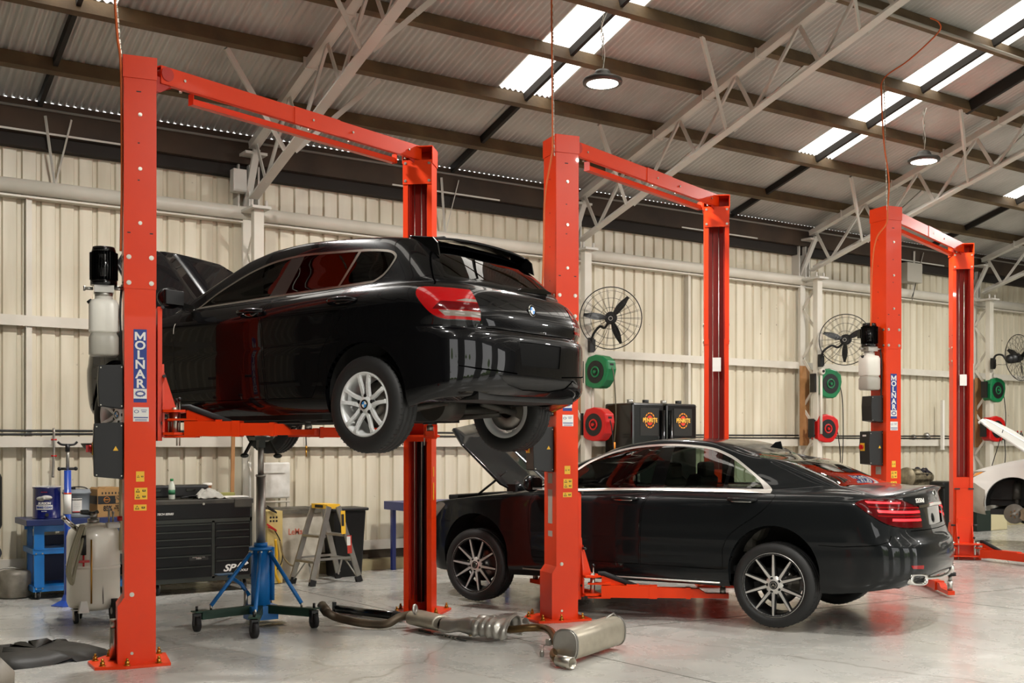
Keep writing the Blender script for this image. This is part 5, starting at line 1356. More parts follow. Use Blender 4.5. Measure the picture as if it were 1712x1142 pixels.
text(t, '20L', .022, FR(.30, -.0018, .255), M_ink, bold=.0004)
q = MB(FR(.095, -.002, .177)); q.lathe([(.026, 0), (.032, 0), (.032, .001), (.026, .001)], 24, closed=True); q.obj('round_logo', mat('logo_ochre', '#b5701c', .5), t); text(t, 'PENRITE', .018, FR(.095, -.0035, .177), mat('logo_ochre', '#b5701c'), bold=.0006)
q = MB(FR(.15, -.0015, .245))
for k in range(7): q.box((-.10 + .034 * k, 0, 0), (.014, .022, .001))
q.obj('printed_icons', M_ink, t)
# ---- tall blue under-hoist stand
o = FL(113, 1012); t = thing('support_stand', 'tall blue under-hoist support stand with a black forked head', 'stand', o)
q = MB(); q.cyl((0, 0, .03), (0, 0, 1.30), .033, n=18); q.obj('tube', mat('stand_blue', '#1d44a0', .35, coat=.3), t)
q = MB(); q.cyl((0, 0, .88), (0, 0, 1.07), .0345, n=18); q.obj('label_band', M_lab, t); q = MB(); q.cyl((0, 0, 1.07), (0, 0, 1.085), .035, n=18); q.obj('orange_band', M_or, t)
q = MB(); q.lathe([(0, 0), (.15, 0), (.15, .010), (.06, .05), (.035, .11)], 6, smooth=False); q.obj('foot', MATS['stand_blue'], t)
q = MB(); q.cyl((0, 0, 1.30), (0, 0, 1.53), .016, n=12); q.obj('screw_rod', M_alu, t)
q = MB(); q.tube(catmull([(-.09, 0, 1.575), (-.06, 0, 1.55), (0, 0, 1.545), (.06, 0, 1.55), (.09, 0, 1.575)], 4), .011, n=8); q.cyl((0, 0, 1.48), (0, 0, 1.55), .022, n=12); q.obj('fork_head', M_blk, t)
q = MB(); q.tube([(-.075, 0, 1.315), (.075, 0, 1.315)], .013, n=8); q.sphere((-.075, 0, 1.315), .019); q.sphere((.075, 0, 1.315), .019); q.obj('handle', M_blk, t)
# ---- white waste-oil drainer
o = FL(161, 1040) + V(0, .10, 0); t = thing('oil_drainer', 'white wheeled waste-oil drainer tank streaked with black oil', 'oil drainer', o)
def streak_mat():
    m = mat('white_tank_paint', '#e2dccd', .3, coat=.3); n = m.node_tree; b = n.nodes['Principled BSDF']; L = n.links
    tc = n.nodes.new('ShaderNodeTexCoord'); mp = n.nodes.new('ShaderNodeMapping'); mp.inputs['Scale'].default_value = (34, 34, 1.3); L.new(tc.outputs['Object'], mp.inputs[0])
    t_ = n.nodes.new('ShaderNodeTexNoise'); t_.inputs['Scale'].default_value = 1; t_.inputs['Detail'].default_value = 3; L.new(mp.outputs[0], t_.inputs[0])
    r = n.nodes.new('ShaderNodeMapRange'); r.inputs[1].default_value = .67; r.inputs[2].default_value = .72; L.new(t_.outputs['Fac'], r.inputs[0])
    x = n.nodes.new('ShaderNodeMixRGB'); x.inputs[1].default_value = srgb('#e2dccd'); x.inputs[2].default_value = srgb('#4b4438'); L.new(r.outputs[0], x.inputs[0]); L.new(x.outputs[0], b.inputs[0]); return m
q = MB(); q.lathe([(0, .10), (.15, .105), (.205, .135), (.222, .18), (.222, .46), (.226, .465), (.226, .478), (.219, .485), (.226, .492), (.226, .505), (.222, .51), (.222, .74), (.205, .80), (.15, .845), (.06, .86), (0, .862)], 56); q.obj('tank', streak_mat(), t)
q = MB(); q.cyl((0, 0, .85), (0, 0, .90), .05, n=20); q.cyl((0, 0, .90), (0, 0, .945), .028, n=16); q.obj('neck', M_alu, t)
q = MB(); q.tube([(-.08, .03, .95), (.0, 0, .94), (.04, .02, .955)], .018, n=8); q.box((-.07, .02, .955), (.07, .05, .04), bev=.01); q.obj('valve_handle', M_blk, t)
q = MB(); q.cyl((.10, -.17, .62), (.10, -.17, 1.36), .020, n=16); pole = q.obj('riser_pole', mat('ivory_pole', '#b9a988', .4, metal=.3), t, loc=(.10, .02, 0))
q = MB(); q.cyl((.20, -.15, .88), (.20, -.15, .92), .035, n=16); q.obj('pole_clamp', M_red, t); q = MB(); q.box((.16, -.12, .84), (.16, .09, .05), bev=.01); q.obj('pole_bracket', M_lab, t)
q = MB(); q.lathe([(.02, 1.42), (.06, 1.44), (.16, 1.52), (.185, 1.555), (.18, 1.56), (.15, 1.53), (.02, 1.46)], 32, Matrix.Translation((.08, .0, 0))); q.cyl((.2, -.15, 1.3), (.09, -.02, 1.44), .022, n=10); q.obj('catch_bowl', M_blk, t)
q = MB(); q.tube([(-.15, -.16, .80), (-.25, -.20, .88), (-.30, -.22, .93)], .022, n=10); q.obj('push_handle', M_chr, t)
M_hose = mat('clear_oily_hose', '#8f8a72', .3)
q = MB()
for k in range(3):
    q.tube(catmull([(-.13 - .01 * k, -.20, .86), (-.19 - .015 * k, -.24, .70), (-.25 - .012 * k, -.25, .48), (-.23, -.23, .40 - .02 * k), (-.20, -.22, .50), (-.14, -.21, .72), (-.12, -.20, .84)], 6), .013, n=8)
q.objs('suction_hose', M_hose, t)
q = MB(); q.cyl((-.13, -.20, .60), (-.13, -.20, .77), .022, n=12); q.obj('gauge_tube', M_blk, t); q = MB(); q.box((-.13, -.21, .545), (.09, .02, .02)); q.cyl((-.13, -.2, .50), (-.13, -.2, .60), .008); q.obj('drain_tap', M_red, t)
q = MB(); q.cyl((-.07, -.222, .18), (-.07, -.222, .73), .007, n=8); q.obj('sight_tube', M_brass, t)
q = MB(); q.prism([(-.17, .10), (-.08, .10), (-.10, .20), (-.15, .20)], -.20, -.16, 'xz'); q.obj('front_foot', M_lab, t)
caster(t, -.17, -.10, .055, .028); caster(t, -.08, .17, .055, .028)
q = MB(); q.cyl((.10, -.22, .105), (.15, -.22, .105), .105, n=28); q.obj('wheel', M_rub, t); q = MB(); q.cyl((.095, -.22, .105), (.156, -.22, .105), .03, n=16); q.obj('hub', M_alu, t)
for k in range(2): q = MB(); q.cyl((.12 + .035 * k, -.05, .84), (.12 + .035 * k, -.05, .98 - .03 * k), .009, n=8); q.sphere((.12 + .035 * k, -.05, .98 - .03 * k), .013); q.obj('probe', M_alu, t)
# ---- grimy round can on the floor
o = PW(24, 990, 12.16); o.z = 0; t = thing('drum', 'grimy squat metal can standing on the floor beside the blue cart', 'can', o)
q = MB(); q.lathe([(0, 0), (.13, 0), (.155, .02), (.158, .23), (.145, .265), (.10, .28), (0, .28)], 36); q.obj('can_body', mat('grimy_metal', '#a39c8e', .5, metal=.2, noise=(7, '#5b5448', .9)), t)
q = MB(); q.tube(catmull([(-.15, 0, .2), (-.17, -.03, .28), (-.05, -.06, .31), (.05, -.06, .29)], 4), .006, n=6); q.obj('handle', M_alu, t)
# ---- black office chair cut by the left edge
o = c2w(-4.62, 9.55); t = thing('swivel_chair', 'black padded swivel chair cut off by the left edge of the photo', 'chair', o, R(-20))
q = MB(); q.box((0, .0, 1.06), (.46, .10, .50), bev=.045); q.obj('backrest', M_blk, t); q = MB(); q.box((0, -.26, .62), (.48, .48, .10), bev=.04); q.obj('seat', M_blk, t)
q = MB(); q.cyl((0, -.24, .08), (0, -.24, .58), .03); q.box((0, .03, .75), (.07, .03, .35)); q.obj('pedestal', M_blk, t)
for k in range(5): a = R(72 * k + 30); q = MB(); q.bar((0, -.24, .10), (math.cos(a) * .22, -.24 + math.sin(a) * .22, .07), .05, .03); q.sphere((math.cos(a) * .22, -.24 + math.sin(a) * .22, .03), .03); q.obj('foot', M_blk, t)
# ---- black tool cabinet
o = V(3.33, 11.42, 0); TW, TD, TH = 1.06, .58, .98
t = thing('tool_cabinet', 'wide black drawer tool cabinet on casters against the back wall', 'cabinet', o)
M_cab = mat('satin_black_steel', '#060606', .35, spec=.3); M_cabf = mat('olive_black_frame', '#23261f', .45)
q = MB(); q.box((TW / 2, TD / 2, .54), (TW, TD, .82)); q.obj('carcass', M_cab, t)
q = MB(); q.box((TW / 2, TD / 2, TH - .03), (TW + .03, TD + .03, .055), bev=.01); q.box((TW - .1, -.01, TH - .05), (.20, .03, .10), bev=.01); q.obj('top', mat('worn_black_top', '#2b2924', .5, noise=(6, '#4b463b', .6)), t)
q = MB()
for z, h in ((.145, .05), (.755, .04)): q.box((TW / 2, -.006, z), (TW, .014, h))
for x in (.012, TW - .012): q.box((x, -.006, .54), (.024, .014, .80))
q.box((TW * .60, -.006, .45), (.03, .014, .60)); q.obj('front_frame', M_cabf, t)
q = MB(); q.box((TW / 2, -.012, .855), (TW - .05, .012, .15)); d = q.obj('drawer', M_cab, t); q = MB(); q.cyl((TW * .50, -.02, .93), (TW * .50, -.025, .93), .012, n=12); q.obj('lock', M_steel, t)
text(d, 'TECH SERIES', .030, FR(.13, -.0195, .835), M_lab, bold=.0006, shear=.3)
text(d, 'SP TOOLS', .014, FR(.95, -.0195, .918), M_lab, bold=.0003)
for x0, x1 in ((.03, TW * .60 - .018), (TW * .60 + .018, TW - .028)):
    hs = [.075, .075, .075, .10, .115, .125] if x0 < .5 else [.075, .075, .10, .14, .175]
    z = .73
    for h in hs:
        q = MB(); q.box(((x0 + x1) / 2, -.008, z - h / 2 + .0), (x1 - x0, .016, h - .008)); dr = q.obj('drawer', M_cab, t)
        q = MB(); q.box(((x0 + x1) / 2, -.020, z - .012), (x1 - x0 - .02, .012, .012)); q.obj('pull_rail', M_cabf, dr); z -= h
text(dr, 'SP', .10, FR(.80, -.0175, .245), M_lab, bold=.003, shear=.35, sx=1.25); text(dr, 'TOOLS', .032, FR(.95, -.0175, .215), M_lab, bold=.001, shear=.35, sx=1.1)
q = MB(FR(.96, -.0172, .265)); q.prism([(-.07, -.01), (-.03, .035), (.04, .045), (.06, .02), (.02, .0), (.0, .02), (-.02, -.02)], 0, .001); q.obj('logo_flash', M_lab, dr)
q = MB(FR(.48, -.0175, .37)); q.box((0, 0, 0), (.20, .045, .001)); sl = q.obj('small_plate', mat('dull_plate', '#24221e', .5), t); text(sl, 'POWER ASSIST TOOL\nCABINET', .014, FR(.48, -.019, .37), M_lab, bold=.0002)
for x in (.07, TW - .07):
    for y in (.06, TD - .06): caster(t, x, y, .055, .03)
def cab(x, y, z=TH - .002): return o + V(x, y, z)
oc = V(*o)
for k, (x0, w_, lb) in enumerate(((-.17, .20, 'black plastic tool case on the left of the cabinet top'), (.14, .30, 'longer black plastic tool case behind the rag and bottle'))):
    t = thing('tool_case', lb, 'case', oc + V(x0 + .28, .34, TH), group=None); q = MB(); q.box((w_ / 2 - .1, 0, .075), (w_ + .10, .24, .13), bev=.02); q.obj('case_body', M_blk, t)
    q = MB(); q.box((w_ / 2 - .1, -.122, .09), (.10, .012, .03), bev=.004); q.obj('handle', M_blkg, t)
t = thing('bottle', 'clear drink bottle with a green cap standing on the tool cabinet', 'bottle', oc + V(.235, .10, TH)); s_ = 1.0
q = MB(); q.lathe([(0, 0), (.031, 0), (.034, .006), (.034, .12), (.030, .15), (.014, .185), (.014, .195)], 24); q.obj('bottle_body', mat('cloudy_clear_plastic', '#c7cbbd', .15, coat=.5), t)
q = MB(); q.cyl((0, 0, .192), (0, 0, .215), .017, n=16); q.obj('cap', mat('green_cap', '#0f7a3c', .4), t); q = MB(); q.cyl((0, 0, .05), (0, 0, .10), .0345, n=24); q.obj('label', mat('green_label', '#2b6b45', .5), t)
t = thing('paper_cup', 'paper coffee cup with a white lid on the tool cabinet', 'cup', oc + V(.70, .36, TH)); q = MB(); q.lathe([(0, 0), (.032, 0), (.046, .135)], 24); q.obj('cup_body', mat('kraft_cup', '#8a5a35', .6), t); q = MB(); q.lathe([(.049, .130), (.05, .145), (.045, .155), (0, .155)], 24); q.obj('lid', M_white, t)
t = thing('rag', 'crumpled black and white patterned rag on the tool cabinet', 'rag', oc + V(.66, .10, TH - .004))
m_rag = mat('patterned_rag', '#d8d4c8', .9); n_ = m_rag.node_tree; wv = n_.nodes.new('ShaderNodeTexWave'); wv.inputs['Scale'].default_value = 14; wv.inputs['Distortion'].default_value = 12; cr_ = n_.nodes.new('ShaderNodeValToRGB'); cr_.color_ramp.elements[0].position = .42; cr_.color_ramp.elements[1].position = .5; cr_.color_ramp.elements[0].color = srgb('#2b2a28'); cr_.color_ramp.elements[1].color = srgb('#d8d4c8'); n_.links.new(wv.outputs[0], cr_.inputs[0]); n_.links.new(cr_.outputs[0], n_.nodes['Principled BSDF'].inputs[0])
from mathutils import noise as NZ
q = MB(); q.grid(lambda u, v: V((u - .5) * .36, (v - .5) * .2, max(.004, .105 * (1 - ((u - .4) * 2.1) ** 2) * (1 - ((v - .5) * 1.9) ** 2) + .03 * NZ.noise(V(u * 7, v * 5, 3)))), 36, 20); q.obj('rag_cloth', m_rag, t, solid=.004)
t = thing('tool_heap', 'small heap of dark hand tools beside the clear bottle', 'tools', oc + V(.40, .08, TH + .012)); 
for k in range(5): a = random.uniform(-.4, .4); q = MB(); q.tube([(-.09 + .02 * k, -.04 + .02 * k, .004 + .006 * (k % 3)), (.09, .03 * math.sin(a * 5), .01 + .006 * (k % 3))], .009, n=6); q.obj('tool', M_cab, t)
tag(MB().box((0, 0, 0), (.30, .22, .012), bev=.003).obj('paper_sheet', M_lab, loc=oc + V(.93, .24, TH + .006)), 'pale flat paper pile at the right end of the tool cabinet', 'paper')
tag(MB().box((0, 0, 0), (.24, .06, .045), bev=.006).obj('sponge', mat('olive_sponge', '#8c8a4c', .8), loc=oc + V(.90, .42, TH + .022)), 'olive green sponge block at the right end of the cabinet top', 'sponge')
tag(MB().box((0, 0, .34), (.04, .02, .68)).obj('timber_batten', M_ply, loc=oc + V(1.045, .55, TH + .0), rot=(0, R(1), 0)), 'thin wooden batten standing against the wall above the tool cabinet', 'batten')
# ---- blue transmission jack
ca, cb, cc = FL(425, 1067), FL(525, 1050), FL(329, 1056)
ctr = FL(436, 1042); ctr = V(ctr.x, ctr.y, 0)
t = thing('transmission_jack', 'blue upright transmission jack on three-wheeled dark green legs', 'jack', ctr)
q = MB(); q.cyl((0, 0, .09), (0, 0, .64), .083, n=28); q.cyl((0, 0, .64), (0, 0, .665), .10, n=28); q.cyl((0, 0, .665), (0, 0, .70), .058, n=24); q.cyl((.085, -.05, .2), (.085, -.05, .66), .02, n=10); q.box((0, 0, .10), (.24, .2, .12)); q.obj('cylinder', M_blue, t)
cd2 = c2w(1, 0) - c2w(0, 0); cf2 = c2w(0, 1)
q = MB(); q.cyl((0, 0, .68), (0, 0, 1.28), .040, n=20); q.cyl((0, 0, 1.28), (0, 0, 1.60), .026, n=20); q.cyl((0, 0, 1.27), (0, 0, 1.29), .044, n=20); q.obj('ram', M_alu, t)
M_dg = mat('dark_green_legs', '#1d3a2c', .5)
dirs = [(p - ctr) for p in (ca, cb, cc)] 
back = -(dirs[0] + (dirs[1] + dirs[2]) * .12); 
for i, d in enumerate(dirs + [back]):
    d = V(d.x, d.y, 0); L = d.length; u = d / L
    q = MB(); q.bar(u * .08 + V(0, 0, .13), u * (L - .04) + V(0, 0, .13), .05, .07); q.bar(u * (L - .10) + V(0, 0, .165), u * (L + .03) + V(0, 0, .165), .09, .012); lg = q.obj('leg', M_dg, t)
    q = MB(); e = u * L; n = V(-u.y, u.x, 0); q.M = Matrix.Translation(e); q.cyl((-.02, 0, .062), (.02, 0, .062), .062, n=24); q.obj('caster', M_rub, lg); q = MB(Matrix.Translation(e)); q.box((-.027, 0, .09), (.006, .05, .08)); q.box((.027, 0, .09), (.006, .05, .08)); q.box((0, 0, .14), (.06, .05, .02)); q.cyl((0, 0, .17), (0, 0, .21), .012, n=8); q.obj('caster_fork', M_blk, lg)
    q = MB(); q.tube([u * .095 + V(0, 0, .62), u * (L - .13) + V(0, 0, .20)], .017, n=10); q.obj('brace', M_blue, t)
    q = MB(); q.cyl(u * (L - .13) + V(0, 0, .16), u * (L - .13) + V(0, 0, .215), .010, n=8); q.cyl(u * .10 - n * .02 + V(0, 0, .625), u * .10 + n * .02 + V(0, 0, .625), .010, n=8); q.objs('brace_bolt', M_steel, t)
pc = -cd2.normalized(); q = MB(); q.tube([pc * .10 + V(0, 0, .24), pc * .17 + V(0, 0, .34), pc * .28 + V(0, 0, .41)], .018, n=8); ped = q.obj('pedal_arm', M_blue, t)
q = MB(Matrix.Translation(pc * .31 + V(0, 0, .425))); q.box((0, 0, 0), (.16, .10, .008)); q.obj('pedal', mat('pedal_grey_blue', '#3f617f', .5), t)
q = MB(); q.cyl(pc * .13 + V(0, 0, .12), pc * .13 + V(0, 0, .29), .018, n=12); q.obj('pump', M_alu, t)
q = MB(); q.box((0, 0, 1.60), (.16, .16, .03)); q.box((0, 0, 1.555), (.06, .06, .07)); q.bar((-.08, 0, 1.58), (-.16, -.05, 1.47), .02, .02); q.sphere((-.165, -.05, 1.455), .03, (1.2, 1, .7)); q.bar((.08, 0, 1.58), (.13, -.05, 1.46), .02, .02); q.sphere((.135, -.05, 1.45), .03, (1.3, 1, .7)); q.obj('saddle', M_cabf, t)
# ---- parts washer with raised lid, battery charger box
x0 = PW(463, 970, 11.95); o = V(x0.x, 11.93, 0)
t = thing('parts_washer', 'grimy white parts washer with its lid raised against the wall', 'parts washer', o)
M_dw = mat('grimy_white_plastic', '#cfc9ba', .5, noise=(5, '#8f8775', .8)); 
q = MB(); q.prism([(.02, 0), (.50, 0), (.58, .76), (-.02, .76)], 0, .42, 'xz'); q.obj('tub', M_dw, t)
q = MB(); q.box((.28, .2, .785), (.66, .46, .05)); q.box((.25, .22, .815), (.5, .3, .01)); q.obj('sink_top', mat('oily_top', '#6a6456', .6, noise=(9, '#2a2721', .9)), t)
q = MB(); q.box((.06, .39, 1.13), (.50, .04, .42), bev=.02); q.box((.06, .36, 1.22), (.36, .01, .008)); q.obj('lid', mat('white_lid', '#dcdad3', .45, noise=(8, '#a29d90', .6)), t)
q = MB(); q.tube([(-.18, .37, .88), (.30, .37, .88)], .012, n=8); q.box((.28, .38, .86), (.03, .03, .12)); q.obj('hinge_rail', M_dw, t)
text(t, 'LeMans', .10, FR(.25, -.0012, .55), mat('faded_red_print', '#b85a45', .6), bold=.001, sx=.8)
x1 = PW(441, 970, 11.9); t = thing('charger_box', 'narrow pale yellow electrical box with red clamps beside the parts washer', 'electrical box', V(x1.x - .03, 11.70, 0))
q = MB(); q.box((.08, .18, .41), (.18, .36, .80)); q.obj('box_body', mat('pale_yellow_paint', '#cfb875', .5, noise=(5, '#a8925a', .7)), t)
q = MB()
for k in range(6): q.cyl((.03 + .035 * (k % 3), -.002, .70 + .04 * (k // 3)), (.03 + .035 * (k % 3), .002, .70 + .04 * (k // 3)), .012, n=10)
q.objs('socket', M_blk, t)
for z in (.62, .82): q = MB(); q.bar((-.02, -.02, z + .05), (.08, -.03, z - .02), .02, .016); q.bar((-.01, -.02, z + .02), (.09, -.03, z - .03), .014, .012); q.obj('clamp', M_red if z < .7 else M_blk, t)
q = MB(); q.tube(catmull([(.07, -.02, .60), (.14, -.03, .45), (.15, -.03, .25), (.05, -.03, .13)], 6), .006, n=6); q.obj('lead', M_rub, t)
tag(MB().tube(catmull([(0, 0, .50), (.015, 0, .3), (-.01, -.02, .14), (.04, -.02, .02)], 6), .016, n=8).obj('yellow_strap', mat('yellow_strap', '#cf9f12', .6), loc=V(x1.x + .04, 11.66, 0)), 'yellow hose hanging down the front of the pale yellow box', 'hose')
tag(MB().tube(catmull([(0, 0, .48), (.04, 0, .30), (.13, -.02, .20), (.22, -.02, .22)], 6), .010, n=8).obj('brown_hose', mat('brown_hose', '#7a6a48', .6), loc=V(x1.x + .10, 11.67, 0)), 'brown hose looping across to the parts washer front', 'hose')
# ---- step ladder
fa, fb, fc, fd_ = FL(521, 981), FL(601, 973), FL(488, 976), FL(566, 967)     # near-left, near-right, far-left, far-right feet
t = thing('step_ladder', 'aluminium double-sided step ladder with a yellow top cap', 'ladder', fa); TZ = .86
A, Bf, C_, D_ = V(0, 0, 0), fb - fa, fc - fa, fd_ - fa
e1 = (Bf - A); 
ta = A.lerp(Bf, .50) + V(0, 0, TZ) ; tb = C_.lerp(D_, .50) + V(0, 0, TZ)
ta = ta.lerp(tb, .12); tb2 = tb.lerp(ta, .12)
up = (Bf - A).normalized()
tops = {0: ta - up * .06, 1: ta + up * .06, 2: tb2 - up * .06, 3: tb2 + up * .06}
for i, ft in enumerate((A, Bf, C_, D_)):
    q = MB(); q.bar(ft + V(0, 0, .04), tops[i], .022, .06, up); st = q.obj('stile', M_alu, t)
    q = MB(); q.bar(ft + V(0, 0, .0), ft.lerp(tops[i], .08), .034, .075, up); q.obj('rubber_foot', M_rub, st)
    if i == 1:
        dd = (tops[1] - ft); nn = up.cross(dd).normalized(); 
        fr_ = frame(ft.lerp(tops[1], .80) , up, dd); 
        q = MB(frame(ft.lerp(tops[1], .79) - (C_ - A).normalized() * .0125, up, dd)); q.box((0, 0, 0), (.058, .26, .003)); l1 = q.obj('yellow_label', M_yel, st)
        q = MB(frame(ft.lerp(tops[1], .82) - (C_ - A).normalized() * .0150, up, dd)); q.box((0, 0, 0), (.034, .13, .002)); q.obj('label_print', M_ink, l1)
        q = MB(frame(ft.lerp(tops[1], .50) - (C_ - A).normalized() * .0125, up, dd)); q.box((0, 0, 0), (.058, .20, .003)); l2 = q.obj('red_label', mat('label_red', '#b8382c', .5), st)
        q = MB(frame(ft.lerp(tops[1], .545) - (C_ - A).normalized() * .0145, up, dd)); q.box((0, 0, 0), (.046, .10, .002)); q.obj('label_text', M_lab, l2)
for k, f_ in enumerate((.30, .62)):
    for (i, j) in ((0, 2), (1, 3)):
        fts = (A, Bf, C_, D_); q = MB(); q.bar(fts[i].lerp(tops[i], f_), fts[j].lerp(tops[j], f_), .09, .025); q.obj('tread', M_alu, t)
q = MB(); q.bar(ta, tb2, .17, .05); q.obj('top_cap', M_yel, t); q = MB(frame(ta.lerp(tb2, .5) - up * .0875 , (tb2 - ta), V(0, 0, 1))); q.box((0, 0, 0), (.16, .03, .002)); q.obj('cap_print', M_ink, t)
q = MB(); q.bar(A.lerp(tops[0], .33), Bf.lerp(tops[1], .33), .012, .025); q.obj('spreader_bar', M_alu, t); q = MB(); q.bar(C_.lerp(tops[2], .33), D_.lerp(tops[3], .33), .012, .025); q.obj('spreader_bar', M_alu, t)
for (a_, b_) in ((A, C_), (C_, A), (Bf, D_), (D_, Bf)):
    i = [A, Bf, C_, D_].index(a_); j = [A, Bf, C_, D_].index(b_); q = MB(); q.bar(a_.lerp(tops[i], .04), a_.lerp(tops[i], .29).lerp(b_.lerp(tops[j], .29), .42), .02, .008); q.obj('corner_brace', M_alu, t)
# ---- black bin behind the ladder
o = PW(572, 960, 12.05); t = thing('waste_bin', 'black plastic bin standing behind the step ladder', 'bin', V(o.x, 12.0, 0))
q = MB()
for (z0, z1, w0, w1) in ((0, .78, .17, .21),):
    a = [q.bm.verts.new((sx * w0, sy * w0 * .8, z0)) for sx, sy in ((-1, -1), (1, -1), (1, 1), (-1, 1))]; b = [q.bm.verts.new((sx * w1, sy * w1 * .8, z1)) for sx, sy in ((-1, -1), (1, -1), (1, 1), (-1, 1))]
    q.bm.faces.new(a[::-1]); q.bm.faces.new(b)
    for k in range(4): q.bm.faces.new((a[k], a[(k + 1) % 4], b[(k + 1) % 4], b[k]))
q.obj('bin_body', M_blk, t, bevel=.02); q = MB(); q.box((0, 0, .79), (.47, .38, .035), bev=.012); q.obj('lid', M_blk, t)
# ---- dangling airline with a brass coupling, second one by the left stud
def air_line(lbl, px, y0, y1, yw, m=M_rub):
    a, b = PW(px, y0, yw), PW(px + 1, y1, yw); t = thing('air_hose', lbl, 'hose', a)
    q = MB(); q.tube(catmull([V(0, 0, 0), (b - a) * .35 + V(.012, 0, 0), (b - a) * .7 + V(-.008, 0, 0), (b - a)], 5), .007, n=8); q.obj('hose', m, t)
    q = MB(); d = b - a; q.cyl(d, d - V(0, 0, .05), .012, n=10); q.cyl(d - V(0, 0, .05), d - V(0, 0, .13), .009, n=10); q.obj('coupling', M_brass, t)
air_line('black air hose ending in a brass coupling beneath the lifted hatchback', 511, 563, 745, 12.37)
p = PW(90, 716, 12.35); q2 = PW(88, 795, 12.35); t = thing('air_valve_pipe', 'grey air pipe with red clamps coming down the wall above the blue drum', 'pipe', p)
q = MB(); q.tube(catmull([V(0, 0, 0), V(0, 0, -.25), V(-.01, 0, -.5), (q2 - p)], 4), .013, n=8); q.obj('pipe', M_alu, t)
for dz in (-.12, -.29): q = MB(); q.cyl((-.028, -.005, dz), (.028, -.005, dz), .009, n=8); q.obj('clamp', M_red, t)
# ================================================================ on the floor
# splash tray
def tray(px, py, z=0): v = FL(px, py); v.z = z; return v
T0 = tray(60, 1100); t = thing('undertray', 'torn black plastic car undertray lying on the floor at lower left', 'undertray', T0)
out = [(-60, 1092, .0), (0, 1084, .015), (12, 1082, .06), (18, 1084, .03), (25, 1075, .07), (37, 1075, .08), (42, 1081, .05), (48, 1079, .04), (47, 1072, .10), (78, 1067, .12), (92, 1073, .08), (110, 1069, .07), (117, 1076, .05), (145, 1077, .05), (175, 1085, .03), (186, 1090, .02), (186, 1098, .0), (155, 1103, .0), (128, 1107, .0), (120, 1100, .03), (110, 1104, .02), (88, 1112, .0), (55, 1117, .0), (15, 1121, .0), (5, 1115, .02), (-60, 1118, .0)]
M_tray = mat('grubby_black_tray', '#15130f', .55, noise=(5, '#2d2a24', .7), bump=(25, .2))
q = MB(); cen = V(0, 0, .05)
vs = []
for px, py, z in out:
    # a raised rim point: found on the ray at height z
    Y = F_PX * (CAM_H - z) / (py - HOR); w_ = c2w((px - 856) / F_PX * Y, Y, z); vs.append(w_ - T0)
ring = [q.bm.verts.new(v) for v in vs]; mid = [q.bm.verts.new(V(v.x * .72, v.y * .72, v.z * .5 + .055)) for v in vs]; c = q.bm.verts.new((0, 0, .07)); n = len(vs)
for k in range(n):
    q.bm.faces.new((ring[k], ring[(k + 1) % n], mid[(k + 1) % n], mid[k])); q.bm.faces.new((mid[k], mid[(k + 1) % n], c))
bmesh.ops.recalc_face_normals(q.bm, faces=q.bm.faces[:]); q._fin(q.bm.verts[:], None, True); q.obj('tray_sheet', M_tray, t, solid=.006)
a1, b1 = tray(0, 1101) - T0, tray(180, 1091) - T0
for k in range(3):
    q = MB(); dv = (b1 - a1); off = (tray(90, 1094 + 3 * k) - T0) - (a1 + b1) / 2; q.bar(a1 * .9 + off + V(0, 0, .066), b1 * .8 + off + V(0, 0, .035), .012, .012); q.obj('rib', M_tray, t)
q = MB(); a1, b1 = tray(0, 1110) - T0, tray(88, 1104) - T0; q.bar(a1 + V(0, 0, .055), b1 + V(0, 0, .055), .012, .008); q.obj('torn_edge', mat('torn_pale_edge', '#b9b09a', .7), t)
# steel pins by the foot of the first lift
o = FL(190, 1107); t = thing('steel_sleeve', 'bright steel height-extension sleeve standing on the first lift base plate', 'sleeve', V(o.x, o.y, .021))
q = MB(); q.cyl((0, 0, 0), (0, 0, .22), .028, n=20); q.cyl((0, 0, .22), (0, 0, .275), .025, n=20); q.cyl((0, 0, .275), (0, 0, .285), .028, n=20); q.obj('sleeve', M_steel, t)
# ---- exhaust system
def fl3(px, py, z): Y = F_PX * (CAM_H - z) / (py - HOR); return c2w((px - 856) / F_PX * Y, Y, z)
M_exp = mat('aged_exhaust_pipe', '#6b5c48', .45, metal=.45, noise=(5, '#3a3128', .8)); M_exb = mat('blued_bronze_pipe', '#7c6036', .35, metal=.9, noise=(4, '#5d5040', .7))
M_sil = mat('dull_silencer_steel', '#b5ad9b', .38, metal=.55, noise=(10, '#93897a', .6))
E0 = FL(720, 1045); t = thing('exhaust_system', 'long removed car exhaust lying across the floor, with a box silencer at its right end', 'exhaust', E0)
pts = [fl3(538, 1013, .16), fl3(547, 1024, .12), fl3(565, 1033, .075), fl3(600, 1041, .05), fl3(632, 1044, .04), fl3(650, 1042, .05), fl3(668, 1032, .09), fl3(690, 1027, .11)]
q = MB(); q.tube([p - E0 for p in catmull(pts, 6)], .035, n=14); q.obj('front_pipe', M_exp, t)
q = MB(); q.tube([pts[0] - E0 + V(0, 0, .004), pts[1] - E0 + V(0, 0, .0)], .042, n=14); q.obj('pipe_joint', M_exp, t)
a, b = fl3(694, 1032, .095) - E0, fl3(738, 1042, .085) - E0
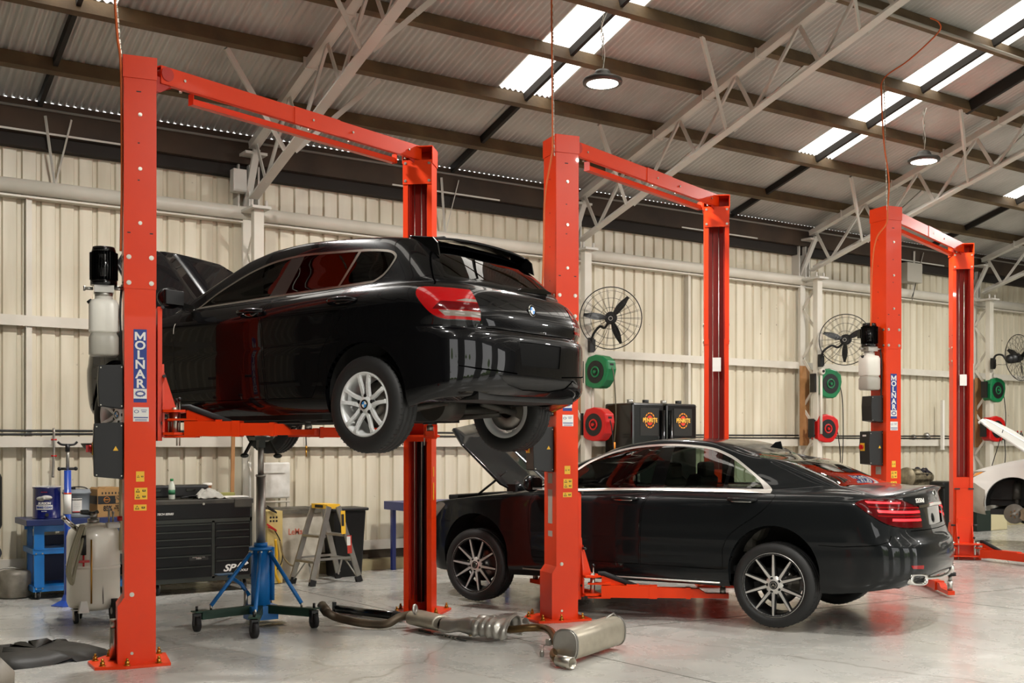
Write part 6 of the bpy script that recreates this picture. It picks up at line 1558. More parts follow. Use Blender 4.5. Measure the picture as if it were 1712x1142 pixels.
def oval_can(q, a, b, w, h, n=28, e=2.6, up=V(0, 0, 1)):
    d = (b - a).normalized(); x = up.cross(d).normalized(); y = d.cross(x); rings = []
    for s_, k in ((a - d * .006, .86), (a, .97), (a + d * .012, 1), (b - d * .012, 1), (b, .97), (b + d * .006, .86)):
        rings.append([q.bm.verts.new(s_ + x * (abs(math.cos(t_)) ** (2 / e) * math.copysign(w * k, math.cos(t_))) + y * (abs(math.sin(t_)) ** (2 / e) * math.copysign(h * k, math.sin(t_)))) for t_ in [i / n * 2 * math.pi for i in range(n)]])
    fs = []
    for A_, B_ in zip(rings, rings[1:]):
        for i in range(n): f = q.bm.faces.new((A_[i], A_[(i + 1) % n], B_[(i + 1) % n], B_[i])); f.smooth = True; fs.append(f)
    fs += [q.bm.faces.new(rings[0][::-1]), q.bm.faces.new(rings[-1])]; bmesh.ops.recalc_face_normals(q.bm, faces=fs)
q = MB(); oval_can(q, a, b, .105, .062); q.obj('middle_silencer', M_sil, t)
q = MB(); q.tube([b, b + (b - a).normalized() * .06, fl3(770, 1046, .09) - E0], .045, n=14); q.obj('silencer_outlet', mat('dark_pipe', '#3a352d', .5, metal=.7), t)
q = MB(); p = fl3(694, 1019, .19) - E0; q.lathe([(.012, -.006), (.045, -.006), (.045, .006), (.012, .006)], 20, Matrix.Translation(p) @ Matrix.Rotation(R(80), 4, 'X') @ Matrix.Rotation(R(35), 4, 'Y'), closed=True); q.obj('hanger_flange', M_alu, t)
# pipe to the rear box
ra_, rb_ = fl3(946, 1079, .135), fl3(1026, 1054, .14); 
pp = [fl3(770, 1046, .09), fl3(850, 1052, .10), fl3(880, 1050, .12), fl3(905, 1050, .125), fl3(918, 1054, .13), fl3(925, 1063, .13), fl3(930, 1075, .12)]
q = MB(); q.tube([p - E0 for p in catmull(pp, 6)], .030, n=14); q.obj('rear_pipe', M_exb, t)
q = MB(); oval_can(q, ra_ - E0, rb_ - E0, .098, .112, up=V(0, 0, 1)); rb0 = q.obj('rear_silencer', M_sil, t)
d = (rb_ - ra_).normalized()
q = MB(); n = 28
for s_ in (ra_, rb_): oval_can(q, s_ - E0 - d * .004, s_ - E0 + d * .004, .102, .116)
q.objs('seam_flange', M_alu, rb0)
tp = [fl3(942, 1083, .09), fl3(930, 1087, .085), fl3(925, 1094, .07), fl3(929, 1102, .055), fl3(936, 1105, .045)]
q = MB(); q.tube([p - E0 for p in catmull(tp, 6)], .028, n=14); q.obj('tail_pipe', M_exb, t)
ta_, tb_ = fl3(931, 1104, .048) - E0, fl3(957, 1109, .048) - E0; dq = (tb_ - ta_)
q = MB(); M_ = Matrix.Translation(ta_) @ dq.to_track_quat('Z', 'Y').to_matrix().to_4x4(); Lq = dq.length; q.lathe([(.030, 0), (.041, .01), (.041, Lq), (.037, Lq), (.036, .02)], 28, M_); q.obj('tail_trim', M_steel, t)
q = MB(); q.lathe([(.0, Lq * .5), (.036, Lq * .5)], 20, M_); q.obj('tail_trim_inside', M_ink, t)
q = MB(); p0 = fl3(921, 1073, .10) - E0; q.box(p0, (.07, .05, .05), bev=.01); q.tube(catmull([p0, fl3(909, 1080, .05) - E0, fl3(906, 1092, .015) - E0], 4), .005, n=6); q.sphere(fl3(906, 1093, .02) - E0, .018, (1, 1, 1.6)); q.obj('hanger', M_alu, t)
p1 = rb_ + V(0, 0, .11) - E0; q = MB(); q.tube([p1 - d * .12 + V(0, 0, .0), p1 + V(0, 0, .02), p1 + d * .05 + V(0, 0, -.02)], .006, n=6); q.obj('end_hook', M_alu, t)
# crumpled heat shield round the pipe
M_hs = mat('crumpled_aluminium', '#aaa69d', .34, metal=.65, noise=(9, '#85817a', .6), bump=(14, .5))
h0, h1 = fl3(742, 1046, .085), fl3(858, 1054, .095); hd_ = (h1 - h0).normalized(); hx = V(0, 0, 1).cross(hd_).normalized(); H0 = h0.copy()
t = thing('heat_shield', 'crumpled silver heat shield wrapped round the middle of the exhaust', 'heat shield', V(h0.x, h0.y, 0))
def hsf(u, v):
    s_ = u * (h1 - h0).length * 1.02; a = R(-215 + 250 * v); r = .056 + .052 * u + .007 * math.sin(u * 62) * (u > .45) + .008 * math.sin(u * 17 + v * 4) + .022 * NZ.noise(V(u * 6, v * 5, 1.3)) + .02 * (abs(v - .5) * 2) ** 3
    p = h0 + hd_ * s_ + hx * (math.cos(a) * r * 1.25) + V(0, 0, math.sin(a) * r * -.92 + .012); p.z = max(p.z, .006); return p - V(h0.x, h0.y, 0)
q = MB(); q.grid(hsf, 70, 40); q.obj('shield_sheet', M_hs, t, solid=.002)
h2 = fl3(838, 1030, .12)
t = thing('heat_shield', 'smaller curved heat shield propped up behind the exhaust pipe', 'heat shield', V(h2.x, h2.y, 0))
def hs2(u, v):
    a = R(20 + 120 * v); p = V(0, 0, 0) + hd_ * ((u - .5) * .42) + V(0, 0, .17 * math.sin(a) * .85 + .012 * NZ.noise(V(u * 8, v * 4, 5)) + .05 * (1 - v)) + hx * (math.cos(a) * .12); p.z = max(.005, p.z - .05); return p
q = MB(); q.grid(hs2, 30, 16); q.obj('shield_sheet', M_hs, t, solid=.002)
# prop shaft
a, b = fl3(564, 1018, .04), fl3(660, 1030, .04); t = thing('propeller_shaft', 'black tubular drive shaft lying behind the exhaust front pipe', 'drive shaft', a)
q = MB(); q.cyl((0, 0, 0), b - a, .036, n=16); q.obj('tube', M_blkg, t); q = MB(); dd = (b - a).normalized(); q.cyl(-dd * .03, V(0, 0, 0), .02, n=10); q.bar(-dd * .04 + V(0, 0, -.045 + .01), -dd * .04 + V(0, 0, .06), .03, .03, (1, 0, 0)); q.obj('flange', M_blk, t)
q = MB(); e = b - a; q.cyl(e, e + dd * .12, .05, .03, n=14); q.obj('joint_boot', M_rub, t)
# bolt or spindle on floor, rag
a, b = fl3(701, 1054, .012), fl3(779, 1071, .012); t = thing('steel_rod', 'thin dark steel rod with fittings on the floor before the exhaust', 'rod', a)
q = MB(); q.cyl((0, 0, 0), (b - a), .006, n=8); q.cyl((0, 0, 0), (b - a) * .25, .010, n=8); q.obj('rod', M_cabf, t)
for f_ in (.33, .36, .55, .62, .7, .78): q = MB(); q.cyl((b - a) * f_, (b - a) * (f_ + .025), .012, n=10); q.obj('collar', M_steel, t)
for (px, py, lb, c_) in ((455, 1026, 'small stained white rag behind the transmission jack', '#b8afa0'), (447, 1045, 'small pale rag under the foot of the transmission jack', '#a39a80')):
    p = FL(px, py); tag(MB().grid(lambda u, v: V((u - .5) * .30, (v - .5) * .12, .012 + .03 * abs(NZ.noise(V(u * 6, v * 5, px))) * (1 - abs(u - .5) * 1.8)), 20, 10).obj('rag', mat('rag_' + c_, c_, .9), loc=p, solid=.004), lb, 'rag')
tag(MB().prism([(0, 0), (.08, .03), (.10, .07), (.03, .06)], 0, .012).obj('dead_leaf', mat('dry_leaf', '#7d6330', .8), loc=FL(785, 1064)), 'curled brown leaf on the floor under the crumpled heat shield', 'leaf')
# ---- unidentified object at the lower-left corner of the view, built as a drum
c = P(-92, 1225, 2.7); t = thing('drum', 'unidentified out-of-focus orange object, built as a drum with a cream rim, at the bottom left corner', 'drum', V(c.x, c.y, 0)); rr_ = .145
q = MB(); q.lathe([(0, 0), (rr_, 0), (rr_, .955), (rr_ - .02, .99), (0, 1.0)], 36); q.obj('drum_body', M_or, t); q = MB(); q.lathe([(rr_ - .03, .995), (rr_ + .008, .945), (rr_ + .010, .985), (rr_ - .03, 1.03)], 36, closed=True); q.obj('rim', mat('cream_rim', '#5f574b', .6), t)
# ================================================================ along the wall, right
# ---- branded oil tanks
M_tk = mat('black_tank_plastic', '#0b0b0b', .22, coat=.3); M_orl = mat('logo_orange', '#e08a1e', .5); M_orr = mat('logo_red', '#d0351c', .5); M_tkl = mat('tank_label', '#1b1a17', .4)
for i, (x0, lb) in enumerate(((9.84, 'left of the two tall black oil tanks behind the dark sedan'), (10.455, 'right of the two tall black oil tanks, nearer the middle lift far post'))):
    t = thing('oil_tank', lb, 'tank', V(x0, 11.60, 0)); W_, D_2, H_ = .60, .60, 2.12
    q = MB(); q.box((W_ / 2, D_2 / 2, H_ / 2), (W_ - .02, D_2, H_), bev=.03); q.obj('tank_body', M_tk, t)
    q = MB(FR(W_ / 2 + .02, -.003, 1.86)); q.box((0, 0, 0), (.34, .38, .003)); lbo = q.obj('label', M_tkl, t)
    q = MB(FR(W_ / 2 + .02, -.006, 1.88))
    for k in range(12):
        a0 = R(30 * k + 3); a1 = R(30 * k + 24)
        if k in (2, 3) and False: continue
        q.prism([(math.cos(a0) * .080, math.sin(a0) * .092), (math.cos(a1) * .080, math.sin(a1) * .092), (math.cos(a1) * .096, math.sin(a1) * .110), (math.cos(a0) * .096, math.sin(a0) * .110)], 0, .002)
    q.obj('gear_ring', M_orl, lbo); q = MB(FR(W_ / 2 + .02, -.006, 1.88)); q.lathe([(0, .001), (.055, .001)], 28, Matrix.Diagonal((1, 1.25, 1, 1))); q.obj('red_disc', M_orr, lbo)
    q = MB(FR(W_ / 2 + .02, -.0075, 1.88)); q.box((0, 0, .002), (.28, .058, .002)); q.obj('name_band', M_tkl, lbo)
    text(lbo, 'PENRITE', .080, FR(W_ / 2 + .02, -.0125, 1.88), mat('logo_yellow', '#ffbf47', .5), bold=.0020, sx=.88)
    for xx, hh in ((.14, .05), (.42, .05)): q = MB(); q.cyl((xx, .2, H_ - .01), (xx, .2, H_ + hh), .045, n=16); q.obj('filler_cap', M_blk if xx > .2 else M_alu, t)
    q = MB(); xx = W_ - .06 if i == 0 else .07; q.cyl((xx, -.03, .3), (xx, -.03, 2.02), .028, n=14); q.obj('fill_pipe', M_blkg, t)
# ---- wall fans
M_cage = mat('fan_cage_wire', '#14120f', .5)
def fan(lbl, c, face, mount, r=.42, blades=(0, 118, 240)):
    """c: centre, face: direction the cage looks, mount: bracket point on the column"""
    t = thing('wall_fan', lbl, 'fan', c); z = V(*face).normalized(); x = V(0, 0, 1).cross(z).normalized(); y = z.cross(x)
    M_ = Matrix(((x.x, y.x, z.x, 0), (x.y, y.y, z.y, 0), (x.z, y.z, z.z, 0), (0, 0, 0, 1)))
    q = MB(M_)
    def ring(rr, zz, w): q.lathe([(rr + w * math.cos(k / 6 * 2 * math.pi), zz + w * math.sin(k / 6 * 2 * math.pi)) for k in range(6)], 48, closed=True)
    ring(r, 0, .007)
    for k in range(44):
        a = k / 44 * 2 * math.pi + .1 * (k % 2)
        for sg in (1, -1):
            pts = [(math.cos(a) * rr, math.sin(a) * rr, sg * zz) for rr, zz in ((.05, .085), (r * .45, .085), (r * .85, .06), (r, 0))]; q.tube(pts, .0016, n=4, caps=False)
    for rr, zz in ((r * .35, .085), (r * .65, .075), (r * .88, .05)): ring(rr, zz, .0018); ring(rr, -zz, .0018)
    q.obj('cage', M_cage, t)
    q = MB(M_); q.cyl((0, 0, -.20), (0, 0, -.02), .085, n=20); q.sphere((0, 0, -.2), .085, n=16); q.obj('motor', M_blk, t)
    q = MB(M_); q.cyl((0, 0, -.02), (0, 0, .04), .055, n=16)
    for b in blades:
        for k in range(8):
            u0, u1 = k / 8, (k + 1) / 8; a = R(b); w0 = .035 + .055 * math.sin(math.pi * min(1, u0 * 1.05)) ; w1 = .035 + .055 * math.sin(math.pi * min(1, u1 * 1.05)); r0, r1 = .05 + (r - .10) * u0, .05 + (r - .10) * u1
            uu = V(math.cos(a), math.sin(a), 0); vv = V(-math.sin(a), math.cos(a), 0)
            q.bm.faces.new([q.bm.verts.new(M_ @ p) for p in (uu * r0 - vv * w0 * .5 + V(0, 0, -.012), uu * r1 - vv * w1 * .5 + V(0, 0, -.012), uu * r1 + vv * w1 * .5 + V(0, 0, .022), uu * r0 + vv * w0 * .5 + V(0, 0, .022))])
    bmesh.ops.remove_doubles(q.bm, verts=q.bm.verts[:], dist=1e-5); q.obj('propeller', M_blk, t, solid=.006)
    q = MB(M_); q.lathe([(.022, .086), (.03, .086), (.03, .094), (.022, .094)], 20, closed=True); q.obj('cage_badge', M_alu, t)
    m = V(*mount) - V(*c); e = M_ @ V(0, 0, -.12)
    q = MB(); q.tube(catmull([m, m + V(0, -.05, .14), m.lerp(e, .35) + V(0, -.04, .12), m.lerp(e, .7) + V(0, 0, -.02), e], 6), .018, n=10); q.box(m, (.07, .05, .20)); q.box(m + V(.05, 0, 0), (.02, .05, .16)); q.obj('bracket_arm', M_blk, t)
    q = MB(); q.tube(catmull([m + V(.03, -.02, -.1), m + V(.09, -.03, -.02), m.lerp(e, .5) + V(.05, -.02, -.06), e], 5), .004, n=5); q.obj('power_lead', M_blk, t)
    return t
c1 = P(1021, 532, 14.95); fan('round black caged wall fan on the column between the middle lift posts', c1, P(856, 743, 3) - c1, PW(988, 577, 11.97), .415, (50, 172, 292))
c2_ = P(1413, 568, 17.6); fan('round black caged wall fan just left of the empty lift oil tank', c2_, P(700, 700, 4) - c2_, PW(1372, 603, 11.97), .40, (28, 160, 268))
c3 = P(1705, 598, 20.2); fan('wall fan seen edge-on at the right edge of the photo', c3, c2w(.85, .15, .12) , PW(1660, 608, 11.97), .42, (28, 160, 268))
# ---- hose reels
def reel(lbl, px, py, yw, m, hang, tip=None, s=1.0, turn=0, drum=False):
    c = PW(px, py, yw); t = thing('hose_reel', lbl, 'hose reel', c, turn)
    q = MB(); w_ = .085 * s; body = [(-.20, -.17), (-.20, .10), (-.15, .19), (-.02, .215), (.10, .19), (.19, .13), (.205, .02), (.17, -.12), (.10, -.20), (.05, -.22), (-.05, -.22), (-.14, -.20)]
    q.prism([(x * s, z * s) for x, z in body], -w_, w_, 'xz'); q.obj('reel_case', m, t, bevel=.018)
    q = MB(); q.cyl((-.01, -w_ - .006, -.01), (-.01, -w_, -.01), .145 * s, n=32); sp = q.obj('side_plate', M_blk, t)
    q = MB(); q.lathe([(.05 * s, 0), (.075 * s, 0), (.07 * s, .012), (.055 * s, .012)], 28, Matrix.Translation((-.01, -w_ - .006, -.01)) @ Matrix.Rotation(R(90), 4, 'X'), closed=True); q.cyl((-.01, -w_ - .03, -.01), (-.01, -w_, -.01), .022, n=12); q.obj('hub_ring', m, sp)
    q = MB(); q.box((.175 * s, 0, .07 * s), (.05, .07, .05)); q.obj('hose_guide', M_blk, t)
    q = MB(); q.box((-.26 * s, .0, 0), (.03, .12, .30)); q.box((-.22 * s, 0, .12), (.10, .05, .03)); q.box((-.22 * s, 0, -.12), (.10, .05, .03)); q.obj('swivel_bracket', M_blk, t)
    g0 = V(.19 * s, -.0, .06 * s); L = hang
    q = MB(); q.tube(catmull([g0, g0 + V(.05, -.01, -.12), g0 + V(.09, -.02, -.4), g0 + V(.10, -.02, -L * .7), g0 + V(.07, -.02, -L)], 6), .0075, n=8); ho = q.obj('hose', M_rub if tip is None else mat('olive_hose', '#4a4430', .5), t)
    if tip: q = MB(); e = g0 + V(.07, -.02, -L); q.cyl(e, e - V(0, 0, .11), .017, n=12); q.obj('hose_end', tip, ho)
    return t
reel('green air hose reel on the column beneath the caged fan, behind the hatchback', 1004, 621, 11.80, M_grn, 1.02, M_orl, 1.05, R(-82)); 
reel('red hose reel beneath the green one, left of the black oil tanks', 1001, 709, 11.80, M_red, .75, None, 1.05, R(-82))
reel('green hose reel right of the laced column, behind the sedan roof', 1383, 641, 12.05, M_grn, 1.45, None, 1.1, R(-10)); reel('red hose reel under the green one, left of the empty lift near post', 1379, 716, 12.05, M_red, .9, None, 1.05, R(-10))
reel('green hose reel high beside the column by the white car', 1662, 652, 12.05, M_grn, .9, None, 1.05, R(-5)); reel('red and black hose reel partly behind the raised white bonnet', 1661, 717, 12.05, M_red, .8, None, 1.1, R(-5))
for (px, y0, y1, lb) in ((975, 595, 745, 'plywood board fixed behind the laced column near the hatchback tail'), (1345, 612, 745, 'plywood board behind the laced column above the sedan boot'), (1636, 632, 748, 'plywood board behind the laced column by the white car')):
    a, b = PW(px, y0, 12.33), PW(px, y1, 12.33); tag(MB().box((0, 0, 0), (.22, .016, a.z - b.z)).obj('plywood_board', M_ply, loc=(a.x, 12.33, (a.z + b.z) / 2)), lb, 'board')
# pulley boxes on columns
for (px, py, lb) in ((990, 601, 'small round white pulley fitting on the column above the first green reel'), (1372, 621, 'small round white fitting on the column above the second green reel')):
    p = PW(px, py, 11.98); t = thing('pipe_fitting', lb, 'fitting', p); q = MB(); q.cyl((0, 0, 0), (0, -.05, 0), .05, n=20); q.obj('fitting_body', M_cream, t); q = MB(); q.cyl((0, -.05, 0), (0, -.07, 0), .02, n=14); q.obj('socket', M_blk, t); q = MB(); q.tube([(0, -.01, -.04), (0, -.01, -1.0)], .022, n=10); q.obj('drop_pipe', M_cream, t)
# switch box on the wall, upper right
p = PW(1521, 457, 12.3); t = thing('wall_box', 'pale square box high on the wall behind the empty lift', 'box', p); q = MB(); q.box((0, 0, 0), (.42, .22, .34), bev=.01); q.obj('box_body', mat('grey_box_paint', '#a9a498', .5), t)
q = MB(); q.tube(catmull([(.1, -.05, -.17), (.04, -.05, -.35), (.0, -.05, -.48)], 4), .006, n=6); q.tube(catmull([(.1, -.05, -.17), (.06, -.05, -.3), (-.02, -.05, -.44)], 4), .006, n=6); q.obj('lead', M_rub, t)
# ---- gearbox on a stand
M_gbx = mat('oily_cast_aluminium', '#a2977c', .5, metal=.5, noise=(9, '#4a4232', .9), bump=(12, .6))
g = PW(1535, 800, 11.5); SZ = g.z - .13
t = thing('steel_stand', 'dark steel stand under the old gearbox by the back wall', 'stand', V(g.x, 11.5, 0))
q = MB(); q.box((0, 0, SZ - .02), (.75, .5, .04)); q.obj('top', M_cab, t)
for sx in (-1, 1):
    for sy in (-1, 1): q = MB(); q.box((sx * .33, sy * .2, (SZ - .04) / 2), (.045, .045, SZ - .04)); q.obj('leg', M_cab, t)
q = MB(); q.box((0, 0, .35), (.66, .42, .02)); q.obj('shelf', M_cab, t)
t = thing('gearbox', 'oily cast aluminium gearbox with a dark rag on it, beyond the sedan boot', 'gearbox', V(g.x, 11.5, SZ))
M_ = Matrix.Rotation(R(90), 4, 'Y'); q = MB(Matrix.Translation((0, 0, .15)) @ M_)
q.lathe([(.0, -.33), (.165, -.33), (.17, -.29), (.13, -.25), (.12, -.12), (.135, -.10), (.13, .0), (.11, .1), (.12, .12), (.12, .22), (.09, .3), (.04, .31), (0, .33)], 28)
for k in range(9): a = R(40 * k); q.bar((math.cos(a) * .14, math.sin(a) * .14, -.26), (math.cos(a) * .115, math.sin(a) * .115, .2), .02, .03)
q.box((.10, 0, .0), (.09, .22, .3)); q.obj('casing', M_gbx, t)
q = MB(); q.grid(lambda u, v: V((u - .5) * .26 + .08, (v - .5) * .24, .285 + .035 * NZ.noise(V(u * 5, v * 5, 9)) - .20 * abs(v - .5) ** 1.6 - .1 * abs(u - .5) ** 2 + .03 * math.sin(u * 9)), 20, 16); q.obj('draped_rag', mat('dark_purple_rag', '#17131c', .9), t, solid=.01)
tag(MB().box((0, 0, .45), (.45, .45, .9), bev=.03).obj('black_bin', M_blk, loc=PW(1572, 900, 12.0) * 1 + V(0, 0, -PW(1572, 900, 12.0).z)), 'tall black bin between the gearbox stand and the empty lift far post', 'bin')
# things lying on the low rail
for (px, lb, r_) in ((1530, 'small metal pulley lying on the wall rail left of the far post', .05), (1553, 'bright dished metal part leaning on the wall rail', .07)):
    p = PW(px, 735, 12.42); t = thing('metal_part', lb, 'metal part', V(p.x, 12.44, 1.6335 + r_)); q = MB(); q.lathe([(0, -.02), (r_, -.03), (r_ * .9, .01), (r_ * .3, .03), (0, .03)], 24, Matrix.Rotation(R(70), 4, 'X')); q.obj('part_body', M_alu, t)
p = PW(1577, 740, 12.35); tag(MB().box((0, 0, 0), (.05, .05, .9)).obj('white_post', M_white, loc=(p.x - .05, 12.33, 1.9)), 'short white upright post fixed to the wall left of the far post', 'post')
for i in range(7):
    px = 1671 + 6.2 * i; p = PW(px, 738, 12.35); t = thing('spray_bottle', 'small workshop bottles in a row on the wall rail above the white car', 'bottle', V(p.x, 12.36, 1.633), group='bottles on the wall rail')
    q = MB(); q.lathe([(0, 0), (.032, 0), (.034, .11), (.014, .14), (.012, .16)], 14); q.obj('bottle_body', mat('dark_bottle', '#35302a', .3), t); q = MB(); q.cyl((0, 0, .155), (0, 0, .18), .014, n=10); q.obj('cap', M_red, t)
# junction boxes and brackets by the columns
p = PW(404, 300, 12.2); t = thing('junction_box', 'grey junction box under the eave left of the first truss foot', 'box', V(p.x, 12.3, p.z)); q = MB(); q.box((0, 0, 0), (.16, .12, .26), bev=.008); q.obj('box_body', M_truss, t)
# ---- high-bay lamps
for i, (lx, ly) in enumerate(BAYS):
    lab = {1: 'round high-bay lamp on a chain above the middle lift', 2: 'round high-bay lamp on a chain above the empty lift'}.get(i, 'high-bay lamp hanging elsewhere in the hall outside the photo')
    if i not in (1, 2): lab = 'round high-bay lamp hanging from a purlin beyond the edge of the photo'
    t = thing('high_bay_lamp', lab, 'lamp', (lx, ly, LAMP_Z), group=None if i in (1, 2) else 'high-bay lamps')
    q = MB(); q.lathe([(0, .09), (.07, .09), (.09, .06), (.10, .02), (.195, .0), (.205, -.02), (.20, -.045), (.165, -.05), (.160, -.03), (0, -.03)], 48); q.obj('housing', mat('lamp_housing', '#4b4a47', .5, metal=.4), t)
    q = MB(); q.lathe([(0, -.055), (.12, -.055), (.162, -.048)], 40); q.obj('diffuser', mat('lit_diffuser', '#ffffff', .4, emit=('#fff6e6', 9.0)), t)
    zt = roof_z(ly) - .18 - LAMP_Z; q = MB(); n = int((zt - .1) / .04)
    for k in range(n):
        z = .1 + (zt - .1) * k / n; q.box((.015 * math.sin(k), 0, z), (.014 if k % 2 else .004, .004 if k % 2 else .014, (zt - .1) / n * .95))
    q.obj('chain', M_steel, t); q = MB(); q.tube(catmull([(0, 0, .09), (.03, 0, zt * .4), (-.02, 0, zt * .7), (.06, 0, zt)], 5), .005, n=5); q.obj('flex', M_lab, t)
# ---- thin black cables and shackles on the wall at left
p = PW(30, 560, 12.45)
# ---- white car beyond the last lift
def build_white():
    k_ = 1.17
    L = hatch_levels()
    for l in L:
        zf = l['z']; l['z'] = (lambda f: (lambda x: f(x) * k_))(zf)
    B = Body(L, NS=70, sub=4); f_ = c2w(-.82, .57) ; f_.normalize(); ang = math.atan2(f_.y, f_.x); r_ = V(math.sin(ang), -math.cos(ang), 0)
    hub = P(1695, 860, 16.4); org = hub + r_ * .80 - f_ * 1.345; Z0 = .27
    t = thing('car', 'white car with raised bonnet and no front wheel at the right edge', 'car', (org.x, org.y, Z0), ang + math.pi)
    RA, hz = .40, .40
    for cx in (-1.345, 1.345):
        B.cut([(cx + math.cos(R(a)) * RA, hz + math.sin(R(a)) * RA) for a in range(-8, 189, 7)] + [(cx - RA, .0), (cx + RA, .0)], 'y', 99, cond=lambda c, n: c.y > .42)
    dlo = [(x, z * k_) for x, z in smooth_poly([(-.46, .997), (.45, 1.022), (1.36, 1.043), (1.497, 1.185), (1.19, 1.296), (.628, 1.325), (.225, 1.293), (-.13, 1.180)], 4, sharp=(0, 2))]
    B.cut(dlo, 'y', 1, cond=lambda c, n: n.y > .25)
    B.cut([(-1.06, -.1), (-1.06, .64), (-1.18, .78), (-1.75, .76), (-1.98, .52), (-2.06, -.1)], 'z', 9, cond=lambda c, n: c.z > .74 and n.z > .35)
    hl = smooth_poly([(-1.72, .885), (-1.95, .77), (-2.12, .69), (-2.12, .82), (-1.95, .86)], 4, sharp=(0,)); B.cut(hl, 'y', 19, cond=lambda c, n: c.y > .45 and c.x < -1.6)
    B.cut(smooth_poly([(-1.76, .865), (-1.86, .815), (-1.93, .80), (-1.90, .85)], 3), 'y', 20, frm=(19,), cond=lambda c, n: c.y > .45)
    B.cut([(-3, .1), (-1.70, .1), (-1.74, .60), (-1.90, .70), (-2.2, .72), (-3, .72)], 'y', 21, cond=lambda c, n: c.x < -1.6)
    B.cut([(-.60, 1.14), (-.62, .80), (-.60, .35), (.39, .35), (.35, 1.14)], 'y', 6, cond=lambda c, n: n.y > .25); B.cut([(-.595, 1.14), (-.615, .80), (-.595, .355), (.385, .355), (.345, 1.14)], 'y', 0, frm=(6,), cond=lambda c, n: n.y > .25)
    B.cut([(-.05, 1.15), (.62, 1.18), (.60, 1.30), (.50, 1.56), (-.05, 1.58)], 'x', 10, cond=lambda c, n: n.x < -.3 and c.x < 0)
    B.index(); bd = B.emit((0,), 'body_shell', M_pwhite, t); B.emit((6,), 'panel_gap', M_seam, bd, off=-.003)
    for sd in (-1, 1):
        B.emit((1,), 'side_window', M_gdark, t, sd); h = B.emit((19,), 'headlamp', M_lclr, t, sd); B.emit((20,), 'indicator', mat('amber_lens', '#d9861c', .2, coat=1), h, sd, off=.002)
    B.emit((10,), 'windscreen', M_gdark, t); B.emit((21,), 'front_bumper', mat('bare_grey_bumper', '#a39e92', .5, noise=(6, '#7d776a', .6)), t)
    bn = B.emit((9,), 'bonnet', M_pwhite, t, depth=.03); piv = Matrix.Translation((-1.05, 0, .975 * k_)); bn.matrix_local = piv @ Matrix.Rotation(R(48), 4, 'Y') @ piv.inverted()
    q = MB(); q.cyl((-1.7, -.55, .95), (-1.55, -.5, 1.5), .006, n=6); q.obj('bonnet_prop', M_blk, t)
    arch_lips(B, bd, [(-1.345, hz, RA), (1.345, hz, RA)], M_pwhite)
    for cx in (-1.345, 1.345): wheel_well(t, cx, hz, RA + .01, .45, .83)
    q = MB(); q.box((0, 0, .27), (3.4, 1.3, .08)); q.box((0, 0, .55), (2.2, 1.2, .5)); q.box((-1.5, 0, .6), (.8, 1.0, .3)); q.obj('underbody', M_under, t)
    hx, hz2 = -1.345, .525 - Z0
    T = Matrix.Translation((hx, -.80, hz2)) @ Matrix.Rotation(R(90), 4, 'X'); w_ = bpy.data.objects.new('wheel_hub', None); COL.objects.link(w_); w_.parent = t
    q = MB(T); q.lathe([(0, .03), (.022, .03), (.026, .0), (.07, -.005), (.075, -.03), (.145, -.03), (.145, -.055), (.06, -.055)], 48); q.obj('brake_disc', mat('worn_brake_disc', '#8d8880', .4, metal=.5, noise=(9, '#7a7268', .6)), w_)
    q = MB(T)
    for k in range(5): a = R(72 * k); q.cyl((math.cos(a) * .05, math.sin(a) * .05, -.01), (math.cos(a) * .05, math.sin(a) * .05, .03), .007, n=8)
    q.objs('wheel_stud', M_brass, w_)
    q = MB(T); q.prism([(math.cos(R(a)) * .10, math.sin(R(a)) * .10) for a in range(-35, 36, 10)] + [(math.cos(R(a)) * .17, math.sin(R(a)) * .17) for a in range(35, -36, -10)], -.09, .02); q.obj('brake_caliper', M_gbx, w_)
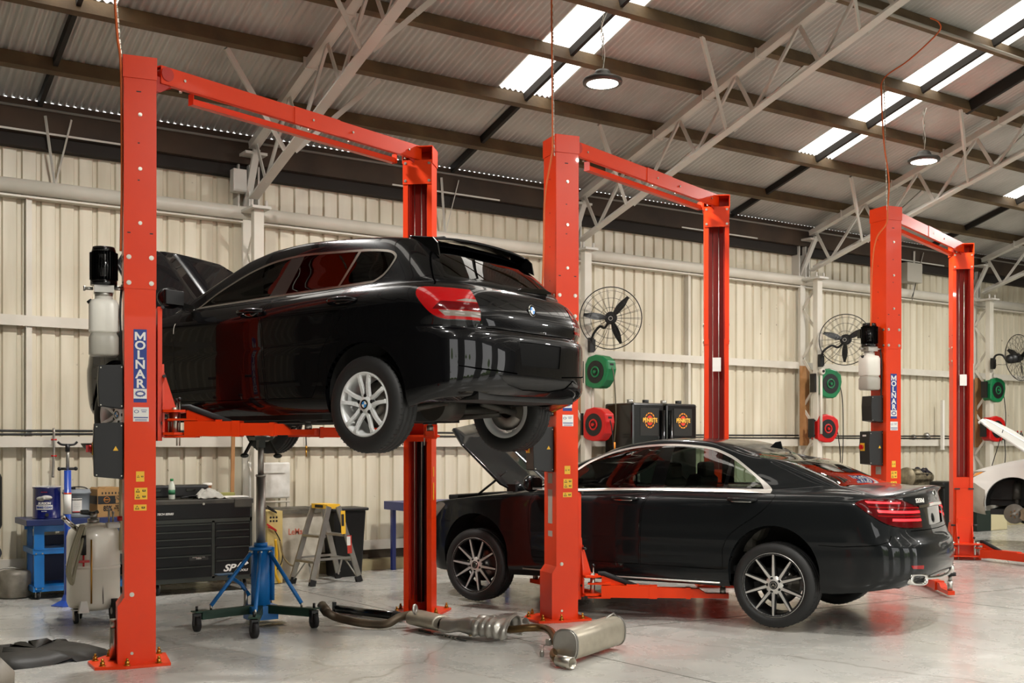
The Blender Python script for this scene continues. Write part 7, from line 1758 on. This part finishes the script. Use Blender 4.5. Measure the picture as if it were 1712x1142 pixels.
    q = MB(); q.cyl((hx, -.62, hz2), (hx + .02, -.56, hz2 + .48), .035, n=12); q.cyl((hx, -.60, hz2 + .2), (hx + .01, -.57, hz2 + .44), .06, n=12); q.tube([(hx, -.7, hz2 - .05), (hx + .1, -.3, hz2 - .08)], .03, n=8); q.obj('suspension_strut', MATS['suspension_metal'], w_)
    for sx, sg in ((-1.345, 1), (1.345, -1), (1.345, 1)): wheel(t, sx, sg * .77, .33, .34, .215, .205, 'bmw', sg)
    # stands that carry it
    return t, org, f_, r_
WT, WO, WF, WR = build_white()
for (a_, b_, lb) in ((.9, -.60, 'blue axle stand under the near side of the white car'), (.9, .60, 'blue axle stand under the far side of the white car'), (-.95, .6, 'blue axle stand under the far sill of the white car'), (-.95, -.62, 'blue axle stand under the near sill of the white car')):
    p = WO + WF * a_ * 1 + WR * b_; p.z = 0; t = thing('axle_stand', lb, 'axle stand', p)
    q = MB(); q.lathe([(.14, 0), (.145, .01), (.05, .28), (.04, .33)], 4, smooth=False); q.obj('base', MATS['stand_blue'], t); q = MB(); q.cyl((0, 0, .25), (0, 0, .46), .02, n=10); q.box((0, 0, .47), (.09, .05, .03)); q.obj('post', M_alu, t)
# boxes behind the white car
for (px, w_, h_, m, lb, nm) in ((1629, .42, 1.0, mat('dark_green_bin', '#1c2a22', .6), 'dark green bin behind the empty lift far post', 'bin'), (1654, .5, .62, mat('pale_cream_box', '#d2c79f', .6), 'pale cream carton beneath the front of the white car', 'carton')):
    p = PW(px, 800, 11.9); tag(MB().box((0, 0, h_ / 2), (w_, .4, h_), bev=.015).obj(nm, m, loc=(p.x, 11.9, 0)), lb, nm)
p = PW(732, 850, 11.9); t = thing('blue_bench', 'dark blue bench seen between the first lift far post and the sedan nose', 'bench', (p.x - .25, 11.75, 0))
q = MB(); q.box((.5, .25, .80), (1.6, .55, .10)); q.obj('bench_top', M_dblue, t)
for x in (-.2, 1.2):
    for y in (.03, .47): q = MB(); q.box((x, y, .375), (.05, .05, .75)); q.obj('leg', M_dblue, t)
p = FL(1600, 895);
